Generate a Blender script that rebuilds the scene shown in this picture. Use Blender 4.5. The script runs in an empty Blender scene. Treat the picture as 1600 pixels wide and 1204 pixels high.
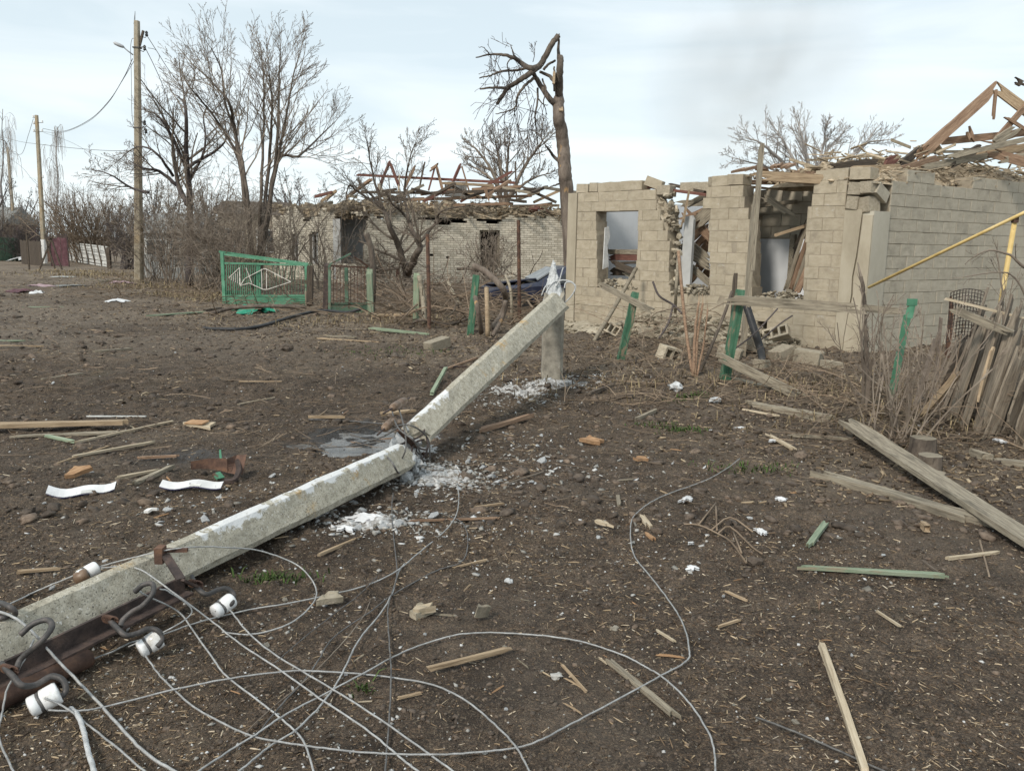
import bpy, math, random
import numpy as np
from mathutils import Vector as V, Matrix, Euler, Quaternion

SC = bpy.context.scene
COL = SC.collection
PI = math.pi
# ---------------------------------------------------------------- camera, sky, sun, exposure
FOC = 1300.0
PITCH = math.atan(222 / FOC)
ROLL = math.radians(1.0)
EYE = V((0, 0, 1.6))
cam_d = bpy.data.cameras.new('camera')
cam_d.sensor_width = 36
cam_d.lens = 36 * FOC / 1600
cam_d.clip_start = 0.05
cam_d.clip_end = 3000
cam = bpy.data.objects.new('camera', cam_d)
COL.objects.link(cam)
CROT = (Matrix.Rotation(PI / 2 - PITCH, 3, 'X') @ Matrix.Rotation(ROLL, 3, 'Z'))
cam.matrix_world = Matrix.Translation(EYE) @ CROT.to_4x4()
SC.camera = cam

SUN_DIR = V((-0.45, -0.60, 0.64)).normalized()       # towards the sun
world = bpy.data.worlds.new('World')
SC.world = world
world.use_nodes = True
wn, wl = world.node_tree.nodes, world.node_tree.links
wn.clear()
w_out = wn.new('ShaderNodeOutputWorld')
w_bg = wn.new('ShaderNodeBackground')
w_bg.inputs['Strength'].default_value = 0.083
w_sky = wn.new('ShaderNodeTexSky')
w_sky.sky_type = 'NISHITA'
w_sky.sun_disc = False
w_sky.sun_elevation = math.asin(SUN_DIR.z)
w_sky.sun_rotation = math.atan2(SUN_DIR.x, SUN_DIR.y)
w_tc = wn.new('ShaderNodeTexCoord')
w_map = wn.new('ShaderNodeMapping')
w_map.inputs['Scale'].default_value = (1.0, 1.0, 7.0)
w_n1 = wn.new('ShaderNodeTexNoise')
w_n1.inputs['Scale'].default_value = 2.3
w_n1.inputs['Detail'].default_value = 7
w_n1.inputs['Roughness'].default_value = 0.5
w_n1.inputs['Distortion'].default_value = 0.6
w_r1 = wn.new('ShaderNodeValToRGB')
w_r1.color_ramp.elements[0].position = 0.38
w_r1.color_ramp.elements[0].color = (5.55, 6.3, 6.65, 1)
w_r1.color_ramp.elements[1].position = 0.62
w_r1.color_ramp.elements[1].color = (6.9, 7.4, 7.55, 1)
w_sep = wn.new('ShaderNodeSeparateXYZ')
w_r2 = wn.new('ShaderNodeValToRGB')                 # paler towards the horizon
w_r2.color_ramp.elements[0].position = 0.0
w_r2.color_ramp.elements[0].color = (1.06, 1.06, 1.05, 1)
w_r2.color_ramp.elements[1].position = 0.3
w_r2.color_ramp.elements[1].color = (0.90, 0.92, 0.935, 1)
w_mul = wn.new('ShaderNodeMix')
w_mul.data_type = 'RGBA'
w_mul.blend_type = 'MULTIPLY'
w_mul.inputs[0].default_value = 1.0
w_mix = wn.new('ShaderNodeMix')
w_mix.data_type = 'RGBA'
w_mix.inputs[0].default_value = 0.9
wl.new(w_tc.outputs['Generated'], w_map.inputs['Vector'])
wl.new(w_map.outputs['Vector'], w_n1.inputs['Vector'])
wl.new(w_n1.outputs['Fac'], w_r1.inputs['Fac'])
wl.new(w_tc.outputs['Generated'], w_sep.inputs[0])
wl.new(w_sep.outputs['Z'], w_r2.inputs['Fac'])
wl.new(w_r1.outputs['Color'], w_mul.inputs[6])
wl.new(w_r2.outputs['Color'], w_mul.inputs[7])
wl.new(w_sky.outputs['Color'], w_mix.inputs[6])
wl.new(w_mul.outputs[2], w_mix.inputs[7])
wl.new(w_mix.outputs[2], w_bg.inputs['Color'])
wl.new(w_bg.outputs[0], w_out.inputs['Surface'])

sun_d = bpy.data.lights.new('sun', 'SUN')
sun_d.energy = 1.5
sun_d.angle = math.radians(11)
sun_d.color = (1.0, 0.93, 0.83)
sun = bpy.data.objects.new('sun', sun_d)
COL.objects.link(sun)
sun.rotation_euler = (-SUN_DIR).to_track_quat('-Z', 'Y').to_euler()
sun.location = (0, 0, 30)

vs = SC.view_settings
vs.view_transform = 'Standard'
vs.look = 'None'
vs.exposure = 0.86
vs.gamma = 1
vs.use_curve_mapping = False

# ---------------------------------------------------------------- ground height
_T = np.random.RandomState(7).rand(256, 256)

def vnoise(x, y):
    x = np.asarray(x, dtype=float); y = np.asarray(y, dtype=float)
    xi = np.floor(x).astype(int); yi = np.floor(y).astype(int)
    fx = x - xi; fy = y - yi
    fx = fx * fx * (3 - 2 * fx); fy = fy * fy * (3 - 2 * fy)
    a = _T[xi & 255, yi & 255]; b = _T[(xi + 1) & 255, yi & 255]
    c = _T[xi & 255, (yi + 1) & 255]; d = _T[(xi + 1) & 255, (yi + 1) & 255]
    return (a + (b - a) * fx) * (1 - fy) + (c + (d - c) * fx) * fy - 0.5

def fbm(x, y, f, o=4, g=0.5, s=0.0):
    r = 0.0; amp = 1.0
    for i in range(o):
        r = r + amp * vnoise(np.asarray(x) * f + 17.3 * i + s, np.asarray(y) * f + 5.1 * i + s * 1.7)
        f *= 2.03; amp *= g
    return r

def sstep(a, b, x):
    t = np.clip((x - a) / (b - a), 0, 1)
    return t * t * (3 - 2 * t)

PUD = V((-1.22, 6.75, 0))                                # the puddle's middle

def pud_w(x, y):
    u = (x - PUD.x) * 0.95 + (y - PUD.y) * 0.1; v = (y - PUD.y)
    r = np.sqrt((u / 0.56) ** 2 + (v / 0.70) ** 2) + 0.55 * fbm(x, y, 2.2, 3, 0.6, 3.0)
    return 1 - sstep(0.5, 1.1, r + .50 * fbm(x, y, 6.5, 3, .6, 6.0))

def gz(x, y):
    x = np.asarray(x, dtype=float); y = np.asarray(y, dtype=float)
    z = 0.05 * fbm(x, y, 0.35, 2) * sstep(1.0, 8.0, y)
    # low bank along the fence line, in front of the block house
    fl = (x - 2.9) * 0.55 + (y - 8.8) * 0.83
    z = z + 0.10 * sstep(-2.2, 0.2, fl) * sstep(0.4, 2.2, x) * (1 - sstep(60, 90, y))
    z = z + 0.04 * fbm(x, y, 1.1, 2, 0.5, 9.0) * sstep(2.5, 6, y)
    return z

def gfine(x, y):
    near = 1 - sstep(30, 45, y)
    rough = 0.55 + 1.0 * sstep(-0.1, 0.35, fbm(x, y, 0.5, 2, 0.5, 21.0)) + 1.3 * sstep(5, 9, y)
    n1 = fbm(x, y, 5.0, 3, 0.55, 1.0)
    n2 = fbm(x, y, 19.0, 3, 0.6, 4.0)
    b = np.abs(fbm(x, y, 9.0, 2, 0.5, 12.0))
    z = (0.022 * n1 + 0.014 * n2 + 0.018 * (0.3 - b)) * rough * near
    pw = pud_w(x, y)
    return z * (1 + 0.1 * pw) - 0.034 * pw

def g1(x, y):
    return float(gz(x, y))

def ray(px, py):
    return (CROT @ V(((px - 800) / FOC, (602 - py) / FOC, -1))).normalized()

def Z(px, py, z):                                        # point at height z
    d = ray(px, py)
    return EYE + d * ((z - EYE.z) / d.z)

def G(px, py, dz=0.0):                                   # point on the ground
    z = 0.0
    for _ in range(4):
        p = Z(px, py, z)
        z = g1(p.x, p.y)
    return V((p.x, p.y, z + dz))

def Y(px, py, y):                                        # point at distance y
    d = ray(px, py)
    return EYE + d * (y / d.y)

# ---------------------------------------------------------------- objects
WM = {}

def T(o, label=None, cat=None, group=None, kind=None):
    if label: o['label'] = label
    if cat: o['category'] = cat
    if group: o['group'] = group
    if kind: o['kind'] = kind
    return o

def link(name, me, mat=None, parent=None, M=None, kind=None):
    o = bpy.data.objects.new(name, me)
    COL.objects.link(o)
    if mat is not None and me is not None and len(me.materials) == 0:
        me.materials.append(mat)
    M = M if M is not None else Matrix.Identity(4)
    if parent is not None:
        o.parent = parent
        o.matrix_parent_inverse = WM[parent.name].inverted()
    o.matrix_basis = M
    WM[o.name] = M
    if kind: o['kind'] = kind
    return o

def thing(name, label, cat, loc=(0, 0, 0), group=None):
    o = link(name, None, M=Matrix.Translation(V(loc)))
    return T(o, label, cat, group)

def copy_tree(src, M, label=None, group=None):
    """copy a thing with its parts (and their parts) so that the source's frame lands on M"""
    rel = M @ WM[src.name].inverted()
    def cp(o, parent):
        c = o.copy(); COL.objects.link(c)
        m = rel @ WM[o.name]
        if parent is not None:
            c.parent = parent; c.matrix_parent_inverse = WM[parent.name].inverted()
        c.matrix_basis = m; WM[c.name] = m
        for ch in KIDS.get(o.name, []): cp(ch, c)
        return c
    KIDS = {}
    for o in bpy.data.objects:
        if o.parent is not None: KIDS.setdefault(o.parent.name, []).append(o)
    c = cp(src, None)
    if label: c['label'] = label
    if group: c['group'] = group
    return c

def rnd_unit(r):
    while True:
        v = V((r.uniform(-1, 1), r.uniform(-1, 1), r.uniform(-1, 1)))
        if 0.1 < v.length < 1: return v.normalized()

class MB:
    def __init__(s): s.v = []; s.f = []
    def add(s, vs, fs):
        n = len(s.v)
        s.v.extend([tuple(p) for p in vs]); s.f.extend([tuple(i + n for i in f) for f in fs])
    def box(s, c, d, R=None):
        c = V(c); vs = []
        for z in (-1, 1):
            for x, y in ((-1, -1), (1, -1), (1, 1), (-1, 1)):
                p = V((x * d[0] / 2, y * d[1] / 2, z * d[2] / 2))
                vs.append(c + (R @ p if R is not None else p))
        s.add(vs, [(3, 2, 1, 0), (4, 5, 6, 7), (0, 1, 5, 4), (1, 2, 6, 5), (2, 3, 7, 6), (3, 0, 4, 7)])
    def beam(s, a, b, w, h, roll=0.0, jag=None):
        a = V(a); b = V(b)
        R = frame(b - a, roll); c = (a + b) / 2
        if jag is None:
            s.box(c, ((b - a).length, w, h), R)
        else:
            L = (b - a).length
            vs = []
            for x in (-1, 1):
                for y, z in ((-1, -1), (1, -1), (1, 1), (-1, 1)):
                    p = V((x * L / 2 + jag.uniform(-1, 1) * w * 0.5, y * w / 2, z * h / 2))
                    vs.append(c + R @ p)
            s.add(vs, [(0, 3, 2, 1), (4, 5, 6, 7), (0, 1, 5, 4), (1, 2, 6, 5), (2, 3, 7, 6), (3, 0, 4, 7)])
    def tube(s, pts, rad, n=6, caps=True):
        pts = [V(p) for p in pts]
        k = len(pts); base = len(s.v)
        if not hasattr(rad, '__len__'): rad = [rad] * k
        t0 = (pts[1] - pts[0]).normalized()
        u = t0.orthogonal().normalized()
        for i in range(k):
            t = (pts[min(i + 1, k - 1)] - pts[max(i - 1, 0)])
            if t.length < 1e-9: t = t0
            t.normalize()
            u = u - t * u.dot(t)
            if u.length < 1e-6: u = t.orthogonal()
            u.normalize(); w = t.cross(u)
            for j in range(n):
                a = 2 * PI * j / n
                p = pts[i] + (u * math.cos(a) + w * math.sin(a)) * rad[i]
                s.v.append((p.x, p.y, p.z))
        for i in range(k - 1):
            for j in range(n):
                a = base + i * n + j; b = base + i * n + (j + 1) % n
                s.f.append((a, b, b + n, a + n))
        if caps:
            s.f.append(tuple(base + n - 1 - j for j in range(n)))
            s.f.append(tuple(base + (k - 1) * n + j for j in range(n)))
    def lathe(s, prof, M, n=14):
        base = len(s.v); k = len(prof)
        for (r, z) in prof:
            for j in range(n):
                a = 2 * PI * j / n
                p = M @ V((r * math.cos(a), r * math.sin(a), z)); s.v.append(tuple(p))
        for i in range(k - 1):
            for j in range(n):
                a = base + i * n + j; b = base + i * n + (j + 1) % n
                s.f.append((a, b, b + n, a + n))
        s.f.append(tuple(base + n - 1 - j for j in range(n)))
        s.f.append(tuple(base + (k - 1) * n + j for j in range(n)))
    def rock(s, c, d, r, R=None, sub=0):
        vs, fs = ICO if sub == 0 else ICO2
        c = V(c)
        out = []
        for p in vs:
            q = V(p) * r.uniform(0.58, 1.2)
            q = V((q.x * d[0] / 2, q.y * d[1] / 2, q.z * d[2] / 2))
            out.append(c + (R @ q if R is not None else q))
        s.add(out, fs)
    def mesh(s, name, smooth=False):
        me = bpy.data.meshes.new(name)
        me.from_pydata(s.v, [], s.f)
        if smooth: me.polygons.foreach_set('use_smooth', [True] * len(me.polygons))
        me.update()
        return me
    def build(s, name, mat, parent=None, smooth=False, kind=None, base=True):
        """one object; a top-level one gets its origin at its own foot"""
        M = Matrix.Identity(4)
        if base and s.v:
            a = np.array(s.v); lo = a.min(0); hi = a.max(0)
            c = V(((lo[0] + hi[0]) / 2, (lo[1] + hi[1]) / 2, lo[2]))
            s.v = [tuple(p) for p in (a - np.array(c))]
            M = Matrix.Translation(c)
        return link(name, s.mesh(name, smooth), mat, parent, M, kind)

def frame(d, roll=0.0):
    """rotation whose x axis runs along d, z as near up as it goes"""
    x = V(d).normalized()
    up = V((0, 0, 1)) if abs(x.z) < 0.95 else V((0, 1, 0))
    y = up.cross(x).normalized(); z = x.cross(y)
    R = Matrix((x, y, z)).transposed()
    return R @ Matrix.Rotation(roll, 3, 'X')

def _ico():
    t = (1 + 5 ** 0.5) / 2
    v = [(-1, t, 0), (1, t, 0), (-1, -t, 0), (1, -t, 0), (0, -1, t), (0, 1, t), (0, -1, -t), (0, 1, -t), (t, 0, -1), (t, 0, 1), (-t, 0, -1), (-t, 0, 1)]
    v = [V(p).normalized() for p in v]
    f = [(0, 11, 5), (0, 5, 1), (0, 1, 7), (0, 7, 10), (0, 10, 11), (1, 5, 9), (5, 11, 4), (11, 10, 2), (10, 7, 6), (7, 1, 8), (3, 9, 4), (3, 4, 2), (3, 2, 6), (3, 6, 8), (3, 8, 9), (4, 9, 5), (2, 4, 11), (6, 2, 10), (8, 6, 7), (9, 8, 1)]
    v2 = list(v); f2 = []; cache = {}
    def mid(a, b):
        k = (min(a, b), max(a, b))
        if k not in cache:
            v2.append(((v[a] + v[b]) / 2).normalized()); cache[k] = len(v2) - 1
        return cache[k]
    for a, b, c in f:
        x, y, z = mid(a, b), mid(b, c), mid(c, a)
        f2 += [(a, x, z), (b, y, x), (c, z, y), (x, y, z)]
    return (v, f), (v2, f2)
ICO, ICO2 = _ico()

def np_mesh(name, co, tris, attr=None):
    me = bpy.data.meshes.new(name)
    k = tris.shape[1]
    me.vertices.add(len(co)); me.vertices.foreach_set('co', np.ascontiguousarray(co, dtype=np.float32).ravel())
    me.loops.add(tris.size); me.loops.foreach_set('vertex_index', np.ascontiguousarray(tris, dtype=np.int32).ravel())
    me.polygons.add(len(tris)); me.polygons.foreach_set('loop_start', np.arange(0, tris.size, k, dtype=np.int32))
    if attr is not None:
        a = me.attributes.new(attr[0], 'FLOAT', 'POINT'); a.data.foreach_set('value', attr[1].astype(np.float32))
    me.update(calc_edges=True)
    return me

def catmull(pts, n=8):
    pts = [V(p) for p in pts]
    P = [pts[0] * 2 - pts[1]] + pts + [pts[-1] * 2 - pts[-2]]
    out = []
    for i in range(1, len(P) - 2):
        a, b, c, d = P[i - 1], P[i], P[i + 1], P[i + 2]
        for k in range(n):
            t = k / n
            out.append(0.5 * ((2 * b) + (c - a) * t + (2 * a - 5 * b + 4 * c - d) * t * t + (3 * b - a - 3 * c + d) * t ** 3))
    out.append(pts[-1])
    return out

# ---------------------------------------------------------------- materials
def mat(name, ramp, scale=6.0, stretch=(1, 1, 1), detail=6.0, nrough=0.6, rough=0.85, bump=0.35, bscale=60.0, bstretch=None,
        rand=0.12, hrand=0.0, metal=0.0, spec=0.3, over=(), island=None, bdist=0.01, coat=0.0, dist=0.0):
    """procedural material: noise -> ramp, extra noise-shaped stains in `over`, bump, per-object (or per-island) variation"""
    m = bpy.data.materials.new(name); m.use_nodes = True
    n, l = m.node_tree.nodes, m.node_tree.links
    b = n['Principled BSDF']
    tc = n.new('ShaderNodeTexCoord'); oi = n.new('ShaderNodeObjectInfo')
    ad = n.new('ShaderNodeVectorMath'); ad.operation = 'ADD'
    sc = n.new('ShaderNodeMath'); sc.operation = 'MULTIPLY'; sc.inputs[1].default_value = 57.0
    l.new(oi.outputs['Random'], sc.inputs[0])
    l.new(tc.outputs['Object'], ad.inputs[0]); l.new(sc.outputs[0], ad.inputs[1])
    mp = n.new('ShaderNodeMapping'); mp.inputs['Scale'].default_value = stretch
    l.new(ad.outputs[0], mp.inputs['Vector'])
    nz = n.new('ShaderNodeTexNoise'); nz.inputs['Scale'].default_value = scale; nz.inputs['Detail'].default_value = detail
    nz.inputs['Roughness'].default_value = nrough; nz.inputs['Distortion'].default_value = dist
    l.new(mp.outputs[0], nz.inputs['Vector'])
    r = n.new('ShaderNodeValToRGB'); el = r.color_ramp.elements
    while len(el) < len(ramp): el.new(0.5)
    for e, (p, c) in zip(el, ramp): e.position = p; e.color = (*c, 1)
    l.new(nz.outputs['Fac'], r.inputs['Fac'])
    col = r.outputs['Color']
    if island:
        gm = n.new('ShaderNodeNewGeometry'); ri = n.new('ShaderNodeValToRGB'); el = ri.color_ramp.elements
        ri.color_ramp.interpolation = 'LINEAR'
        while len(el) < len(island): el.new(0.5)
        for e, (p, c) in zip(el, island): e.position = p; e.color = (*c, 1)
        l.new(gm.outputs['Random Per Island'], ri.inputs['Fac'])
        mx = n.new('ShaderNodeMix'); mx.data_type = 'RGBA'; mx.blend_type = 'MULTIPLY'; mx.inputs[0].default_value = 1
        l.new(ri.outputs[0], mx.inputs[6]); l.new(col, mx.inputs[7]); col = mx.outputs[2]
    for (osc, lo, hi, oc, ost) in over:
        m2 = n.new('ShaderNodeMapping'); m2.inputs['Scale'].default_value = ost; m2.inputs['Location'].default_value = (osc * 1.7, osc, 3.1)
        l.new(ad.outputs[0], m2.inputs['Vector'])
        o = n.new('ShaderNodeTexNoise'); o.inputs['Scale'].default_value = osc; o.inputs['Detail'].default_value = 8; o.inputs['Roughness'].default_value = 0.62
        l.new(m2.outputs[0], o.inputs['Vector'])
        mr = n.new('ShaderNodeMapRange'); mr.inputs['From Min'].default_value = lo; mr.inputs['From Max'].default_value = hi
        l.new(o.outputs['Fac'], mr.inputs['Value'])
        mx = n.new('ShaderNodeMix'); mx.data_type = 'RGBA'
        l.new(mr.outputs[0], mx.inputs[0]); l.new(col, mx.inputs[6]); mx.inputs[7].default_value = (*oc, 1); col = mx.outputs[2]
    if rand:
        hs = n.new('ShaderNodeHueSaturation')
        a = n.new('ShaderNodeMapRange'); a.inputs['To Min'].default_value = 1 - rand; a.inputs['To Max'].default_value = 1 + rand
        l.new(oi.outputs['Random'], a.inputs['Value']); l.new(a.outputs[0], hs.inputs['Value']); l.new(col, hs.inputs['Color']); col = hs.outputs[0]
    l.new(col, b.inputs['Base Color'])
    b.inputs['Roughness'].default_value = rough; b.inputs['Metallic'].default_value = metal
    b.inputs['Specular IOR Level'].default_value = spec
    if coat: b.inputs['Coat Weight'].default_value = coat
    if bump:
        mb = n.new('ShaderNodeMapping'); mb.inputs['Scale'].default_value = bstretch or stretch
        l.new(ad.outputs[0], mb.inputs['Vector'])
        nb = n.new('ShaderNodeTexNoise'); nb.inputs['Scale'].default_value = bscale; nb.inputs['Detail'].default_value = 5; nb.inputs['Roughness'].default_value = 0.65
        l.new(mb.outputs[0], nb.inputs['Vector'])
        bp = n.new('ShaderNodeBump'); bp.inputs['Strength'].default_value = bump; bp.inputs['Distance'].default_value = bdist
        l.new(nb.outputs['Fac'], bp.inputs['Height']); l.new(bp.outputs[0], b.inputs['Normal'])
    return m

def g3(a, b, c, lo=0.3, hi=0.7): return [(lo, a), ((lo + hi) / 2, b), (hi, c)]

WG = (1, 14, 14)                                          # wood grain runs along x
M = {}
M['wood_grey'] = mat('weathered_wood', g3((.12, .10, .075), (.28, .24, .18), (.42, .37, .28)), 5, WG, 8, .65, bump=.7, bscale=22, bstretch=(1, 12, 12), over=[(2.2, .55, .75, (.09, .08, .06), (1, 5, 5))])
M['wood_old'] = mat('old_brown_grey_wood', g3((.075, .06, .045), (.185, .15, .115), (.29, .245, .19)), 5, WG, 8, .65, bump=.8, bscale=22, bstretch=(1, 12, 12), over=[(2.2, .55, .75, (.07, .06, .045), (1, 5, 5))])
M['plaster_brightened'] = mat('brightened_grey_plaster', g3((.62, .63, .64), (.70, .71, .72), (.74, .75, .76)), 2.0, detail=8, bump=.25, bscale=40, rand=.02)  # brighter copy of the plaster, making up for light missing indoors
M['wood_dark'] = mat('dark_wood', g3((.035, .028, .022), (.085, .066, .05), (.15, .12, .09)), 5, WG, 8, .65, bump=.6, bscale=22, bstretch=(1, 12, 12))
M['wood_tan'] = mat('fresh_broken_wood', g3((.20, .14, .085), (.36, .265, .17), (.48, .375, .25)), 5, WG, 8, .65, bump=.6, bscale=22, bstretch=(1, 12, 12), over=[(3, .56, .8, (.16, .11, .07), (1, 6, 6))])
M['wood_pale'] = mat('pale_split_wood', g3((.30, .235, .155), (.46, .38, .27), (.58, .50, .38)), 5, WG, 8, .65, bump=.5, bscale=22, bstretch=(1, 12, 12))
M['wood_brown'] = mat('brown_roof_timber', g3((.14, .085, .055), (.27, .175, .115), (.40, .28, .19)), 5, WG, 8, .65, bump=.6, bscale=22, bstretch=(1, 12, 12))
M['wood_red'] = mat('red_brown_painted_timber', g3((.085, .038, .03), (.165, .075, .058), (.25, .13, .10)), 5, WG, 8, .65, bump=.5, bscale=22, bstretch=(1, 12, 12))
M['wood_green'] = mat('green_painted_wood', g3((.03, .085, .05), (.055, .145, .085), (.11, .22, .145)), 3, (1, 8, 8), 8, .65, rough=.6, bump=.5, bscale=22, bstretch=(1, 12, 12), over=[(4, .54, .62, (.26, .205, .14), (1, 5, 5)), (2, .58, .75, (.06, .075, .05), (1, 3, 3))])
M['wood_green_pale'] = mat('faded_green_wood', g3((.14, .175, .115), (.23, .285, .195), (.33, .37, .27)), 3, (1, 8, 8), 8, .65, bump=.5, bscale=22, bstretch=(1, 12, 12), over=[(4, .56, .68, (.32, .26, .18), (1, 5, 5))])
M['bark'] = mat('bark', g3((.045, .036, .03), (.11, .088, .07), (.19, .155, .12)), 9, (1, 1, .35), 8, .7, bump=.9, bscale=26, bdist=.02)
M['bark_brown'] = mat('brown_bark', g3((.075, .058, .046), (.17, .135, .108), (.27, .22, .178)), 8, (1, 1, .22), 8, .7, bump=1.0, bscale=16, bstretch=(1, 1, .25), bdist=.03, over=[(5, .62, .7, (.42, .26, .12), (1, 1, .5))])
M['twig'] = mat('grey_brown_twigs', g3((.11, .087, .068), (.192, .155, .122), (.285, .24, .19)), 3, rand=.15, bump=.2)
M['twig_dark'] = mat('dark_twigs', g3((.05, .043, .043), (.085, .07, .066), (.13, .108, .098)), 3, rand=.15, bump=.2)
M['twig_tan'] = mat('tan_twigs', g3((.13, .095, .065), (.24, .185, .135), (.36, .285, .21)), 3, rand=.15, bump=.2, island=[(0, (.55, .55, .55)), (1, (1.15, 1.1, 1.05))])
M['concrete'] = mat('pole_concrete', g3((.23, .205, .155), (.42, .385, .305), (.56, .525, .435)), 22, detail=9, nrough=.75, bump=.7, bscale=95, bdist=.008, rand=.0, over=[(4.2, .61, .70, (.48, .33, .16), (1, 1, 1)), (120, .56, .64, (.12, .11, .09), (1, 1, 1)), (60, .62, .66, (.62, .60, .55), (1, 1, 1)), (2.0, .58, .8, (.26, .24, .19), (1, 2, 2))])
M['concrete_broken'] = mat('broken_concrete', g3((.34, .345, .345), (.52, .53, .53), (.68, .69, .69)), 18, detail=9, nrough=.75, bump=.8, bscale=60, bdist=.012, rand=.1)
M['concrete_old'] = mat('old_concrete', g3((.15, .135, .11), (.27, .245, .20), (.38, .35, .29)), 9, detail=9, nrough=.7, bump=.7, bscale=70, rand=.05, over=[(3, .55, .75, (.12, .11, .09), (1, 1, .4))])
M['pole_concrete_tall'] = mat('street_pole_concrete', g3((.21, .175, .125), (.33, .285, .21), (.42, .37, .29)), 5, (1, 1, .4), detail=9, nrough=.7, bump=.4, bscale=60, rand=.06, over=[(1.3, .5, .75, (.38, .27, .15), (1, 1, .3))])
M['limewash'] = mat('white_limewash', g3((.55, .54, .51), (.70, .69, .66), (.80, .79, .77)), 8, bump=.4, rand=.04)
M['rust'] = mat('rusty_steel', g3((.055, .034, .027), (.115, .068, .05), (.21, .115, .07)), 14, detail=8, rough=.8, bump=.5, bscale=80, rand=.15, metal=.15)
M['rust_dark'] = mat('dark_rusty_steel', g3((.035, .027, .025), (.07, .052, .046), (.13, .088, .07)), 14, detail=8, rough=.7, bump=.5, bscale=80, rand=.1, metal=.2)
M['steel'] = mat('dull_steel', g3((.05, .048, .047), (.085, .08, .077), (.15, .13, .12)), 20, rough=.55, bump=.3, metal=.35)
M['wire'] = mat('aluminium_wire', g3((.27, .27, .265), (.40, .40, .39), (.52, .52, .51)), 30, rough=.5, bump=.5, bscale=260, metal=.25, rand=.12)
M['wire_dark'] = mat('dull_dark_wire', g3((.075, .072, .07), (.13, .125, .12), (.2, .195, .185)), 30, rough=.6, bump=.3, metal=.3, rand=.12)
M['porcelain'] = mat('white_porcelain', g3((.72, .72, .71), (.80, .80, .79), (.84, .84, .83)), 6, rough=.22, bump=.05, spec=.5, rand=.03, over=[(9, .56, .72, (.42, .39, .34), (1, 1, 1)), (30, .64, .7, (.2, .18, .15), (1, 1, 1))])
M['brown_porcelain'] = mat('brown_porcelain', g3((.10, .065, .04), (.17, .11, .07), (.30, .22, .16)), 12, rough=.4, bump=.1)
M['green_metal'] = mat('green_painted_metal', g3((.055, .17, .10), (.095, .26, .16), (.15, .33, .22)), 5, detail=8, rough=.55, bump=.3, over=[(7, .60, .66, (.10, .06, .04), (1, 1, 1)), (2.5, .6, .8, (.17, .34, .23), (1, 1, 1))])
M['green_metal_dull'] = mat('dirty_green_metal', g3((.05, .10, .065), (.10, .17, .115), (.17, .24, .17)), 5, detail=8, rough=.65, bump=.3, over=[(6, .54, .62, (.12, .085, .06), (1, 1, 1))])
M['white_bars'] = mat('chipped_white_paint', g3((.45, .42, .37), (.62, .59, .53), (.72, .69, .64)), 12, bump=.2, over=[(20, .58, .65, (.2, .13, .09), (1, 1, 1))])
M['yellow_pipe'] = mat('yellow_painted_pipe', g3((.46, .32, .11), (.60, .44, .18), (.68, .54, .28)), 5, detail=8, rough=.5, bump=.2, over=[(8, .62, .7, (.25, .16, .08), (1, 1, 1))])
M['block'] = mat('beige_cinder_block', g3((.33, .28, .20), (.42, .358, .265), (.48, .42, .32)), 2.2, (1, 1, 1), detail=9, nrough=.72, bump=.5, bscale=45, rand=.06, bdist=.02, over=[(1.3, .56, .8, (.23, .195, .15), (1, 1, .5)), (9, .70, .74, (.12, .10, .08), (1, 1, 1)), (3, .62, .75, (.50, .47, .41), (1, 1, 1))])
M['block_grey'] = mat('grey_cinder_block', g3((.34, .305, .24), (.42, .375, .295), (.48, .435, .345)), 2.2, (1, 1, 1), detail=9, nrough=.72, bump=.5, bscale=45, rand=.07, bdist=.02, over=[(1.3, .56, .8, (.25, .225, .18), (1, 1, .5)), (9, .69, .73, (.12, .105, .085), (1, 1, 1))])
M['block_broken'] = mat('broken_cinder_block', g3((.27, .23, .17), (.42, .36, .27), (.52, .455, .35)), 7, detail=9, nrough=.75, bump=.9, bscale=22, rand=.12, bdist=.03)
M['mortar'] = mat('wall_mortar', g3((.24, .20, .15), (.33, .28, .21), (.40, .345, .265)), 9, detail=8, bump=.6, bscale=60)
M['render_strip'] = mat('beige_cement_render', g3((.31, .265, .195), (.39, .34, .255), (.46, .41, .32)), 2.0, (1, 1, .5), detail=9, nrough=.7, bump=.4, bscale=55, rand=.05, over=[(1.6, .58, .78, (.27, .23, .17), (1, 1, .4))])
M['render_grey'] = mat('grey_cement_render', g3((.33, .30, .24), (.41, .375, .30), (.47, .435, .355)), 2.0, (1, 1, .5), detail=9, nrough=.7, bump=.4, bscale=55, rand=.05)
M['plaster'] = mat('pale_blue_grey_plaster', g3((.48, .495, .505), (.57, .585, .595), (.63, .645, .655)), 2.0, detail=8, bump=.25, bscale=40, rand=.04, over=[(2.2, .63, .72, (.34, .31, .27), (1, 1, 1))])
M['plaster_white'] = mat('dirty_white_plaster', g3((.34, .34, .325), (.43, .43, .415), (.50, .50, .485)), 3, detail=8, bump=.3, rand=.04, over=[(2.2, .6, .7, (.36, .33, .28), (1, 1, 1))])
M['clay'] = mat('clay_and_straw_roof_fill', g3((.19, .15, .105), (.34, .28, .20), (.48, .41, .31)), 9, detail=9, bump=.8, bscale=30, bdist=.02, island=[(0, (.5, .48, .46)), (.6, (1, .98, .95)), (1, (1.35, 1.3, 1.25))])
M['rubble'] = mat('block_rubble', g3((.20, .175, .135), (.34, .30, .23), (.46, .41, .33)), 9, detail=9, bump=.8, bscale=30, bdist=.02, island=[(0, (.55, .53, .5)), (.6, (1, .98, .95)), (1, (1.3, 1.28, 1.24))])
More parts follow.
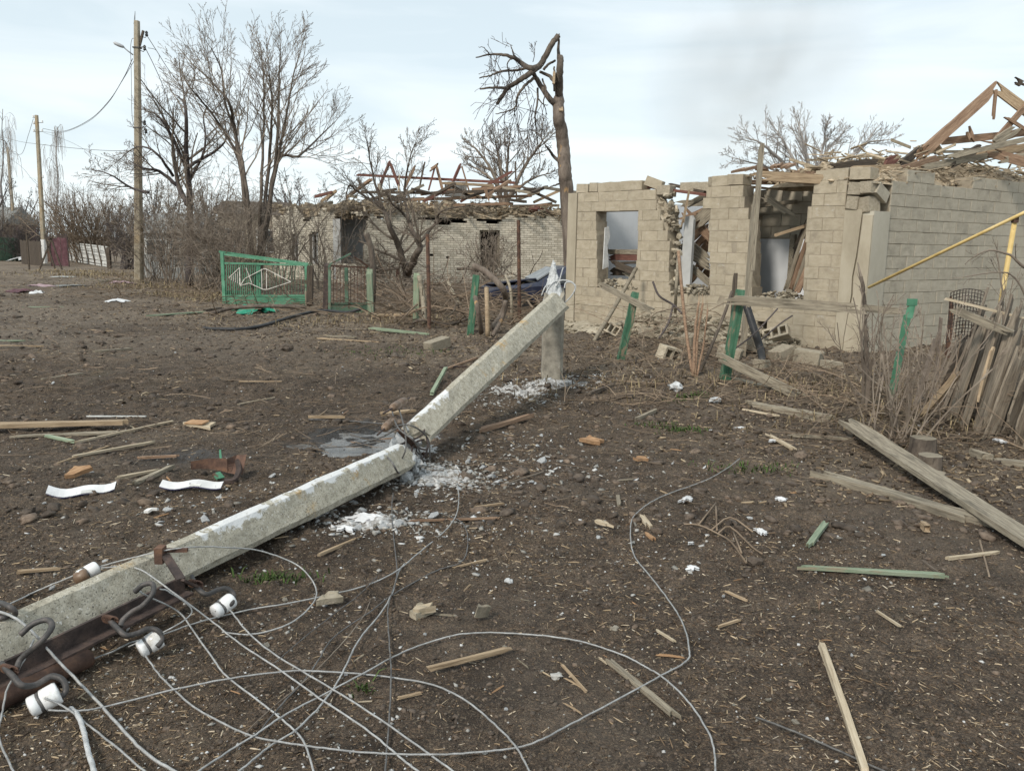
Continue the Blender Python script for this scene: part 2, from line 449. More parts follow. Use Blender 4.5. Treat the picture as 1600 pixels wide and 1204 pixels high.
M['brick'] = mat('white_silicate_brick', g3((.46, .415, .33), (.56, .51, .415), (.63, .58, .48)), 4, detail=8, bump=.4, bscale=50, rand=0, island=[(0, (.78, .77, .75)), (.5, (1, 1, 1)), (1, (1.14, 1.13, 1.12))], over=[(.5, .60, .8, (.36, .31, .24), (1, 1, 1))])
M['brick_mortar'] = mat('dark_brick_joint', g3((.20, .17, .13), (.28, .24, .19), (.34, .30, .245)), 5, bump=.4)
M['dark'] = mat('painted_interior_shade', g3((.012, .011, .010), (.022, .02, .018), (.035, .032, .028)), 3, bump=.1)  # near-black colour stands in for the shade of unlit interiors
M['slate'] = mat('broken_grey_slate', g3((.12, .12, .115), (.21, .21, .20), (.30, .30, .285)), 5, bump=.4)
M['car'] = mat('dark_blue_car_paint', g3((.012, .015, .032), (.02, .025, .052), (.045, .048, .07)), 6, rough=.35, bump=.15, bscale=10, spec=.5, coat=.4, over=[(5, .60, .72, (.09, .08, .075), (1, 1, 1))])
M['glass'] = mat('dirty_glass', g3((.12, .13, .135), (.19, .20, .205), (.28, .29, .30)), 4, rough=.4, bump=.1, spec=.6)
M['glass_dark'] = mat('dark_window_glass', g3((.015, .017, .018), (.03, .033, .035), (.06, .06, .06)), 4, rough=.12, bump=.05, spec=.6)
M['rubber'] = mat('black_rubber', g3((.014, .014, .014), (.025, .025, .025), (.05, .048, .045)), 12, rough=.7, bump=.3)
M['hose'] = mat('black_hose', g3((.018, .018, .019), (.03, .03, .031), (.06, .058, .055)), 12, rough=.5, bump=.2)
M['green_cloth'] = mat('green_cloth', g3((.02, .17, .10), (.035, .27, .17), (.09, .38, .27)), 6, rough=.9, bump=.4, bscale=40)
M['blue_cloth'] = mat('blue_sheet', g3((.02, .07, .22), (.04, .12, .35), (.1, .2, .45)), 6, rough=.7, bump=.3)
M['white_sheet'] = mat('white_plastic_sheet', g3((.50, .50, .50), (.64, .64, .64), (.74, .74, .74)), 5, rough=.5, bump=.2, over=[(14, .60, .66, (.22, .21, .22), (1, 1, 1))])
M['maroon'] = mat('maroon_sheet_metal', g3((.07, .03, .035), (.115, .05, .058), (.17, .09, .10)), 5, rough=.6, bump=.2)
M['mauve'] = mat('faded_mauve_sheet', g3((.20, .13, .14), (.33, .23, .245), (.45, .35, .36)), 5, rough=.7, bump=.3)
M['navy'] = mat('dark_blue_back', g3((.02, .02, .09), (.035, .035, .14), (.06, .06, .19)), 5, rough=.4, bump=.1)
M['white_boards'] = mat('flaking_white_boards', g3((.40, .40, .37), (.57, .57, .54), (.68, .68, .66)), 4, (1, 6, 6), bump=.4, over=[(3, .57, .68, (.20, .19, .17), (.6, 3, 3))])
M['straw'] = mat('dry_grass', g3((.20, .155, .09), (.30, .235, .145), (.40, .33, .22)), 4, bump=0, island=[(0, (.5, .5, .48)), (1, (1.2, 1.18, 1.1))])
M['greengrass'] = mat('green_grass', g3((.035, .06, .015), (.06, .10, .025), (.10, .14, .045)), 4, bump=0, island=[(0, (.6, .6, .6)), (1, (1.2, 1.2, 1.1))])
M['lamp'] = mat('grey_lamp_housing', g3((.30, .31, .32), (.40, .41, .42), (.5, .51, .52)), 5, rough=.5, bump=.1)
M['wood_orange'] = mat('orange_bark_chip', g3((.20, .11, .06), (.36, .215, .115), (.48, .31, .18)), 9, (1, 6, 6), bump=.6, bscale=30)

def soil_material():
    m = bpy.data.materials.new('dark_littered_soil'); m.use_nodes = True
    n, l = m.node_tree.nodes, m.node_tree.links
    b = n['Principled BSDF']
    tc = n.new('ShaderNodeTexCoord')
    def noise(sc, det=8, rough=.62, dist=0.):
        z = n.new('ShaderNodeTexNoise'); z.inputs['Scale'].default_value = sc; z.inputs['Detail'].default_value = det
        z.inputs['Roughness'].default_value = rough; z.inputs['Distortion'].default_value = dist
        l.new(tc.outputs['Object'], z.inputs['Vector']); return z.outputs['Fac']
    def ramp(src, els):
        r = n.new('ShaderNodeValToRGB'); e = r.color_ramp.elements
        while len(e) < len(els): e.new(.5)
        for x, (p, c) in zip(e, els): x.position = p; x.color = (*c, 1)
        l.new(src, r.inputs['Fac']); return r.outputs['Color']
    def mix(f, a, c, mode='MIX'):
        x = n.new('ShaderNodeMix'); x.data_type = 'RGBA'; x.blend_type = mode
        if isinstance(f, float): x.inputs[0].default_value = f
        else: l.new(f, x.inputs[0])
        l.new(a, x.inputs[6])
        if isinstance(c, tuple): x.inputs[7].default_value = (*c, 1)
        else: l.new(c, x.inputs[7])
        return x.outputs[2]
    def mr(src, lo, hi, a=0., c=1.):
        x = n.new('ShaderNodeMapRange'); x.inputs['From Min'].default_value = lo; x.inputs['From Max'].default_value = hi
        x.inputs['To Min'].default_value = a; x.inputs['To Max'].default_value = c
        l.new(src, x.inputs['Value']); return x.outputs[0]
    base = ramp(noise(3.0), [(.30, (.060, .044, .031)), (.5, (.110, .081, .058)), (.72, (.178, .136, .101))])
    fine = ramp(noise(55, 6, .7), [(.30, (.42, .41, .40)), (.5, (.95, .95, .95)), (.72, (1.75, 1.68, 1.58))])
    col = mix(1., base, fine, 'MULTIPLY')
    grain = ramp(noise(130, 4, .75), [(.34, (.28, .27, .26)), (.5, (.92, .91, .90)), (.66, (2.3, 2.2, 2.05))])
    col = mix(.85, col, mix(1., col, grain, 'MULTIPLY'))
    clump = ramp(noise(13, 5, .6), [(.36, (.62, .61, .60)), (.5, (1, 1, 1)), (.68, (1.3, 1.27, 1.22))])
    col = mix(1., col, clump, 'MULTIPLY')
    sa = n.new('ShaderNodeAttribute'); sa.attribute_name = 'street'
    dusty = mix(1., clump, (.215, .178, .14), 'MULTIPLY')
    dusty = mix(.8, dusty, mix(1., dusty, grain, 'MULTIPLY'))
    col = mix(sa.outputs['Fac'], col, dusty)
    at = n.new('ShaderNodeAttribute'); at.attribute_name = 'litter'
    lit = ramp(noise(17, 8, .72), [(.32, (.11, .082, .058)), (.5, (.235, .182, .13)), (.72, (.40, .325, .24))])
    lm = n.new('ShaderNodeMath'); lm.operation = 'MULTIPLY'; l.new(at.outputs['Fac'], lm.inputs[0]); l.new(mr(noise(1.3, 6), .36, .58), lm.inputs[1])
    col = mix(lm.outputs[0], col, lit)
    damp = mr(noise(.42, 7, .65, .8), .50, .64, 0., .55)
    col = mix(damp, col, (.056, .041, .031))
    fleck = mr(noise(75, 3, .55, 1.2), .585, .65, 0., .7)
    col = mix(fleck, col, (.31, .245, .17))
    pale = mr(noise(.55, 5), .52, .70, 0., .5)          # trodden, drier patches
    col = mix(pale, col, (.20, .165, .13))
    moss = mr(noise(.9, 7, .7), .60, .72, 0., .35)
    col = mix(moss, col, (.06, .062, .028))
    wet = n.new('ShaderNodeAttribute'); wet.attribute_name = 'wet'
    col = mix(wet.outputs['Fac'], col, (.045, .039, .034))
    l.new(col, b.inputs['Base Color'])
    l.new(mr(wet.outputs['Fac'], 0, 1, .92, .22), b.inputs['Roughness'])
    b.inputs['Specular IOR Level'].default_value = .35
    bp = n.new('ShaderNodeBump'); bp.inputs['Strength'].default_value = 1.0; bp.inputs['Distance'].default_value = .03
    h = n.new('ShaderNodeMath'); h.operation = 'ADD'
    l.new(noise(38, 8, .7), h.inputs[0]); l.new(noise(140, 4, .6), h.inputs[1]); l.new(h.outputs[0], bp.inputs['Height'])
    l.new(bp.outputs[0], b.inputs['Normal'])
    return m
M['soil'] = soil_material()

def water_material():
    m = mat('muddy_water', g3((.05, .044, .037), (.10, .09, .078), (.19, .175, .155)), 7, rough=.12, bump=.5, bscale=14, spec=.6, rand=0)
    return m
M['water'] = water_material()
# ================================================================= GROUND
def axis_y():
    out = [-6, -3, -1, 0.3, 1.2, 1.8]; y = 2.1
    while y < 32:
        out.append(y); y += min(max(0.014, y * y / 1500), 0.35)
    while y < 1500:
        out.append(y); y *= 1.09
    return np.array(out)

def axis_x():
    h = list(np.arange(-2.6, 3.4, 0.017)); x = 3.4; d = 0.02
    while x < 14: h.append(x); d = min(d * 1.02, 0.12); x += d
    while x < 900: h.append(x); x += d; d *= 1.12
    x = -2.6; d = 0.02; lo = []
    while x > -18: x -= d; d = min(d * 1.02, 0.14); lo.append(x)
    while x > -900: x -= d; d *= 1.12; lo.append(x)
    return np.array(lo[::-1] + h)

ax, ay = axis_x(), axis_y()
GX, GY = np.meshgrid(ax, ay)
def litter_w(x, y):
    a = sstep(8.5, 12.5, y + 0.75 * x + 1.0 * fbm(x, y, 0.6, 3, .5, 2.0))   # leaf and straw litter towards the fences and houses
    b = 0.55 * sstep(0.6, 2.6, x + 0.6 * fbm(x, y, 0.9, 3, .5, 5.0)) * sstep(3.5, 6.5, y)
    road = sstep(-5.0, -8.5, x - 0.0 * y) * (1 - sstep(24, 34, y))
    return np.clip(np.maximum(a, b) * (1 - 0.75 * road) + 0.25 * sstep(0.05, .4, fbm(x, y, .8, 3, .5, 8.)), 0, 1)
GZ = gz(GX, GY) + gfine(GX, GY)
co = np.stack([GX.ravel(), GY.ravel(), GZ.ravel()], 1)
nx, ny = len(ax), len(ay)
ii = (np.arange(ny - 1)[:, None] * nx + np.arange(nx - 1)[None, :]).ravel()
quads = np.stack([ii, ii + 1, ii + nx + 1, ii + nx], 1)
gme = np_mesh('ground', co, quads, ('litter', litter_w(GX, GY).ravel()))
sa_ = gme.attributes.new('street', 'FLOAT', 'POINT')
sa_.data.foreach_set('value', (sstep(7.5, 15, GY + 1.5 * fbm(GX, GY, .35, 3, .5, 70.)) * (1 - sstep(-3.5, 1.0, GX)) * (.25 + .6 * sstep(-.3, .25, fbm(GX, GY, .45, 4, .55, 75.)))).ravel().astype(np.float32))
wa = gme.attributes.new('wet', 'FLOAT', 'POINT')
wet2 = lambda x, y: np.clip(pud_w(x, y) * 1.0 + 0.8 * np.exp(-(((x + 2.35) / 0.35) ** 2 + ((y - 5.95) / 0.22) ** 2)) , 0, 1)
wa.data.foreach_set('value', wet2(GX, GY).ravel().astype(np.float32))
gme.polygons.foreach_set('use_smooth', [True] * len(gme.polygons))
ground = link('ground', gme, M['soil'], kind='structure')
del GX, GY, GZ, co, quads
# puddle: a still sheet whose edge is where the dip in the mud meets it
mb = MB()
pz = g1(PUD.x, PUD.y) - 0.029
n = 36
pv = []
for k in range(n):
    a = 2 * PI * k / n
    pv.append((PUD.x + math.cos(a) * 0.78, PUD.y + math.sin(a) * 0.85, pz))
mb.add(pv, [tuple(range(n))])
link('puddle', mb.mesh('puddle'), M['water'], kind='structure')

# ================================================================= BLOCK HOUSE
RB = random.Random(11)
HA, HB = V((1.06, 16.75, 0)), V((5.07, 12.05, 0))
FD = (HB - HA).normalized(); FL = (HB - HA).length
FN = V((FD.y, -FD.x, 0))                              # outwards: to the left and towards us
SD = V((0.825, 0.565, 0)).normalized(); SN = V((SD.y, -SD.x, 0))
SL = 8.6
Z0, CH, BL, WT = 0.074, 0.179, 0.37, 0.30

def on_plane(px, py, o, d):
    r = ray(px, py); nrm = V((d.y, -d.x, 0))
    t = (o - EYE).dot(nrm) / r.dot(nrm)
    p = EYE + r * t
    return ((p - o).dot(d), p.z)
FU = lambda px, py: on_plane(px, py, HA, FD)
SU = lambda px, py: on_plane(px, py, HB, SD)
def FP(u, z, off=0.0): return HA + FD * u + FN * off + V((0, 0, z))
def SP(u, z, off=0.0): return HB + SD * u + SN * off + V((0, 0, z))

def inpoly(p, poly):
    c = False; n = len(poly)
    for i in range(n):
        (x0, y0), (x1, y1) = poly[i], poly[i - 1]
        if (y0 > p[1]) != (y1 > p[1]) and p[0] < (x1 - x0) * (p[1] - y0) / (y1 - y0) + x0: c = not c
    return c
holes_px = [
    [(931, 334), (958, 330), (968, 336), (998, 333), (996, 380), (992, 441), (934, 447)],
    [(1024, 240), (1025, 301), (1026, 325), (1036, 348), (1046, 378), (1044, 439), (1050, 455), (1108, 457), (1108, 330), (1098, 318), (1108, 292), (1110, 240)],
    [(1160, 240), (1161, 293), (1164, 326), (1171, 333), (1172, 432), (1175, 463), (1254, 472), (1257, 399), (1261, 341), (1267, 312), (1276, 279), (1280, 240)],
    [(1196, 500), (1200, 520), (1212, 560), (1180, 575), (1172, 540), (1185, 505)],
]
holes = [[FU(*p) for p in poly] for poly in holes_px]

def chamfer_box(r, j=0.012, c=0.02):
    vs, fs = [], []
    idx = {}
    for sx in (-1, 1):
        for sy in (-1, 1):
            for sz in (-1, 1):
                for a in range(3):
                    p = [sx * .5, sy * .5, sz * .5]
                    for q in range(3):
                        if q != a: p[q] -= c * (1, 1, 1)[q] * (1 if p[q] > 0 else -1)
                    idx[(sx, sy, sz, a)] = len(vs)
                    vs.append(V([q + r.uniform(-j, j) * .5 for q in p]))
    for a in range(3):
        b, c2 = (a + 1) % 3, (a + 2) % 3
        for s in (-1, 1):
            q = []
            for (tb, tc) in ((-1, -1), (1, -1), (1, 1), (-1, 1)):
                k = [0, 0, 0]; k[a] = s; k[b] = tb; k[c2] = tc
                q.append(idx[(*k, a)])
            fs.append(tuple(q if s > 0 else q[::-1]))
        for sb in (-1, 1):
            for sc in (-1, 1):                        # edge along axis a
                def kk(t):
                    k = [0, 0, 0]; k[a] = t; k[b] = sb; k[c2] = sc; return k
                q = [idx[(*kk(-1), b)], idx[(*kk(1), b)], idx[(*kk(1), c2)], idx[(*kk(-1), c2)]]
                fs.append(tuple(q if sb * sc > 0 else q[::-1]))
    for sx in (-1, 1):
        for sy in (-1, 1):
            for sz in (-1, 1):
                q = [idx[(sx, sy, sz, a)] for a in range(3)]
                fs.append(tuple(q if sx * sy * sz > 0 else q[::-1]))
    mb = MB(); mb.add(vs, fs); return mb
BM = [chamfer_box(RB).mesh('block') for _ in range(6)]
for m_ in BM: m_.materials.append(M['block'])
BMG = [chamfer_box(RB).mesh('block') for _ in range(6)]
for m_ in BMG: m_.materials.append(M['block_grey'])
BMR = [chamfer_box(RB, .06, .05).mesh('block') for _ in range(4)]
for m_ in BMR: m_.materials.append(M['block_broken'])

house = thing('block_house', 'ruined beige cinder block house with holes for windows and its roof blown off', 'house', (3, 16, 0))

def Mx(c, R, s=(1, 1, 1)):
    return Matrix.Translation(V(c)) @ R.to_4x4() @ Matrix.Diagonal((*s, 1))
FR = Matrix((FD, -FN, V((0, 0, 1)))).transposed()      # x along the wall, y inwards
SR = Matrix((SD, -SN, V((0, 0, 1)))).transposed()

# front wall
mort = MB(); pieces = []
NC = 14
u_lo, u_hi = 0.24, FL - 0.42
for c in range(NC):
    z = Z0 + (c + .5) * CH
    us = np.arange(u_lo, u_hi, 0.02)
    solid = [not any(inpoly((u + .01 + RB.uniform(-.012, .012), z), h) for h in holes) for u in us]
    u = u_lo - (BL / 2 if c % 2 else 0)
    while u < u_hi:
        a, b = max(u, u_lo), min(u + BL, u_hi); u += BL
        k = [i for i, q in enumerate(us) if a - .001 <= q < b - .001]
        run = []
        for i in k + [None]:
            if i is not None and solid[i]: run.append(i)
            else:
                if len(run) >= 2: pieces.append((us[run[0]] if run[0] != k[0] else a, us[run[-1]] + .02 if run[-1] != k[-1] else b, z))
                run = []
for (a, b, z) in pieces:
    mort.box(FP((a + b) / 2, z, -WT / 2 - .002), (b - a, WT - .006, CH), FR)
wall = mort.build('wall', M['mortar'], house)
for (a, b, z) in pieces:
    o = link('block', RB.choice(BM), None, wall, Mx(FP((a + b) / 2 + RB.uniform(-.002, .002), z + RB.uniform(-.002, .002), -WT / 2 + RB.uniform(-.003, .006)), FR @ Matrix.Rotation(RB.gauss(0, .006), 3, 'Y') @ Matrix.Rotation(RB.gauss(0, .008), 3, 'Z'), (b - a - .0045, WT, CH - .0045)))
n_front = len(pieces)
# torn face of the wall beside the second hole
fe = [(1025, 300), (1026, 325), (1036, 348), (1046, 378), (1046, 410), (1044, 452)]; be = [(1062, 330), (1062, 345), (1061, 365), (1058, 395), (1056, 420), (1052, 452)]
mb = MB(); nr, nc = 30, 9
for i in range(nr + 1):
    f = i / nr * 5; k = min(int(f), 4); f -= k
    pa = [fe[k][q] + (fe[k + 1][q] - fe[k][q]) * f for q in (0, 1)]; pb_ = [be[k][q] + (be[k + 1][q] - be[k][q]) * f for q in (0, 1)]
    u0, z0 = FU(*pa); u1, z1 = on_plane(pb_[0], pb_[1], HA - FN * .32, FD)
    A_, B_2 = FP(u0, z0, .0), FP(u1, z1, -.32)
    for j in range(nc + 1):
        p = A_.lerp(B_2, j / nc)
        if 0 < j: p = p + rnd_unit(RB) * .028 - FD * (.03 * float(fbm(i * .35, j * .35, 1., 2)))
        mb.v.append(tuple(p))
for i in range(nr):
    for j in range(nc):
        a = i * (nc + 1) + j; mb.f.append((a, a + 1, a + nc + 2, a + nc + 1))
mb.build('torn_face', M['block_broken'], house)
# loose top course of blocks
for px, ln, dz, rz in ((908, .30, 0, .06), (926, .22, .01, -.03), (943, .34, 0, .02), (960, .30, 0, 0), (978, .30, .005, -.02), (992, .26, 0, .05), (1014, .30, .03, .5), (1032, .26, -.10, .3), (1058, .34, -.05, .2), (1072, .30, -.07, -.1), (1086, .28, -.06, .1), (1096, .2, .02, .3), (1124, .34, 0, .0), (1146, .30, .01, .03), (1288, .34, -.01, .02), (1306, .34, .0, -.03), (1340, .3, .0, .05)):
    u, _ = FU(px, 295)
    bk = -WT / 2 - (.25 if 1040 < px < 1100 else 0)
    tilt = RB.uniform(-.06, .06) + (.35 if px == 1014 else 0)
    link('block', RB.choice(BMR if 1020 < px < 1110 else BM), None, wall, Mx(FP(u, Z0 + NC * CH + CH / 2 + dz, bk), FR @ Matrix.Rotation(rz, 3, 'Z') @ Matrix.Rotation(tilt, 3, 'Y'), (ln, WT - .03, CH - .01)))
# rendered strips at the two ends of the front
def strip(name, P, R_, zig, z0, z1, ul, ur, mt, th=.03, side=0):
    """flat rendered strip whose left (side=-1) or right (side=1) edge follows the crack zig"""
    mb = MB(); rows = []
    zs = sorted(set([z0, z1] + [q for q, _ in zig if z0 < q < z1]))
    def zz(z):
        for (a, x), (b, y) in zip(zig, zig[1:]):
            if a <= z <= b: return x + (y - x) * (z - a) / (b - a)
        return zig[0][1] if z < zig[0][0] else zig[-1][1]
    for z in zs:
        l_ = ul if side >= 0 else ul + zz(z); r_ = ur if side <= 0 else ur + zz(z)
        rows.append([P(l_, z, th), P(r_, z, th), P(r_, z, -.28), P(l_, z, -.28)])
    vs = [p for r_ in rows for p in r_]; fs = []
    for i in range(len(rows) - 1):
        for j in range(4):
            a, b = i * 4 + j, i * 4 + (j + 1) % 4
            fs.append((a, b, b + 4, a + 4))
    fs += [(3, 2, 1, 0), tuple(len(vs) - 4 + j for j in range(4))]
    mb.add(vs, fs)
    return mb.build(name, mt, house)
flat = [(-1, 0), (5, 0)]
strip('corner_strip', FP, FR, flat, -.2, 2.585, -.012, u_lo - .01, M['render_strip'], .015)
zig = [(-.2, .0), (.3, .0), (.62, .03), (.95, .06), (1.2, .05), (1.5, .085), (1.75, .10), (1.95, .11), (2.12, .12), (2.2, .115)]
strip('corner_strip', FP, FR, zig, -.2, 2.16, u_hi + .008, u_hi + .15, M['render_strip'], .018, 1)
zig2 = [(z, x + .012 + .022 * (z > .8)) for z, x in zig]
strip('corner_strip', FP, FR, zig2, -.2, 2.08, u_hi + .15, FL + .018, M['render_strip'], .024, -1)
strip('corner_strip', SP, SR, flat, -.2, 2.14, .004, .40, M['render_grey'], .021)
for (u, z, w, h, rz) in ((u_hi + .10, 2.26, .17, .19, .1), (u_hi + .28, 2.23, .20, .22, -.12), (u_hi + .12, 2.46, .19, .18, .05), (u_hi + .30, 2.47, .18, .17, -.05)):
    link('block', RB.choice(BMR), None, wall, Mx(FP(u, z, -.12 + RB.uniform(-.02, .03)), FR @ Matrix.Rotation(rz, 3, 'Y') @ Matrix.Rotation(rz, 3, 'Z'), (w, .28, h)))
link('block', RB.choice(BMG), None, wall, Mx(SP(.22, 2.40, -.12), SR @ Matrix.Rotation(.5, 3, 'Y'), (.30, .24, .17)))
# side wall
mort = MB(); far = MB(); sp = []
zag = lambda u: Z0 + NC * CH + (CH if (u > 2.35) else 0) + (CH * .9 if .75 < u < 1.35 else 0)
for c in range(NC + 1):
    z = Z0 + (c + .5) * CH; u = .41 - (BL / 2 if c % 2 else 0)
    while u < SL:
        a, b = max(u, .41), u + BL; u += BL
        if c == NC and not ((2.3 < a and RB.random() > .04) or .7 < a < 1.2): continue
        if b - a > .05: sp.append((a, b, z))
sp.sort(key=lambda q: q[0])
for i, (a, b, z) in enumerate(sp):
    mort.box(SP((a + b) / 2, z, -WT / 2 - .008), (b - a, WT - .012, CH), SR)
wall2 = mort.build('wall', M['mortar'], house)
far = MB()
for i, (a, b, z) in enumerate(sp):
    s = (b - a - .010, WT, CH - .006)
    if i < 128:
        link('block', RB.choice(BMG), None, wall2, Mx(SP((a + b) / 2, z, -WT / 2 + RB.uniform(-.002, .004)), SR @ Matrix.Rotation(RB.gauss(0, .004), 3, 'Y'), s))
    else:
        far.box(SP((a + b) / 2, z, -WT / 2 + RB.uniform(-.002, .004)), s, SR)
far.build('block', M['block_grey'], wall2, kind='stuff')
# plinth
mb = MB(); mb.box(FP(FL / 2, -.09, -.11), (FL + .1, .38, .30), FR); mb.build('plinth', M['concrete_old'], house)
mb = MB(); mb.box(SP(SL / 2 + .3, -.09, -.11), (SL - .5, .38, .30), SR); mb.build('plinth', M['concrete_old'], house)
# hidden rear walls
mb = MB()
P3 = SP(SL, 0, 0); P4 = FP(0, 0, 0) + SD * SL
for a, b, h in ((P3, P4, 2.3), (P4, HA, 2.45)):
    R_ = frame(b - a); mb = MB(); mb.box((a + b) / 2 + V((0, 0, h / 2 - .05)), ((b - a).length - .7, .25, h), R_); mb.build('wall', M['block_grey'], house)
for off_, mt_ in ((.19, 'plaster_brightened'),):
    R_ = frame(HA - P4); c_ = (P4 + HA) / 2 - V((SN.x, SN.y, 0)) * -off_ + V((0, 0, 1.2)); mb = MB(); mb.box(c_, ((P4 - HA).length - 1.0, .06, 2.55), R_); mb.build('plaster_lining', M[mt_], house)
# inside: partitions with plaster, floor
def slab(name, P, u0, u1, z0, z1, off, th, mt):
    mb = MB(); mb.box(P((u0 + u1) / 2, (z0 + z1) / 2, off), (u1 - u0, th, z1 - z0), FR); return mb.build(name, mt, house)
slab('partition', FP, .35, 3.3, .0, 2.75, -5.0, .14, M['plaster_brightened'])
slab('partition', FP, 3.5, 4.30, .0, 1.75, -1.15, .14, M['plaster'])
pb = slab('partition', FP, 3.5, 5.0, 1.752, 2.58, -1.18, .16, M['mortar'])
for c in range(4):
    for k in range(5):
        u = 3.5 + k * .37 + (.18 if c % 2 else 0)
        if u + .36 > 5.02: continue
        link('block', RB.choice(BMG), None, pb, Mx(FP(u + .18, 1.76 + (c + .5) * .2, -1.17), FR, (.36, .18, .19)))
mb = MB()
mb.box(FP(3.42, 1.26, -.75), (.10, .86, 2.5), FR); mb.build('partition', M['plaster_white'], house)
mb = MB(); mb.box(FP(4.32, .95, -1.05), (.09, .07, 1.75), FR); mb.build('door_post', M['wood_grey'], house)
mb = MB(); mb.box(FP(FL / 2, .02, -2.2), (FL - .7, 3.6, .12), FR); mb.build('floor', M['concrete_old'], house)
# white plaster patch and jamb linings left standing in the holes
u1_, z1_ = FU(1066, 338); u2_, z2_ = FU(1062, 450)
mb = MB(); mb.add([FP(u1_ - .11, z2_, -.16), FP(u1_ + .11, z2_, -.16), FP(u1_ + .12, z1_ - .05, -.16), FP(u1_ + .07, z1_ + .02, -.16), FP(u1_ - .07, z1_, -.16),
                   FP(u1_ - .11, z2_, -.22), FP(u1_ + .11, z2_, -.22), FP(u1_ + .12, z1_ - .05, -.22), FP(u1_ + .07, z1_ + .02, -.22), FP(u1_ - .07, z1_, -.22)],
                  [(0, 1, 2, 3, 4), (9, 8, 7, 6, 5)] + [(i, (i + 5), (i + 1) % 5 + 5, (i + 1) % 5) for i in range(5)])
mb.build('jamb_lining', M['plaster_white'], house)
for pxa, py0, py1, w in ((1110.5, 340, 455, .03),):
    u, za = FU(pxa, py1); _, zb = FU(pxa, py0)
    mb = MB(); mb.box(FP(u, (za + zb) / 2, -.12), (w, .20, zb - za), FR); mb.build('jamb_lining', M['plaster_white'], house)
ua, za = FU(937, 445); ub, zb = FU(937, 340)
mb = MB(); pts = [(0, 0), (.16, .05), (.10, .45), (.17, .62), (.12, .8), (.02, .78)]
bs = FP(ua + .02, za + .3, -.02)
vs = [bs - FN * (p[0] + .02) + V((0, 0, p[1])) for p in pts]
mb.add(vs + [p + FD * .015 for p in vs], [(5, 4, 3, 2, 1, 0), (6, 7, 8, 9, 10, 11)] + [(i, (i + 1) % 6, (i + 1) % 6 + 6, i + 6) for i in range(6)])
mb.build('plaster_patch', M['limewash'], house)
# broken edge beside the second hole: clods of core
mb = MB()
for k in range(46):
    t = RB.random(); pe = [(1027, 300), (1032, 335), (1042, 365), (1048, 400), (1047, 445)]
    i = min(int(t * 4), 3); f = t * 4 - i
    u, z = FU(pe[i][0] + (pe[i + 1][0] - pe[i][0]) * f, pe[i][1] + (pe[i + 1][1] - pe[i][1]) * f)
    mb.rock(FP(u + RB.uniform(-.04, .10) + (.14 * (1 - t)), z, RB.uniform(-.26, -.02)), [RB.uniform(.05, .17) for _ in range(3)], RB)
mb.build('broken_edge', M['rubble'], house, kind='stuff')
# roof timbers -------------------------------------------------------------
def timber(a, b, w, h, mt, parent=None, name='rafter', roll=0.0, r=RB, jag=True, seg=3, bend=0.0):
    """a sawn or split piece whose x axis runs along it"""
    a, b = V(a), V(b); L = (b - a).length; R_ = frame(b - a, roll)
    vs, fs = [], []
    wide_z = h >= w; W_, t_ = (h, w) if wide_z else (w, h)
    q = 5 if W_ > .03 else 3; ring = 2 * q
    wa_, wb_ = r.uniform(-.006, .006) * L, r.uniform(-.12, .12)
    sp = [[(r.uniform(-1.3, .5) * min(W_, .16) * (1 if r.random() < .7 else 1.8)) if jag else 0 for _ in range(q)] for _ in range(2)]
    for i in range(seg + 1):
        x = -L / 2 + L * i / seg; f = 2 * i / seg - 1
        sag = bend * (1 - f * f); k_ = r.uniform(.93, 1.04)
        tw = wb_ * f if jag else 0
        for side in (-1, 1):
            for j_ in (range(q) if side < 0 else range(q - 1, -1, -1)):
                v_ = (j_ / (q - 1) - .5) * W_ * k_; u_ = side * t_ / 2 * r.uniform(.88, 1.08)
                dx = -sp[0][j_] if i == 0 else (sp[1][j_] if i == seg else 0)
                lat = wa_ * (1 - f * f)
                y, z = (u_, v_) if wide_z else (v_, u_)
                y, z = y * math.cos(tw) - z * math.sin(tw), y * math.sin(tw) + z * math.cos(tw)
                vs.append(V((x + dx, y + lat * (not wide_z), z + sag + lat * wide_z * .3)))
    for i in range(seg):
        for j_ in range(ring):
            p, q2 = i * ring + j_, i * ring + (j_ + 1) % ring
            fs.append((p, q2, q2 + ring, p + ring))
    for e in (0, seg):
        for j_ in range(q - 1):
            a_, b_ = e * ring + j_, e * ring + j_ + 1; c_, d_ = e * ring + ring - 2 - j_, e * ring + ring - 1 - j_
            fs.append((a_, b_, c_, d_) if e else (d_, c_, b_, a_))
    mb = MB(); mb.add(vs, fs)
    return link(name, mb.mesh(name), mt, parent, Mx((a + b) / 2, R_))
def yt(p, q, y0, y1, w, h, mt, name='rafter', parent=house, **k):
    return timber(Y(p[0], p[1], y0), Y(q[0], q[1], y1), w, h, mt, parent, name, **k)
B_ = M['wood_brown']
yt((1558, 135), (1440, 241), 14.6, 14.2, .05, .17, B_, roll=.1)
yt((1506, 180), (1424, 250), 14.66, 14.3, .05, .13, B_)
yt((1556, 137), (1640, 200), 14.6, 14.6, .05, .17, M['wood_tan'])
yt((1462, 222), (1615, 206), 14.72, 14.9, .05, .12, B_)
yt((1556, 140), (1552, 184), 14.55, 14.55, .04, .05, B_, 'batten')
yt((1603, 165), (1553, 222), 14.5, 14.4, .05, .09, B_)
yt((1570, 182), (1606, 205), 14.4, 14.4, .04, .05, B_, 'batten')
yt((1512, 203), (1519, 222), 14.6, 14.6, .07, .10, B_)
yt((1480, 246), (1610, 216), 13.6, 13.9, .05, .08, M['wood_grey'], 'plank')
yt((1500, 236), (1604, 234), 14.2, 14.4, .05, .09, M['wood_grey'], 'plank')
yt((1595, 196), (1540, 232), 14.3, 14.1, .05, .16, M['wood_grey'], 'plank')
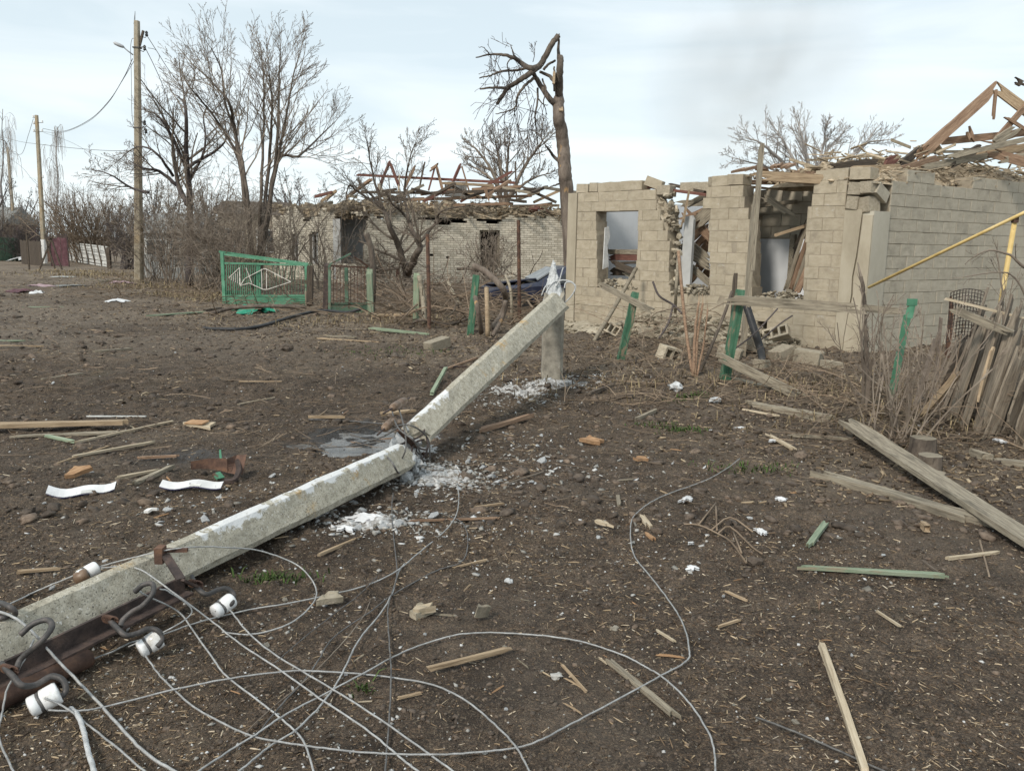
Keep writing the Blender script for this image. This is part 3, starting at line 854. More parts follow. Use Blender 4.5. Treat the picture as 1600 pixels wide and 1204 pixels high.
yt((1458, 225), (1470, 242), 14.5, 14.4, .06, .14, M['wood_tan'])
yt((1434, 236), (1402, 262), 14.0, 13.4, .04, .14, M['wood_dark'], 'plank')
yt((1380, 258), (1401, 246), 13.3, 13.4, .05, .13, M['wood_red'], 'plank')
for p, q, y0, y1, w, h, mt in (((1520, 246), (1640, 222), 13.9, 14.2, .05, .12, 'wood_tan'), ((1440, 262), (1560, 240), 13.5, 14.0, .05, .10, 'wood_grey'), ((1530, 226), (1650, 240), 14.8, 14.6, .05, .14, 'wood_brown'), ((1560, 250), (1660, 236), 13.8, 14.0, .06, .12, 'wood_grey'),
    ((1400, 268), (1470, 246), 13.2, 13.8, .04, .12, 'wood_brown'), ((1490, 254), (1530, 232), 13.7, 14.0, .05, .14, 'wood_dark'), ((1570, 214), (1640, 190), 14.7, 14.9, .05, .13, 'wood_brown'), ((1545, 238), (1620, 258), 13.9, 13.7, .04, .15, 'wood_brown'), ((1300, 262), (1370, 252), 13.0, 13.4, .04, .12, 'wood_dark'), ((1330, 266), (1412, 262), 12.9, 13.2, .05, .12, 'wood_tan')):
    yt(p, q, y0, y1, w, h, M[mt], 'plank')
yt((1590, 128), (1598, 132), 14.6, 14.6, .05, .10, M['wood_dark'], 'batten')
# ceiling joists and boards over the third hole
yt((1172, 273), (1283, 281), 13.25, 12.75, .14, .14, M['wood_tan'], 'ceiling_joist')
for k in range(9):
    a = FP(3.2 + k * .24, 2.66, -.1 - .15 * RB.random()); b = a - FN * 2.2 + V((RB.uniform(-.1, .1), 0, RB.uniform(-.05, .25)))
    timber(a, b, .17, .03, B_, house, 'ceiling_board', r=RB)
for px0, py0, px1, py1 in ((1150, 268, 1180, 261), (1186, 262, 1196, 268), (1205, 263, 1220, 257), (1222, 262, 1242, 255), (1240, 268, 1272, 272)):
    yt((px0, py0), (px1, py1), 13.3, 13.6, .16, .04, B_, 'ceiling_board')
timber(FP(4.2, 2.42, -.3), FP(4.62, 2.10, -.5), .08, .1, M['wood_grey'], house, 'ceiling_joist')
timber(FP(3.5, 2.28, -.9), FP(4.5, 2.36, -.9), .08, .06, M['wood_grey'], house, 'batten')
# collapsed boards seen in the second and third holes
def fp_t(p, q, o0, o1, w, h, mt, name='fallen_board', **k):
    u, z = on_plane(p[0], p[1], HA - FN * o0, FD); a = HA - FN * o0 + FD * u + V((0, 0, z))
    u, z = on_plane(q[0], q[1], HA - FN * o1, FD); b = HA - FN * o1 + FD * u + V((0, 0, z))
    return timber(a, b, w, h, mt, house, name, **k)
WGY, WBR = M['wood_grey'], M['wood_brown']
for p, q, o0, o1, w, h, mt in (
    ((1068, 330), (1112, 372), .5, .5, .05, .16, WBR), ((1086, 352), (1114, 325), .4, .42, .05, .24, WGY), ((1070, 380), (1100, 355), .9, .9, .04, .16, WBR),
    ((1078, 395), (1108, 362), 1.0, 1.0, .04, .13, WBR), ((1092, 400), (1114, 372), 1.05, 1.05, .04, .16, WBR), ((1070, 372), (1108, 404), .6, .6, .05, .10, WGY),
    ((1066, 382), (1108, 412), .55, .55, .05, .10, WGY), ((1064, 390), (1110, 420), .5, .5, .05, .09, WGY), ((1066, 405), (1112, 445), .45, .4, .05, .11, WGY),
    ((1070, 445), (1090, 420), .9, .9, .04, .20, WBR), ((1082, 425), (1110, 400), 1.0, 1.0, .04, .16, WBR), ((1075, 320), (1112, 300), .8, .8, .04, .10, WGY),
    ((1066, 345), (1100, 330), 1.2, 1.2, .03, .14, WBR), ((1096, 440), (1115, 410), 1.1, 1.1, .04, .16, WBR), ((1062, 318), (1116, 316), 1.3, 1.3, .04, .12, WGY),
    ((1228, 450), (1262, 345), .55, .6, .03, .11, WGY), ((1236, 450), (1264, 362), .5, .55, .03, .11, WBR), ((1232, 440), (1266, 372), .62, .62, .03, .09, WGY),
    ((1240, 458), (1266, 380), .45, .5, .03, .11, WGY), ((1244, 460), (1270, 400), .4, .42, .03, .10, WBR), ((1248, 420), (1268, 352), .7, .7, .03, .10, M['wood_dark']),
    ((1238, 400), (1266, 340), .8, .8, .03, .10, M['wood_dark']), ((1216, 366), (1262, 352), .35, .6, .12, .05, M['wood_tan']),
    ((1066, 352), (1076, 302), .05, .08, .02, .13, M['wood_tan']), ((960, 412), (1004, 430), .45, .4, .05, .13, M['wood_dark']), ((952, 402), (1010, 402), .75, .4, .1, .12, M['wood_red']), ((956, 411), (1006, 410), .7, .4, .04, .05, M['wood_dark']),
    ((975, 425), (1000, 440), .5, .5, .05, .06, WGY), ((953, 394), (1008, 393), .8, .45, .2, .09, WGY), ((955, 424), (1006, 424), .78, .42, .1, .16, M['wood_dark'])):
    fp_t(p, q, o0, o1, w, h, mt)
fp_t((985, 288), (1108, 305), .2, .25, .05, .05, M['wood_red'], 'batten')
fp_t((1046, 288), (1100, 300), .4, .25, .05, .05, M['wood_dark'], 'batten')
# whatever lies loose along the wall tops: clay, straw, chips (nobody could count it)
mb = MB()
def mound(mb, P, u0, u1, o0, o1, z, h, sd, nu=30, no=9):
    vs = []
    for i in range(nu + 1):
        for j in range(no + 1):
            a, b = i / nu, j / no
            e = min(1, 6 * a, 6 * (1 - a)) * (4 * b * (1 - b)) ** .6
            nn = float(fbm(a * (u1 - u0) * 2 + sd, b * (o1 - o0) * 2 + sd, 1.3, 3))
            vs.append(P(u0 + (u1 - u0) * a, z - .06 + (h + .05) * e * max(.15, .75 + 1.1 * nn), o0 + (o1 - o0) * b))
    mb.add(vs, [(i * (no + 1) + j, i * (no + 1) + j + 1, (i + 1) * (no + 1) + j + 1, (i + 1) * (no + 1) + j) for i in range(nu) for j in range(no)])
def heap(mb, P, u0, u1, o0, o1, z, h, n, r, smin=.02, smax=.09, flat_=.7):
    for _ in range(n):
        u = r.uniform(u0, u1); o = r.uniform(o0, o1)
        e = 4 * (u - u0) * (u1 - u) / (u1 - u0) ** 2; e2 = 4 * (o - o0) * (o1 - o) / (o1 - o0) ** 2
        s = smin + (smax - smin) * r.random() ** 2.2
        zz = z + h * (e ** .5) * (e2 ** .5) * r.random()
        mb.rock(P(u, zz, o), (s * r.uniform(.7, 1.6), s * r.uniform(.7, 1.4), s * flat_), r, Matrix.Rotation(r.uniform(0, 6), 3, 'Z'))
mound(mb, SP, .0, 2.6, -1.1, .0, 2.58, .20, 1); mound(mb, SP, 2.3, 8.4, -1.9, -.2, 2.70, .32, 2, 60, 12); mound(mb, SP, 1.2, 8.6, -3.4, -.7, 2.6, .55, 4, 90, 20); mound(mb, FP, 4.3, 5.9, -1.0, .0, 2.58, .16, 3)
heap(mb, SP, .1, 2.6, -1.1, .0, 2.57, .30, 420, RB, .02, .10)
heap(mb, SP, 2.3, 7.5, -1.6, -.25, 2.68, .36, 800, RB, .02, .11); heap(mb, SP, 1.2, 8, -3.2, -.7, 2.75, .55, 2400, RB, .02, .16)
for k in range(330):
    u = RB.uniform(1.2, 7.5); p = SP(u, 2.85 + RB.uniform(0, .45), RB.uniform(-2.6, -.5)); q = p + V((RB.uniform(-.5, .5), RB.uniform(-.3, .3), RB.uniform(-.2, .12))); mb.beam(p, q, RB.uniform(.01, .06), RB.uniform(.008, .02), RB.uniform(0, 3))
heap(mb, FP, 4.4, 5.9, -.9, .02, 2.58, .22, 260, RB, .02, .09)
heap(mb, FP, 3.9, 4.9, -.5, .0, 2.70, .12, 120, RB, .02, .07)
for k in range(160):
    u = RB.uniform(.2, 4.5); p = SP(u, 2.64 + RB.uniform(0, .18) + .1 * (u > 2.3), RB.uniform(-.7, .02)); q = p + V((RB.uniform(-.3, .3), RB.uniform(-.2, .2), RB.uniform(-.12, .06)))
    mb.beam(p, q, .012, .008)
mb.build('roof_fill', M['clay'], house, kind='stuff')
RF_DONE = True
mb = MB()
for a, b, o in ((FU(934, 443)[0], FU(996, 443)[0], .72), (FU(1050, 450)[0], FU(1108, 450)[0], .70), (FU(1176, 460)[0], FU(1254, 460)[0], .66)):
    zb = {0.72: FU(960, 446)[1], .70: FU(1080, 456)[1], .66: FU(1215, 468)[1]}[o]
    heap(mb, FP, a, b, -.36, .03, zb - .03, .17, 240, RB, .02, .11)
heap(mb, FP, .5, 5.3, -2.4, -.4, .10, .55, 500, RB, .04, .22)
mb.build('rubble', M['rubble'], house, kind='stuff')
# rubble heaped at the foot of the front wall
mb = MB()
mound(mb, FP, -.3, 6.3, 1.15, -.02, .08, .10, 5, 60, 10); mound(mb, FP, 2.1, 5.3, 1.05, -.02, .08, .36, 6, 40, 12); mound(mb, FP, 1.2, 3.0, 1.3, .1, .08, .12, 7, 30, 10)
heap(mb, FP, -.2, 6.2, .05, 1.2, .06, .12, 1500, RB, .012, .10)
heap(mb, FP, 2.0, 5.4, .0, 1.15, .10, .40, 1500, RB, .015, .16)
heap(mb, FP, 1.2, 3.0, .2, 1.3, .04, .16, 300, RB, .02, .12)
heap(mb, SP, -.3, 2.2, .05, .8, .04, .12, 220, RB, .015, .08)
T(mb.build('rubble', M['rubble']), 'beige rubble heaped along the foot of the block house wall', 'rubble', kind='stuff')

# hollow blocks lying in the rubble
def hollow_block(px, py, yaw, tilt, roll_, label, holes_n=3, L=.38, mt='block_broken', dz=.0):
    mb = MB(); W, H, t = .18, .17, .03
    mb.box((0, -W / 2 + t / 2, 0), (L, t, H)); mb.box((0, W / 2 - t / 2, 0), (L, t, H)); mb.box((0, 0, -H / 2 + t * .6), (L - 2 * t, W - 2 * t, t))
    n = holes_n
    for i in range(n + 1):
        mb.box((-L / 2 + t / 2 + i * (L - t) / n, 0, 0), (t, W - 2 * t, H - .004))
    R_ = Matrix.Rotation(yaw, 3, 'Z') @ Matrix.Rotation(tilt, 3, 'Y') @ Matrix.Rotation(roll_, 3, 'X')
    p = G(px, py); 
    o = link('hollow_block', mb.mesh('hollow_block'), M[mt], None, Mx(p + V((0, 0, .085 + dz)), R_))
    return T(o, label, 'block', 'hollow blocks fallen from the ruined house')
hollow_block(1212, 545, -.5, -.35, 1.05, 'hollow cinder block showing three round holes, tilted on the rubble', dz=.14)
hollow_block(1045, 562, .5, .25, 1.75, 'broken hollow block with two dark holes lying in front of the wall', 2, .28)
hollow_block(958, 524, -.9, .25, 1.0, 'hollow block half buried at the wall foot right of the pole stump', 3)
def solid_block(px, py, yaw, tilt, s, label, mt=BMR, dz=0.):
    o = link('fallen_block', RB.choice(mt), None, None, Mx(G(px, py) + V((0, 0, s[2] * .4 + dz)), Matrix.Rotation(yaw, 3, 'Z') @ Matrix.Rotation(tilt, 3, 'Y'), s))
    return T(o, label, 'block', 'blocks fallen from the ruined house')
solid_block(1262, 566, -.6, .08, (.34, .22, .18), 'squarish fallen cinder block by the corner of the house')
solid_block(1140, 560, -.5, .2, (.30, .2, .17), 'fallen block behind the green post with the rail')
solid_block(1115, 530, -.9, -.4, (.24, .2, .17), 'broken block leaning on the wall below the second hole', dz=.1)
solid_block(1172, 552, .3, .3, (.25, .22, .16), 'broken block beside the tall leaning plank', dz=.05)
solid_block(1222, 562, .5, -.3, (.30, .2, .18), 'broken block under the three-holed block')
solid_block(1180, 528, .8, .5, (.22, .18, .15), 'small broken block high on the rubble by the bent pipe', dz=.12)
solid_block(1010, 528, .2, .2, (.22, .2, .14), 'broken block below the left window hole', dz=.04)
solid_block(1075, 540, 1.1, -.2, (.26, .18, .16), 'broken block among the thin saplings', dz=.03)
solid_block(1190, 575, .9, .1, (.2, .16, .12), 'chunk of block at the near edge of the rubble')
solid_block(1300, 575, .2, .1, (.24, .18, .1), 'flat chunk of block near the cracked corner')

# ================================================================= WHITE BRICK HOUSE
RC = random.Random(23)
CC = V((-5.55, 31.0, 0)); CR = V((2.55, 33.2, 0)); CL = V((-10.2, 35.6, 0))
bh = thing('brick_house', 'white brick house with a torn open corner and its red roof frame bared', 'house', (-2, 35, 0))
def brick_face(O, E, top, holes_, name):
    D_ = (E - O).normalized(); L = (E - O).length; N_ = V((D_.y, -D_.x, 0))
    if N_.y > 0: N_ = -N_
    R_ = Matrix((D_, -N_, V((0, 0, 1)))).transposed()
    P = lambda u, z, off=0.: O + D_ * u + N_ * off + V((0, 0, z))
    hh = [[on_plane(px, py, O, D_) for px, py in h] for h in holes_]
    bk, mo = MB(), MB()
    bl, bh_ = .25, .0835
    row = 0; z = -.1
    while z < top(0) + 1:
        u = -(bl / 2 if row % 2 else 0)
        while u < L:
            a, b = max(u, 0), min(u + bl, L); u += bl
            if b - a < .05: continue
            m = ((a + b) / 2, z + bh_ / 2)
            if m[1] > top(m[0]) + RC.uniform(-.12, .06): continue
            if all(any(inpoly((a + (b - a) * (q + .5) / 8, m[1]), h) for h in hh) for q in range(8)): continue
            ts = [a + (b - a) * (q + .5) / 8 for q in range(8)]; ok_ = [not any(inpoly((t, m[1]), h) for h in hh) for t in ts]
            run = [q for q in range(8) if ok_[q]]
            if len(run) < 8:
                a2, b2 = a + (b - a) * run[0] / 8, a + (b - a) * (run[-1] + 1) / 8
                a, b = a2, b2; m = ((a + b) / 2, m[1])
            mo.box(P(m[0], m[1], -.135), (b - a, .25, bh_), R_)
            bk.box(P(m[0], m[1], -.125 + RC.uniform(-.004, .004)), (b - a - .016, .255, bh_ - .016), R_)
        z += bh_; row += 1
    w = mo.build('wall', M['brick_mortar'], bh)
    bk.build('brick', M['brick'], w, kind='stuff')
    return P, R_, D_, N_, L
rag = lambda s: (lambda u: 2.68 + .8 * float(fbm(u * .8 + s * 9, s, 1.0, 3)) * (1 if u > .6 else .3))
win_px = [(750, 360), (781, 360), (781, 420), (750, 420)]
PF, RF, DF, NF, LF = brick_face(CC, CR, rag(0), [win_px, [(500, 332), (571, 336), (574, 352), (569, 364), (575, 378), (563, 388), (566, 398), (556, 405), (558, 414), (500, 414)], [(560, 260), (590, 300), (575, 345), (560, 345)], [(671, 394), (678, 391), (677, 401), (673, 402)], [(697, 397), (701, 396), (701, 404), (697, 403)]], 'front')
PL, RL, DL, NL, LL = brick_face(CC, CL, rag(2), [[(522, 340), (530, 334), (575, 337), (575, 412), (520, 412), (524, 395), (520, 380), (525, 360)], [(483, 364), (497, 364), (497, 412), (484, 412)], [(456, 366), (466, 366), (466, 410), (456, 410)]], 'left')
# openings: frames, and inner surfaces coloured near-black for the room's shade
def fill_window(P, R_, O, D_, poly, framed=True, glass=True, nm='window'):
    us = [on_plane(px, py, O, D_) for px, py in poly]
    a, b = min(u for u, _ in us), max(u for u, _ in us); c, d = min(z for _, z in us), max(z for _, z in us)
    fr = MB(); t = .07
    for (x, y, w, h) in ((a + t / 2, (c + d) / 2, t, d - c), (b - t / 2, (c + d) / 2, t, d - c), ((a + b) / 2, d - t / 2, b - a - 2 * t, t), ((a + b) / 2, c + t / 2, b - a - 2 * t, t)):
        fr.box(P(x, y, -.17), (w, .07, h), R_)
    if framed: fr.box(P((a + b) / 2, (c + d) / 2, -.17), (.05, .05, d - c - 2 * t), R_)
    w = fr.build(nm, M['wood_grey'] if not glass else M['white_boards'], bh)
    g = MB()
    if glass:
        g.box(P((a + b) / 2 - (b - a) / 4, (c + d) / 2, -.18), ((b - a) / 2 - .1, .01, d - c - 2 * t), R_); g.build('pane', M['glass_dark'], w)
    return w
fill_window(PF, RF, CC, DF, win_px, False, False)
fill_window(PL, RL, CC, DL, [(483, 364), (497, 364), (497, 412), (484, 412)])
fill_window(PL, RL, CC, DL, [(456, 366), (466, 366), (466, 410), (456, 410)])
mb = MB()
for P, R_, L in ((PF, RF, LF), (PL, RL, LL)):
    pass
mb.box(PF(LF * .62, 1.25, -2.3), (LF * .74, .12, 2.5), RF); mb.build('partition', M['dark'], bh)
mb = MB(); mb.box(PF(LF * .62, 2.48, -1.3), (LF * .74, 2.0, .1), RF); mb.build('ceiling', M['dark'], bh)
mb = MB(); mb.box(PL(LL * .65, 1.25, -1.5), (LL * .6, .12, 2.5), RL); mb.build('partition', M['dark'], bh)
# grey room seen in the broken corner
mb = MB(); a, b = Y(528, 340, 32.4), Y(578, 340, 33.3)
mb.box(V(((a.x + b.x) / 2, 33.3, 1.25)), (1.9, .12, 2.5), frame(V((1, .1, 0)))); mb.build('partition', M['plaster'], bh)
mb = MB(); a = Y(525, 380, 32.0); mb.box(V((a.x, 32.3, 1.25)), (.35, .1, 2.3), frame(V((1, -.5, 0)))); mb.build('partition', M['plaster_white'], bh)
# rear and far walls
mb = MB(); q = CL + V((7.5, 6.5, 0)); 
for a, b in ((CL, q), (q, CR)):
    mb = MB(); mb.box((a + b) / 2 + V((0, .3, 1.3)), ((b - a).length * .97, .25, 2.6), frame(b - a)); mb.build('wall', M['brick'], bh)
# roof frame in red paint, bared
def bt(p, q, y0, y1, w, h, mt='wood_red', name='rafter', **k):
    return yt(p, q, y0, y1, w, h, M[mt], name, bh, r=RC, **k)
bt((556, 273), (811, 286), 34.0, 34.3, .07, .10)
for p, q, mt in (((609, 253), (589, 301), 'wood_red'), ((609, 253), (623, 290), 'wood_red'), ((649, 259), (631, 296), 'wood_brown'), ((663, 255), (654, 301), 'wood_dark'), ((680, 259), (669, 300), 'wood_red'),
                 ((682, 260), (693, 303), 'wood_brown'), ((673, 265), (683, 258), 'wood_brown'), ((720, 256), (701, 300), 'wood_red'), ((721, 258), (735, 305), 'wood_brown'), ((805, 252), (807, 310), 'wood_dark'),
                 ((800, 268), (742, 300), 'wood_red'), ((624, 276), (623, 300), 'wood_pale')):
    bt(p, q, 34.0 + RC.uniform(-.3, .3), 33.8 + RC.uniform(-.3, .3), .06, .11, mt)
for p, q, mt in (((690, 286), (770, 290), 'wood_tan'), ((500, 316), (526, 298), 'wood_tan'), ((543, 308), (580, 280), 'wood_brown'), ((490, 308), (520, 300), 'wood_red'), ((560, 300), (700, 302), 'wood_dark'), ((640, 312), (830, 306), 'wood_brown'),
                 ((650, 322), (800, 318), 'wood_brown'), ((700, 300), (810, 298), 'wood_dark'), ((735, 296), (815, 291), 'wood_brown'), ((800, 322), (872, 321), 'wood_tan'), ((780, 330), (860, 318), 'wood_brown'), ((470, 326), (520, 316), 'wood_grey'), ((760, 306), (800, 280), 'wood_brown'), ((830, 322), (868, 334), 'wood_red')) + tuple(((x, RC.uniform(292, 318)), (x + RC.uniform(-50, 60), RC.uniform(286, 316)), RC.choice(('wood_brown', 'wood_dark', 'wood_red', 'wood_grey', 'wood_dark', 'wood_tan'))) for x in [RC.uniform(560, 860) for _ in range(34)]):
    bt(p, q, 32.6 + RC.uniform(-.6, 1.0), 32.8 + RC.uniform(-.6, 1.0), .12, .10, mt, 'roof_board')
mb = MB(); mb.box(Y(712, 296, 34.2), (.75, .7, .55), Matrix.Rotation(.3, 3, 'Z')); mb.build('chimney', M['slate'], bh)
mb = MB()
mound(mb, PF, -.1, LF + .2, -.1, -2.4, 2.55, .52, 8, 60, 10); mound(mb, PL, -.1, LL, -.1, -2.2, 2.55, .5, 9, 50, 10)
for k in range(760):
    u = RC.uniform(-.2, LF); o = RC.uniform(-1.6, .22)
    p = PF(u, 2.70 + RC.uniform(0, .35) * (1 if o < -.2 else .5), o)
    if RC.random() < .45: mb.rock(p, [RC.uniform(.06, .22) for _ in range(3)], RC)
    else: mb.beam(p, p + V((RC.uniform(-.9, .9), RC.uniform(-.5, .5), RC.uniform(-.25, .12))), RC.uniform(.02, .08), RC.uniform(.015, .04))
for k in range(260):
    u = RC.uniform(0, LL); o = RC.uniform(-1.6, .1)
    p = PL(u, 2.68 + RC.uniform(0, .32), o)
    if RC.random() < .65: mb.rock(p, [RC.uniform(.08, .3) for _ in range(3)], RC)
    else: mb.beam(p, p + V((RC.uniform(-.8, .8), RC.uniform(-.5, .5), RC.uniform(-.2, .12))), RC.uniform(.02, .08), RC.uniform(.015, .04))
for k in range(90):
    p = Y(RC.uniform(524, 572), RC.uniform(320, 340), 31.4 + RC.uniform(0, .7)); mb.rock(p, [RC.uniform(.08, .26) for _ in range(3)], RC)
mb.build('roof_debris', M['clay'], bh, kind='stuff')
mb = MB(); mb.rock(Y(835, 327, 32.6), (.5, .4, .3), RC); mb.build('red_roof_sheet', M['wood_red'], bh)
# ================================================================= FALLEN POLE
RP = random.Random(5)
def pole_piece(name, a, b, w0, h0, w1, h1, mt, parent, roll=0.0, n=26, broken=(0, 0), r=RP):
    """chamfered, slightly uneven concrete shaft from a to b; broken ends are torn"""
    a, b = V(a), V(b); L = (b - a).length; R_ = frame(b - a, roll)
    vs, fs = [], []; ns = 12
    for i in range(n + 1):
        t = i / n; w = w0 + (w1 - w0) * t; h = h0 + (h1 - h0) * t; c = min(w, h) * .14
        sec = [(-w/2, -h/2 + c), (-w/2, 0), (-w/2, h/2 - c), (-w/2 + c, h/2), (0, h/2), (w/2 - c, h/2), (w/2, h/2 - c), (w/2, 0), (w/2, -h/2 + c), (w/2 - c, -h/2), (0, -h/2), (-w/2 + c, -h/2)]
        for (y, z) in sec:
            dx = 0
            if i == 0 and broken[0]: dx = r.uniform(-broken[0], broken[0])
            if i == n and broken[1]: dx = r.uniform(-broken[1], broken[1])
            j = .0035
            vs.append((-L / 2 + L * t + dx, y + r.uniform(-j, j), z + r.uniform(-j, j)))
    for i in range(n):
        for j in range(ns):
            p, q = i * ns + j, i * ns + (j + 1) % ns
            fs.append((p, q, q + ns, p + ns))
    ca, cb = len(vs), len(vs) + 1
    vs += [(-L / 2 - (.04 if broken[0] else 0), .01, .02), (L / 2 + (.05 if broken[1] else 0), 0, .02)]
    for j in range(ns):
        fs.append((ca, (j + 1) % ns, j)); fs.append((cb, n * ns + j, n * ns + (j + 1) % ns))
    mb = MB(); mb.add(vs, fs)
    return link(name, mb.mesh(name), mt, parent, Mx((a + b) / 2, R_))

YSIGN = 1
# painted concrete: limewash flaking off the upper faces of part of the shaft
def painted(m0, x0, x1, zlo):
    m = m0.copy(); m.name = 'limewashed_concrete'
    n, l = m.node_tree.nodes, m.node_tree.links
    b = n['Principled BSDF']; src = b.inputs['Base Color'].links[0].from_socket
    tc = n.new('ShaderNodeTexCoord'); sp_ = n.new('ShaderNodeSeparateXYZ'); l.new(tc.outputs['Object'], sp_.inputs[0])
    nz = n.new('ShaderNodeTexNoise'); nz.inputs['Scale'].default_value = 9; nz.inputs['Detail'].default_value = 9; nz.inputs['Roughness'].default_value = .65
    l.new(tc.outputs['Object'], nz.inputs['Vector'])
    def mr(s, a, bb, c, d):
        x = n.new('ShaderNodeMapRange'); x.inputs['From Min'].default_value = a; x.inputs['From Max'].default_value = bb; x.inputs['To Min'].default_value = c; x.inputs['To Max'].default_value = d
        l.new(s, x.inputs['Value']); return x.outputs[0]
    def math_(op, a, bb):
        x = n.new('ShaderNodeMath'); x.operation = op
        for i, q in enumerate((a, bb)):
            if isinstance(q, float): x.inputs[i].default_value = q
            else: l.new(q, x.inputs[i])
        return x.outputs[0]
    band = math_('MULTIPLY', mr(sp_.outputs['X'], x0 - .25, x0 + .2, 0, 1), mr(sp_.outputs['X'], x1 - .2, x1 + .2, 1, 0))
    n2 = n.new('ShaderNodeTexNoise'); n2.inputs['Scale'].default_value = 34; n2.inputs['Detail'].default_value = 6; n2.inputs['Roughness'].default_value = .7
    l.new(tc.outputs['Object'], n2.inputs['Vector'])
    yy_ = mr(sp_.outputs['Y'], -.1, .1, .05, -.10)
    up = math_('ADD', mr(sp_.outputs['Z'], zlo, zlo + .13, -.32, .13), yy_) if YSIGN > 0 else math_('ADD', mr(sp_.outputs['Z'], zlo, zlo + .13, -.32, .13), mr(sp_.outputs['Y'], -.1, .1, -.10, .05))
    s = math_('ADD', math_('ADD', math_('ADD', math_('MULTIPLY', nz.outputs['Fac'], 1.15), math_('MULTIPLY', n2.outputs['Fac'], .35)), up), math_('MULTIPLY', band, 1.0))
    f = mr(s, 1.77, 1.83, 0, .95)
    mx = n.new('ShaderNodeMix'); mx.data_type = 'RGBA'; l.new(f, mx.inputs[0]); l.new(src, mx.inputs[6]); mx.inputs[7].default_value = (.72, .72, .71, 1)
    l.new(mx.outputs[2], b.inputs['Base Color'])
    return m

LP0 = Z(621, 718, .13) ; LP1 = Z(0, 1008, .115)
LD = (LP1 - LP0).normalized()
LPE = LP1 + LD * .75
fp = thing('fallen_utility_pole', 'snapped concrete utility pole lying across the dark soil with hooks and insulators', 'utility pole', (LP0.x, LP0.y, 0))
Ll = (LPE - LP0).length
pole_piece('lower_shaft', LPE, LP0, .165, .175, .20, .20, painted(M['concrete'], -Ll / 2 + 1.55, Ll / 2 + .3, -.03), fp, roll=-.50, broken=(0, .05))
UP0 = Z(649, 680, .175); UP1 = Y(868, 476, 9.45)
Lu = (UP1 - UP0).length
pole_piece('upper_shaft', UP0, UP1, .205, .215, .245, .255, painted(M['concrete'], -Lu / 2 - .2, -Lu / 2 + .75, -.02), fp, roll=-.72, broken=(.04, .07))
# the crushed joint
mb = MB()
J = (LP0 + UP0) / 2
for k in range(46):
    p = LP0.lerp(UP0, RP.uniform(-.15, 1.05)) + V((RP.uniform(-.09, .11), RP.uniform(-.08, .08), RP.uniform(-.15, .06)))
    mb.rock(p, [RP.uniform(.03, .13) for _ in range(3)], RP)
mb.build('crushed_core', M['concrete_broken'], fp, kind='stuff')
def tubes(name, paths, rad, mt, parent, n=6, res=6, smooth=True):
    mb = MB()
    for p in paths: mb.tube(catmull(p, res), rad, n)
    return mb.build(name, mt, parent, smooth)
U_ = (UP1 - UP0).normalized()
for k in range(5):                                       # bent reinforcing bars across the break
    a = LP0 - LD * .12 + V((RP.uniform(-.08, .08), RP.uniform(-.05, .05), RP.uniform(-.08, .07))); b = UP0 + U_ * .12 + V((RP.uniform(-.08, .08), RP.uniform(-.05, .05), RP.uniform(-.08, .08)))
    tubes('reinforcing_bar', [[a, a.lerp(b, .4) + V((RP.uniform(-.05, .09), 0, RP.uniform(-.07, .04))), b]], .007, M['rust_dark'], fp)
# strap, hardware and small insulators at the joint
q = Z(642, 700, .16)
mb = MB()
c0, c1 = Z(588, 560 + 85, .34), Z(660, 708, .02)
mb.beam(Z(625, 672, .33), Z(662, 712, .03), .05, .012); mb.build('clamp_strap', M['rust'], fp)
for k, pts in enumerate(([(612, 640, .32), (622, 668, .34), (648, 690, .28), (662, 722, .05)], [(622, 635, .36), (630, 662, .36), (634, 700, .24), (618, 735, .08)], [(605, 668, .26), (640, 664, .37), (668, 684, .22), (672, 716, .06)],
                         [(596, 704, .22), (612, 722, .2), (622, 738, .12), (628, 735, .06)], [(570, 690, .2), (598, 682, .26), (622, 668, .34)], [(488, 700, .02), (540, 697, .04), (596, 690, .18)], [(482, 655, .02), (540, 657, .02), (600, 662, .2)], [(600, 720, .2), (602, 745, .04), (596, 765, .01)])):
    tubes('tie_wire', [[Z(*p) for p in pts]], .006, M['wire_dark'], fp)
for (a, b) in (((632, 626, .40), (612, 638, .40)), ((616, 656, .32), (600, 670, .31))):
    A_, B2 = Z(*a), Z(*b); R_ = frame(B2 - A_) @ Matrix.Rotation(PI / 2, 3, 'Y')
    mb = MB(); L = (B2 - A_).length
    mb.lathe([(.018, 0), (.03, .01), (.034, L * .3), (.022, L * .42), (.034, L * .55), (.03, L * .9), (.015, L)], Mx(A_, R_))
    mb.build('spool_insulator', M['brown_porcelain'], fp, True)
    tubes('spool_bracket', [[A_ - (B2 - A_) * .4, B2 + (B2 - A_) * .6]], .008, M['rust_dark'], fp)
# angle-iron crossarm along the near side of the shaft
near = V((-LD.y, LD.x, 0)); near = near if near.y < 0 else -near
a0, a1 = Z(287, 912, .13), Z(0, 1052, .11)
ad = (a1 - a0).normalized()
mb = MB(); ae = a1 + ad * .6
mb.beam(a0, ae, .012, .075)
mb.beam(a0 + V((0, 0, -.032)) + near * .031, ae + V((0, 0, -.032)) + near * .031, .05, .010)
mb.build('crossarm', M['rust_dark'], fp)
mb = MB(); mb.tube([Z(138, 1027, .045), Z(0, 1092, .05), Z(-60, 1120, .05)], .036, 14); mb.build('steel_pipe', M['rust'], fp, True)
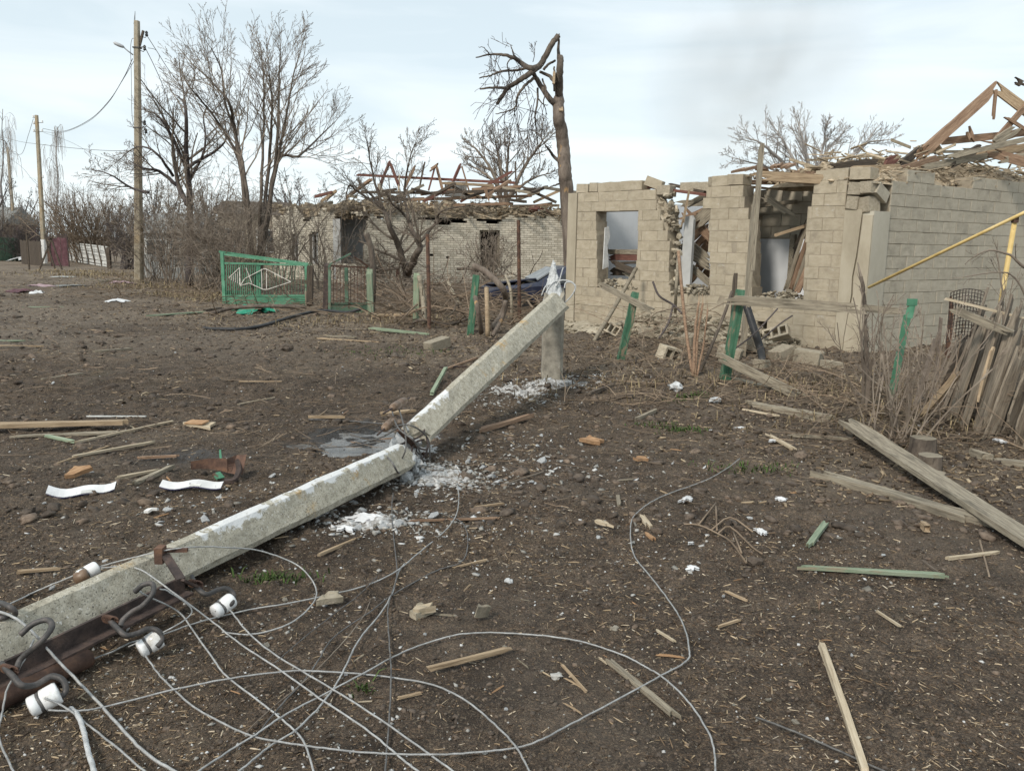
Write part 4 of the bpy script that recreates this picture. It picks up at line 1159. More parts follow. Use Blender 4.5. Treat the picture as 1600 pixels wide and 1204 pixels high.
# strap over the shaft with its bolt ends
s0, s1, s2 = Z(258, 866, .25), Z(283, 905, .215), Z(312, 918, .14)
mb = MB(); mb.beam(s0, s1, .035, .010); mb.beam(s1, s2, .035, .010); mb.build('clamp_strap', M['rust_dark'], fp)
mb = MB(); mb.box(s0 + V((-.02, .0, 0)), (.035, .05, .07)); mb.beam(s0 + V((-.05, .02, .01)), s0 + V((.09, .02, .015)), .016, .016); mb.build('bolt', M['rust'], fp)
def hook(pts, rad=.0105):
    mb = MB(); mb.tube(catmull([Z(*p) for p in pts], 7), rad, 8); return mb.build('hook', M['steel'], fp, True)
def insulator(a, b, r=.036, brown=False, mt=None):
    A_, B2 = Z(*a), Z(*b); L = (B2 - A_).length; R_ = frame(B2 - A_) @ Matrix.Rotation(PI / 2, 3, 'Y')
    mb = MB(); mb.lathe([(r * .55, -.001), (r * .86, .003), (r * .93, L * .08), (r * .93, L * .30), (r * .72, L * .34), (r * .72, L * .40), (r, L * .45), (r * 1.02, L * .9), (r * .95, L * .98), (r * .6, L)], Mx(A_, R_), 22)
    o = mb.build('insulator', mt or M['porcelain'], fp, True)
    mb = MB(); m_ = Mx(A_, R_)
    for z in (.35, .375): 
        mb.tube([m_ @ V((r * .83 * math.cos(t), r * .83 * math.sin(t), L * z + .003 * math.sin(3 * t))) for t in [2 * PI * i / 18 for i in range(19)]], .0045, 6)
    mb.build('binding_wire', M['wire_dark'], o, True)
    return o
hook([(300, 900, .15), (306, 916, .15), (322, 928, .13), (340, 921, .12), (354, 919, .115), (365, 928, .09), (362, 942, .07), (352, 946, .06)])
insulator((334, 957, .045), (363, 936, .07), .034)
hook([(211, 924, .24), (224, 913, .27), (238, 912, .27), (239, 926, .25), (224, 945, .21), (207, 955, .18), (192, 968, .155), (188, 978, .14)])
hook([(168, 964, .15), (184, 982, .145), (197, 992, .13), (214, 989, .12), (232, 982, .12), (247, 985, .11), (253, 998, .08), (246, 1010, .06)])
insulator((217, 1016, .045), (251, 995, .075), .037)
hook([(32, 991, .24), (52, 974, .27), (74, 968, .28), (81, 979, .27), (66, 1000, .24), (46, 1017, .2), (32, 1030, .17), (26, 1044, .15)])
hook([(2, 1036, .16), (20, 1056, .15), (34, 1070, .13), (56, 1069, .11), (80, 1056, .12), (98, 1062, .11), (103, 1078, .08), (94, 1090, .06)])
insulator((45, 1106, .045), (93, 1080, .075), .038)
hook([(-14, 940, .26), (2, 942, .27), (16, 948, .27), (24, 958, .24), (14, 968, .2), (0, 972, .18)])
hook([(-10, 968, .22), (6, 964, .23), (18, 960, .21)])
hook([(190, 888, .06), (178, 898, .09), (163, 908, .12), (152, 914, .13)])
insulator((122, 902, .11), (152, 886, .13), .032, mt=M['porcelain'])
mb = MB(); A_, B2 = Z(117, 906, .10), Z(133, 899, .115); mb.lathe([(.02, 0), (.031, .006), (.033, .05), (.026, .06)], Mx(A_, frame(B2 - A_) @ Matrix.Rotation(PI / 2, 3, 'Y'))); mb.build('insulator', M['brown_porcelain'], fp, True)
for cx in ((172, 968, .155), (14, 1046, .155), (305, 912, .155)):
    mb = MB(); p = Z(*cx)
    for k in range(6): 
        q = p + near * (-.02 + k * .008)
        mb.tube([q + V((.016 * math.cos(t), .002, .016 * math.sin(t))) for t in [2 * PI * i / 10 for i in range(11)]], .0035, 5)
    mb.build('threaded_end', M['rust'], fp, True)

# ----------------------------------------------------------------- stump the pole broke from
sb = G(862, 592)
ps = thing('pole_stump', 'upright concrete pole stump with a crushed pointed white top', 'pole stump', sb)
pole_piece('shaft', sb + V((0, 0, -.1)), sb + V((.0, 0, .98)), .25, .29, .24, .285, M['concrete_old'], ps, roll=0, n=10, broken=(0, .1))
mb = MB()
rows = 9; nn = 16; vs = []
for i in range(rows):
    t = i / (rows - 1); w = .128 * (1 - t) ** .75 + .006
    for j in range(nn):
        a = 2 * PI * j / nn; q = RP.uniform(.72, 1.15)
        vs.append(sb + V((w * q * math.cos(a) - .015 * t, w * 1.1 * q * math.sin(a), .84 + .53 * t + RP.uniform(-.03, .03) * (0 < i))))
mb.add(vs, [(i * nn + j, i * nn + (j + 1) % nn, (i + 1) * nn + (j + 1) % nn, (i + 1) * nn + j) for i in range(rows - 1) for j in range(nn)] + [tuple((rows - 1) * nn + j for j in range(nn))])
for k in range(60):
    t = RP.random(); a = RP.uniform(0, 6.28); w = .115 * (1 - t) ** .75
    mb.rock(sb + V((w * math.cos(a) - .015 * t, w * math.sin(a), .85 + .5 * t)), (RP.uniform(.015, .05), RP.uniform(.015, .05), RP.uniform(.03, .09)), RP)
mb.build('crushed_top', M['concrete_broken'], ps, kind='stuff')
yb = sb.y - .08
for pts in ([(882, 450), (884, 442), (893, 441), (899, 449), (893, 462), (881, 474)], [(868, 448), (876, 438), (892, 440), (900, 447)], [(850, 470), (856, 452), (866, 440), (878, 438)], [(846, 462), (852, 448), (860, 444)], [(874, 440), (877, 428), (880, 418)]):
    tubes('reinforcing_bar', [[Y(*p, yb) for p in pts]], .008, M['concrete_broken'], ps)

# ----------------------------------------------------------------- wires on the ground
def wire(pts, label, rad=.0034, mt='wire', lift=None, grp='loose wires torn off the fallen pole', n=6):
    P_ = [Z(p[0], p[1], g1(*G(p[0], p[1]).xy) + (p[2] if len(p) > 2 else .006 + .010 * (math.sin(i * 2.3) > .2)) + .012) for i, p in enumerate(pts)]
    RW = random.Random(len(label)); C_ = catmull(P_, 7); C_ = [p + V((RW.gauss(0, .0007), RW.gauss(0, .0007), abs(RW.gauss(0, .0006)))) for p in C_]
    mb = MB(); mb.tube(C_, rad, n)
    return T(mb.build('loose_wire', M[mt], None, True), label, 'wire', grp)
wire([(155, 885, .12), (200, 873, .2), (262, 859, .26), (310, 854, .24), (352, 855, .2), (405, 860, .13), (462, 881, .05), (490, 910), (492, 937), (462, 968), (422, 985), (384, 991), (347, 987)], 'grey wire looping over the shaft and round in a wide ring')
wire([(-20, 950), (15, 943), (60, 922), (118, 898, .1)], 'wire running from the left edge up to the far insulator', .0038)
wire([(156, 887, .12), (212, 887, .2), (269, 924, .16), (328, 968, .04), (375, 1005), (437, 1046), (500, 1091), (570, 1137), (619, 1178), (655, 1206), (700, 1240)], 'straight wire from the far insulator to the bottom edge')
wire([(359, 952, .05), (390, 990), (437, 1027), (521, 1077), (602, 1129), (674, 1180), (730, 1220)], 'straight wire leaving the insulator nearest the break')
wire([(216, 922, .22), (228, 930, .2), (278, 955, .06), (303, 987), (334, 1030), (353, 1055), (406, 1096), (453, 1134), (475, 1159), (490, 1206), (494, 1240)], 'wire hanging from the tall bent hook then curling down')
wire([(-30, 952, .25), (0, 956, .25), (28, 968, .23), (56, 993, .17), (78, 1018, .1), (144, 1087), (187, 1134), (225, 1174), (275, 1206), (330, 1235)], 'thick wire crossing over the shaft at the left edge', .005)
wire([(69, 1090, .07), (103, 1105, .03), (140, 1134), (187, 1171), (225, 1204), (260, 1235)], 'wire leaving the lowest white insulator downwards')
wire([(53, 999, .17), (31, 1043, .13), (12, 1075, .10), (3, 1115, .04), (-2, 1150), (22, 1206), (40, 1235)], 'wire bowing down along the left edge past the pipe')
wire([(110, 1106), (122, 1118), (131, 1143), (137, 1171), (147, 1206), (152, 1240)], 'short thick twisted cable end below the lowest insulator', .0085, 'concrete_broken')
wire([(227, 1024, .05), (247, 1052), (272, 1077), (300, 1102), (344, 1127), (390, 1148), (440, 1159), (505, 1168), (586, 1176), (684, 1178), (765, 1173), (814, 1166), (846, 1155), (895, 1129), (960, 1095), (1033, 1055), (1072, 1033), (1077, 1015), (1069, 979), (1051, 946), (1021, 906), (994, 873), (986, 849), (986, 817), (993, 803), (1016, 785), (1045, 771), (1103, 750), (1138, 730), (1156, 716)], 'long wire sweeping in a wide loop across the open soil')
wire([(75, 1109, .03), (125, 1110), (172, 1102), (275, 1076), (375, 1057), (453, 1048), (489, 1048), (570, 1053), (667, 1067), (716, 1087), (749, 1110), (781, 1139), (807, 1168), (828, 1206), (845, 1240)], 'wire arching from the lowest insulator to the bottom edge')
wire([(144, 1029), (175, 1018), (206, 1003), (256, 990), (312, 971), (390, 952), (440, 944), (505, 931), (570, 915), (619, 892), (656, 862), (692, 832), (712, 806), (717, 779), (714, 756)], 'wire curving from under the crossarm up to the crushed joint')
wire([(614, 770, .05), (612, 800), (616, 850), (620, 898), (607, 944), (607, 986), (611, 1051), (607, 1132), (602, 1206), (600, 1240)], 'dark thin wire running straight down from the break', .0032, 'wire_dark')
wire([(280, 1222), (310, 1204), (360, 1171), (406, 1143), (440, 1119), (505, 1085), (570, 1050), (622, 1022), (667, 1004), (716, 991), (765, 988), (830, 991), (895, 999), (930, 1008), (976, 1024), (1006, 1040), (1033, 1056), (1060, 1079), (1081, 1103), (1097, 1127), (1109, 1148), (1116, 1173), (1118, 1206), (1118, 1240)], 'wire arching high over the middle and down at the lower right')
wire([(350, 1222), (384, 1196), (422, 1165), (462, 1140), (505, 1097), (528, 1064), (541, 1038), (563, 996), (593, 960), (612, 928), (622, 895), (632, 880)], 'grey wire bending down to the lower left from the crossing', .0036)
wire([(400, 1150), (440, 1100), (472, 1067), (495, 1035), (515, 1002), (541, 980), (576, 957), (615, 928), (680, 892), (719, 879), (730, 858), (729, 829), (716, 812), (679, 799)], 'thin dark wire ending in a small hook beside the rubble', .003, 'wire_dark')
wire([(1181, 1120), (1233, 1139), (1300, 1168), (1385, 1206), (1450, 1235)], 'lone grey wire in the lower right corner', .0038, 'wire_dark')
wire([(200, 1010), (260, 985, .05), (300, 955, .1), (265, 925, .2), (250, 920, .22)], 'short wire whip caught behind the bent hook', .003)
wire([(430, 1035), (470, 1000), (520, 960), (560, 930), (590, 900)], 'faint thin wire among the crossing wires', .0022, 'wire_dark')
wire([(380, 1148), (420, 1110), (480, 1060), (530, 1010), (566, 965), (580, 935)], 'second faint thin wire among the crossing wires', .0022, 'twig')

# ================================================================= STREET POLES AND OVERHEAD WIRES
def street_pole(base_px, top_px, w0, w1, label, white=0.0, lamp=False):
    b = G(*base_px); t = Y(top_px[0], top_px[1], b.y)
    o = thing('utility_pole', label, 'utility pole', b, 'concrete poles along the street')
    pole_piece('shaft', b + V((0, 0, -.2)), t, w0, w0 * 1.15, w1, w1 * 1.1, M['pole_concrete_tall'], o, n=14)
    ax_ = (t - b).normalized()
    if white:
        pole_piece('painted_foot', b - ax_ * .05, b + ax_ * white, w0 + .012, w0 * 1.15 + .012, w0 + .008, w0 * 1.15 + .008, M['limewash'], o, n=4)
    return o, b, t
po, pb_, pt_ = street_pole((217, 442), (214, 33), .255, .155, 'nearest standing concrete street pole with a lamp on a short arm', lamp=True)
def on_pole(py): 
    f = (442 - py) / (442 - 33); return pb_.lerp(pt_, f)
D1 = pb_.y
for py in (73, 195):
    mb = MB(); p = on_pole(py); mb.box(p, (.23, .24, .035)); mb.beam(p, p + V((.30, -.05, .03)), .03, .03); mb.build('clamp_band', M['steel'], po)
arm = [Y(208, 86, D1), Y(200, 80, D1 - .1), Y(192, 73, D1 - .15)]
mb = MB(); mb.tube(arm, .02, 8); la = mb.build('lamp_arm', M['lamp'], po, True)
mb = MB(); a, b = Y(194, 74, D1 - .15), Y(178, 67, D1 - .2); R_ = frame(b - a)
mb.lathe([(.03, 0), (.07, .05), (.085, .16), (.075, .30), (.02, .36)], Mx(a, R_ @ Matrix.Rotation(PI / 2, 3, 'Y')) @ Matrix.Diagonal((.7, 1.1, 1, 1)), 12); mb.build('lamp_head', M['lamp'], la, True)
tubes('lamp_cable', [[Y(209, 60, D1), Y(206, 62, D1), Y(204, 76, D1), Y(205, 110, D1), Y(206, 175, D1), Y(209, 196, D1)]], .008, M['wire_dark'], po)
tubes('antenna_rod', [[Y(211, 40, D1), Y(211, 18, D1)], [Y(209, 38, D1), Y(211, 20, D1)]], .008, M['steel'], po, res=2)
mb = MB(); mb.beam(Y(218, 72, D1), Y(224, 48, D1), .06, .08); mb.build('split_board', M['wood_dark'], po)
ins_pts = []
for px, py in ((229, 53), (226, 75), (226, 192), (228, 205)):
    p = Y(px, py, D1); mb = MB()
    mb.tube([Y(219, py + 4, D1), Y(px - 2, py + 6, D1), p + V((0, 0, -.07))], .012, 6); h_ = mb.build('hook', M['steel'], po, True)
    mb = MB(); mb.lathe([(.05, -.07), (.05, -.02), (.035, 0), (.05, .02), (.045, .06), (.02, .09)], Mx(p, Matrix.Identity(3)), 10); mb.build('insulator', M['glass_dark'], h_, True)
    ins_pts.append(p)
po2, pb2, pt2 = street_pole((70, 412), (57, 180), .22, .15, 'second street pole with white painted foot beyond the lamp pole', white=1.35)
D2 = pb2.y
for px, py in ((52, 182), (53, 192), (53, 204), (66, 190), (66, 204), (67, 276)):
    p = Y(px, py, D2); cx = 58 + (py - 180) * .056
    mb = MB(); mb.tube([Y(cx, py + 2, D2), p + V((0, 0, -.06))], .014, 6); h_ = mb.build('hook', M['steel'], po2, True)
    mb = MB(); mb.lathe([(.05, -.07), (.05, -.01), (.035, .01), (.05, .03), (.02, .09)], Mx(p, Matrix.Identity(3)), 8); mb.build('insulator', M['porcelain'], h_, True)
po3, pb3, pt3 = street_pole((25, 396), (12, 230), .24, .17, 'farthest street pole with white foot at the left edge', white=1.5)
D3 = pb3.y
mb = MB()
tubes('lamp_arm', [[Y(12, 232, D3), Y(9, 222, D3), Y(2, 218, D3)]], .04, M['steel'], po3)
for px, py in ((19, 237), (20, 248), (7, 238)):
    p = Y(px, py, D3); mb = MB(); mb.lathe([(.07, -.08), (.07, 0), (.04, .03), (.06, .06), (.02, .12)], Mx(p, Matrix.Identity(3)), 8); mb.build('insulator', M['porcelain'], po3, True)
def span(pts, label, rad=.012, mt='wire_dark'):
    mb = MB(); mb.tube(catmull([Y(*p) for p in pts], 8), rad, 5)
    return T(mb.build('overhead_wire', M[mt], None, True), label, 'wire', 'wires strung along the street poles')
span([(207, 92, D1), (193, 122, D1 + 3), (170, 158, D1 + 7), (140, 187, D1 + 11), (100, 205, D1 + 14), (67, 201, D2)], 'sagging wire between the lamp pole and the second pole')
span([(209, 96, D1), (190, 128, D1 + 3), (168, 162, D1 + 7), (138, 190, D1 + 11), (98, 207, D1 + 14), (67, 206, D2)], 'lower sagging wire between the lamp pole and the second pole', .009)
span([(2, 213, D3), (30, 221, D3 - 4), (66, 226, D2), (110, 231, D2 - 4), (160, 235, D2 - 8), (209, 236, D1)], 'long low wire crossing behind all three street poles')
span([(68, 207, D2), (110, 222, D2 - 4), (150, 243, D2 - 8), (209, 262, D1)], 'faint slack wire dropping towards the lamp pole', .007)
span([(229, 55, D1), (245, 80, D1 + .5), (262, 107, D1 + 1), (280, 131, D1 + 1.5), (300, 165, D1 + 2), (330, 230, D1 + 3)], 'broken wire falling right from the top hook of the lamp pole', .011)
span([(228, 77, D1), (240, 101, D1 + .5), (252, 128, D1 + 1), (261, 152, D1 + 1.5), (275, 200, D1 + 2)], 'broken wire falling right from the second hook of the lamp pole', .011)
span([(231, 75, D1), (243, 78, D1), (249, 88, D1), (247, 96, D1)], 'curled wire tail beside the lamp', .009)
span([(52, 186, D2), (44, 212, D2 + 3), (34, 240, D2 + 8), (20, 240, D3)], 'wire between the two farthest poles', .012)
span([(19, 250, D3), (35, 262, D3 - 5), (50, 280, D3 - 10), (60, 290, D2)], 'slack wire hanging near the farthest pole', .012)

# ================================================================= GREEN GATES
def strut(name, pts, w, mt, parent, n=4):
    mb = MB()
    for a, b in zip(pts, pts[1:]): mb.beam(a, b, w, w)
    return mb.build(name, mt, parent)
gb0, gb1 = G(350, 474), G(484, 477)
gy0, gy1 = gb0.y, gb1.y
def gt(px, py):                                        # point in the leaf's plane
    f = (px - 346) / (484 - 346); return Y(px, py, gy0 + (gy1 - gy0) * f)
gate = thing('green_gate', 'long green metal gate leaf with a solid bottom panel and pale diamond bars', 'gate', (gb0 + gb1) / 2)
GM = M['green_metal']
for pts, w in (([(347, 394), (351, 474)], .075), ([(478, 413), (481, 476)], .06), ([(351, 462), (480, 462)], .05), ([(347, 397), (481, 414)], .04), ([(351, 411), (479, 414)], .045)):
    strut('frame_bar', [gt(*p) for p in pts], w, GM, gate)
strut('back_rail', [Y(342, 393, gy0 + .5), Y(400, 401, gy0 + .8), Y(486, 413, gy1 + .4)], .05, GM, gate)
mb = MB(); a, b, c, d = gt(352, 475), gt(480, 476), gt(480, 463), gt(352, 463)
nn = (b - a).cross(d - a).normalized() * .012
mb.add([a, b, c, d] + [p + nn for p in (a, b, c, d)], [(0, 1, 2, 3), (7, 6, 5, 4), (0, 4, 5, 1), (1, 5, 6, 2), (2, 6, 7, 3), (3, 7, 4, 0)]); mb.build('bottom_panel', GM, gate)
for k in range(17):
    x = 354 + k * 3.1; strut('bar', [gt(x, 412), gt(x, 462)], .014, M['green_metal'], gate)
for k in range(14):
    x = 412 + k * 4.9; strut('bar', [gt(x, 414), gt(x, 462)], .010, M['green_metal_dull'], gate)
strut('post', [gt(403, 411) + V((0, .05, 0)), gt(404, 470) + V((0, .05, 0))], .085, GM, gate)
mb = MB()
a = gt(351, 455); b = gt(404, 457)
mb.beam(a + V((0, .12, -.03)), b + V((0, .12, -.03)), .02, .10); mb.build('back_panel', M['green_metal_dull'], gate)
for pts in ([(376, 446), (383, 435), (412, 420), (416, 420), (455, 440), (418, 452), (412, 452), (390, 442), (376, 446)], [(358, 434), (375, 418), (376, 446)], [(385, 418), (395, 444)], [(409, 420), (410, 452)], [(417, 421), (417, 452)]):
    strut('diamond_bar', [gt(*p) - V((0, .03, 0)) for p in pts], .016, M['white_bars'], gate)
for k in range(5):
    x = 362 + k * 3.2; strut('diamond_bar', [gt(x, 432 - k * 2.4) - V((0, .03, 0)), gt(x, 438 + k * 1.6) - V((0, .03, 0))], .012, M['white_bars'], gate)
mb = MB()
for k in range(60):
    f = RP.random(); mb.rock(gt(352 + 70 * f, 403 + 6 * f + RP.uniform(-3, 3)) + V((0, .1, 0)), [RP.uniform(.03, .1) for _ in range(3)], RP)
mb.build('dried_vine', M['clay'], gate, kind='stuff')
for k in range(26):
    pass
# second, narrower gate
g2a, g2b = G(514, 491), G(576, 489)
def g2(px, py): 
    f = (px - 512) / 66; return Y(px, py, g2a.y + (g2b.y - g2a.y) * f)
gate2 = thing('narrow_gate', 'narrow rusty green gate with peaked top rails and thin upright bars', 'gate', (g2a + g2b) / 2)
GD = M['green_metal_dull']
for pts, w, mt in (([(515, 414), (515, 491)], .055, GD), ([(575, 418), (575, 489)], .05, GD), ([(515, 415), (575, 418)], .035, M['rust']), ([(515, 413), (548, 396)], .03, GD), ([(553, 401), (575, 416)], .03, M['rust']), ([(515, 474), (575, 474)], .035, GD)):
    strut('frame_bar', [g2(*p) for p in pts], w, mt, gate2)
mb = MB(); a, b, c, d = g2(516, 491), g2(574, 489), g2(574, 475), g2(516, 475); nn = V((0, .012, 0))
mb.add([a, b, c, d] + [p + nn for p in (a, b, c, d)], [(0, 1, 2, 3), (7, 6, 5, 4), (0, 4, 5, 1), (1, 5, 6, 2), (2, 6, 7, 3), (3, 7, 4, 0)]); mb.build('bottom_panel', GD, gate2)
for k in range(10):
    x = 521 + k * 5.4; strut('bar', [g2(x, 415 + k * .2), g2(x, 474)], .013, M['rust'], gate2)
strut('middle_bar', [g2(541, 418), g2(542, 472)], .07, M['green_metal_dull'], gate2)

def post(name, base, top, w, mt, label, cat='post', group=None, rnd=False, rim=None, depth=None):
    b = G(*base); t = Y(top[0], top[1], b.y + (depth or 0))
    mb = MB()
    if rnd:
        mb.tube([b - V((0, 0, .1)), b.lerp(t, .5), t], w / 2, 9); o = mb.build(name, M[mt], None, False)
    else:
        o = timber(b - V((0, 0, .08)), t, w, w, M[mt], None, name, jag=True, r=RP)
    return T(o, label, cat, group)
post('gate_post', (508, 488), (511, 413), .11, 'rust_dark', 'dark rusty post left of the narrow gate', group='rusty posts')
post('gate_post', (484, 478), (485, 413), .14, 'wood_dark', 'dark wooden post at the right end of the long green gate')
post('gate_post', (580, 492), (577, 419), .12, 'wood_green_pale', 'faded green post right of the narrow gate')
yb2 = g2b.y - .1
o = tubes('bent_pole', [[G(581, 488), Y(583, 450, yb2), Y(582, 410, yb2), Y(579, 385, yb2), Y(572, 365, yb2)]], .07, M['bark'], None); T(o, 'dark curved trunk standing behind the faded green gate post', 'post')
post('gate_post', (480, 477), (479, 452), .08, 'wood_grey', 'short split grey stake leaning on the long gate')
post('pipe_post', (671, 516), (668, 366), .07, 'rust', 'tall thin rusty pipe standing before the forked tree', rnd=True, group='rusty pipe posts')
post('pipe_post', (812, 505), (810, 344), .075, 'rust', 'thick rusty pipe standing in front of the dark blue car', rnd=True, group='rusty pipe posts')
post('pipe_post', (856, 440), (855, 384), .09, 'rust_dark', 'short dark pipe against the brick wall beside the corner', rnd=True, group='rusty pipe posts')
post('pipe_post', (622, 447), (621, 417), .14, 'rust', 'short rusty stub at the foot of the forked tree', rnd=True, group='rusty pipe posts')
post('fence_post', (734, 522), (744, 432), .115, 'wood_green', 'green post under the brush pile left of the fallen pole', group='green fence posts')
post('fence_post', (650, 507), (651, 429), .11, 'wood_green_pale', 'pale worn green post beside the tall thin pipe', group='green fence posts')
post('fence_post', (968, 562), (994, 453), .10, 'wood_green', 'bright green post leaning right with a board nailed to its top', group='green fence posts', depth=-.15)
post('fence_post', (1131, 594), (1157, 457), .10, 'wood_green', 'split green post holding the long grey rail', group='green fence posts', depth=-.1)
post('fence_stake', (1140, 575), (1149, 432), .05, 'wood_dark', 'dark stake behind the split green post')
# steel angle post, far right
b = G(1391, 620); m1 = Y(1418, 492, b.y - .1); t_ = Y(1422, 472, b.y - .1)
ap = thing('steel_post', 'bright green bent steel angle post near the right bush', 'post', b, 'green fence posts')
for nm, a, c, off in (('flange', b + V((0, 0, -.1)), m1, V((0, 0, 0))), ('flange', m1 + V((.015, 0, -.03)), t_ + V((.02, 0, 0)), V((0, 0, 0)))):
    mb = MB(); mb.beam(a, c, .012, .075, PI / 2); mb.beam(a + V((.035, .03, 0)), c + V((.035, .03, 0)), .012, .06); mb.build(nm, M['green_metal'], ap)
mb = MB(); mb.box(t_ + V((.02, 0, .0)), (.10, .02, .07)); mb.build('bracket', M['green_metal'], ap)
def board(a, b, w, h, mt, label, name='plank', cat='plank', group='planks and boards scattered over the ground', roll=0., bend=0., r=RP, seg=5):
    o = timber(a, b, w, h, M[mt], None, name, roll=roll, r=r, bend=bend, seg=seg)
    return T(o, label, cat, group)
dn = G(1131, 594).y
board(Y(936, 443, 11.6), Y(1021, 487, 10.6), .022, .085, 'wood_grey', 'grey board nailed slanting across the leaning green post', 'fence_rail', 'fence rail', None)
board(Y(1136, 468, dn - .15), Y(1342, 482, dn - .95), .04, .105, 'wood_grey', 'long weathered rail running from the split green post', 'fence_rail', 'fence rail', None)
board(Y(1342, 480, dn - .92), Y(1408, 487, dn - 1.3), .035, .07, 'wood_grey', 'short rail end hanging behind the right bush', 'fence_rail', 'fence rail', None)
board(Y(1121, 556, dn - .15), G(1246, 621, .03), .03, .10, 'wood_grey', 'grey board leaning from the split green post to the ground')
board(G(1130, 590, .02), G(1250, 620, .02), .11, .025, 'wood_grey', 'grey board lying flat under the leaning board')
# tall leaning plank against the wall
ty = G(1160, 556).y
tp = thing('tall_plank', 'tall grey plank standing upright against the block house wall', 'plank', G(1160, 556))
timber(G(1160, 556), Y(1181, 300, ty), .05, .15, M['wood_grey'], tp, 'plank', r=RP, seg=5)
timber(Y(1175, 420, ty - .04), Y(1190, 226, ty), .05, .09, M['wood_grey'], tp, 'plank', r=RP, seg=4)
o = tubes('bent_hose', [[G(1192, 566), Y(1188, 545, ty - .3), Y(1180, 520, ty - .25), Y(1172, 495, ty - .1), Y(1165, 474, ty)]], .055, M['hose'], None); T(o, 'black bent pipe leaning on the rubble beside the tall plank', 'pipe')
o = tubes('leaning_stick', [[G(928, 533), Y(960, 480, 14.3), Y(994, 419, 15.0)]], .035, M['wood_grey'], None); T(o, 'long grey stick leaning from the ground into the left window hole', 'stick')
# black pipe over the ground by the gates
o = tubes('black_hose', [[G(318, 516, .03), G(372, 517, .03), G(410, 513, .05), (G(450, 503, .08)), G(500, 494, .12), Y(540, 488, G(540, 498).y), Y(563, 483, G(563, 500).y)]], .033, M['hose'], None, 8); T(o, 'black plastic pipe snaking along the ground to the narrow gate', 'pipe')

# ================================================================= RIGHT-HAND FENCE, YELLOW GAS PIPE
M['wood_fence'] = mat('weathered_picket_wood', g3((.10, .08, .06), (.245, .20, .15), (.37, .315, .245)), 5, WG, 8, .65, bump=.8, bscale=22, bstretch=(1, 12, 12), over=[(2.2, .55, .75, (.08, .07, .05), (1, 5, 5))])
pf = thing('picket_fence', 'collapsing grey wooden picket fence leaning at the right edge', 'fence', G(1530, 660))
fy = G(1500, 670).y
def pk(bx, by, tx, ty_, w=.075, mt='wood_grey', lean=.35, nm='picket'):
    b = G(bx, by); t = Y(tx, ty_, b.y + lean)
    timber(b - V((0, 0, .04)), t, .022, w, M['wood_old' if mt == 'wood_grey' else mt], pf, nm, r=RP, roll=RP.uniform(-.25, .25), seg=3)
for args in ((1467, 633, 1527, 508), (1480, 648, 1540, 470), (1508, 645, 1572, 452), (1523, 664, 1580, 470), (1540, 660, 1584, 520), (1560, 672, 1604, 566), (1578, 680, 1606, 628), (1492, 655, 1553, 490), (1450, 640, 1500, 545), (1535, 668, 1596, 480), (1470, 652, 1512, 560), (1600, 700, 1660, 560), (1620, 700, 1690, 550), (1456, 636, 1508, 520), (1474, 644, 1530, 498), (1500, 660, 1560, 480), (1515, 655, 1566, 500), (1548, 664, 1600, 500), (1570, 676, 1618, 590), (1532, 676, 1574, 560)):
    pk(*args, w=RP.uniform(.11, .14))
for args in ((1503, 668, 1562, 492), (1526, 674, 1588, 500), (1545, 682, 1596, 548), (1566, 688, 1614, 560), (1585, 694, 1632, 575), (1484, 660, 1536, 505), (1606, 702, 1650, 590)):
    pk(*args, w=RP.uniform(.12, .15), lean=.12, mt='wood_fence')
pk(1556, 668, 1584, 520, .05, 'bark', .2)
pk(1428, 640, 1466, 518, .085, 'bark_brown', .1, 'log_post'); pk(1462, 600, 1470, 500, .06, 'bark_brown', .1, 'log_post')
pk(1480, 560, 1488, 464, .10, 'rust', .0, 'post')
timber(Y(1479, 478, fy + .25), Y(1580, 522, fy - .05), .05, .07, M['wood_grey'], pf, 'rail', r=RP)
timber(Y(1475, 466, fy + .5), Y(1610, 500, fy + .4), .02, .025, M['wood_pale'], pf, 'rail', r=RP)
timber(G(1440, 655, .05), Y(1500, 580, fy), .03, .06, M['wood_tan'], pf, 'splinter', r=RP); timber(Y(1530, 620, fy - .3), Y(1552, 540, fy - .2), .02, .05, M['wood_tan'], pf, 'splinter', r=RP)
# sagging wire mesh
wm = MB(); my = fy + .9
def mp_(u, v): return Y(1478 + 52 * u + 8 * v, 535 - 78 * v - 6 * math.sin(u * 3), my + .12 * math.sin(u * 5 + v * 3))
for k in range(12):
    wm.tube([mp_(k / 11, v / 6) for v in range(7)], .004, 4)
for k in range(15):
    wm.tube([mp_(u / 8, k / 14) for u in range(9)], .004, 4)
T(wm.build('wire_mesh', M['rust_dark']), 'sagging square wire mesh behind the leaning pickets', 'wire mesh')
gp = thing('gas_pipe', 'thin yellow gas pipe sloping up across the side wall on a yellow post', 'gas pipe', G(1565, 590))
gd0 = 10.4; gd1 = 9.4
mb = MB(); mb.tube([Y(1357, 449, gd0 + .6), Y(1582, 341, gd1), Y(1640, 313, gd1 - .2)], .019, 10); mb.build('pipe', M['yellow_pipe'], gp, True)
mb = MB(); pbz = Y(1566, 460, gd1 + .1); mb.tube([V((pbz.x - .05, pbz.y, -.05)), pbz, Y(1586, 343, gd1 + .03)], .027, 10); mb.build('post', M['yellow_pipe'], gp, True)
mb = MB(); mb.box(Y(1586, 343, gd1 + .02), (.05, .06, .07)); mb.build('bracket', M['rust'], gp)

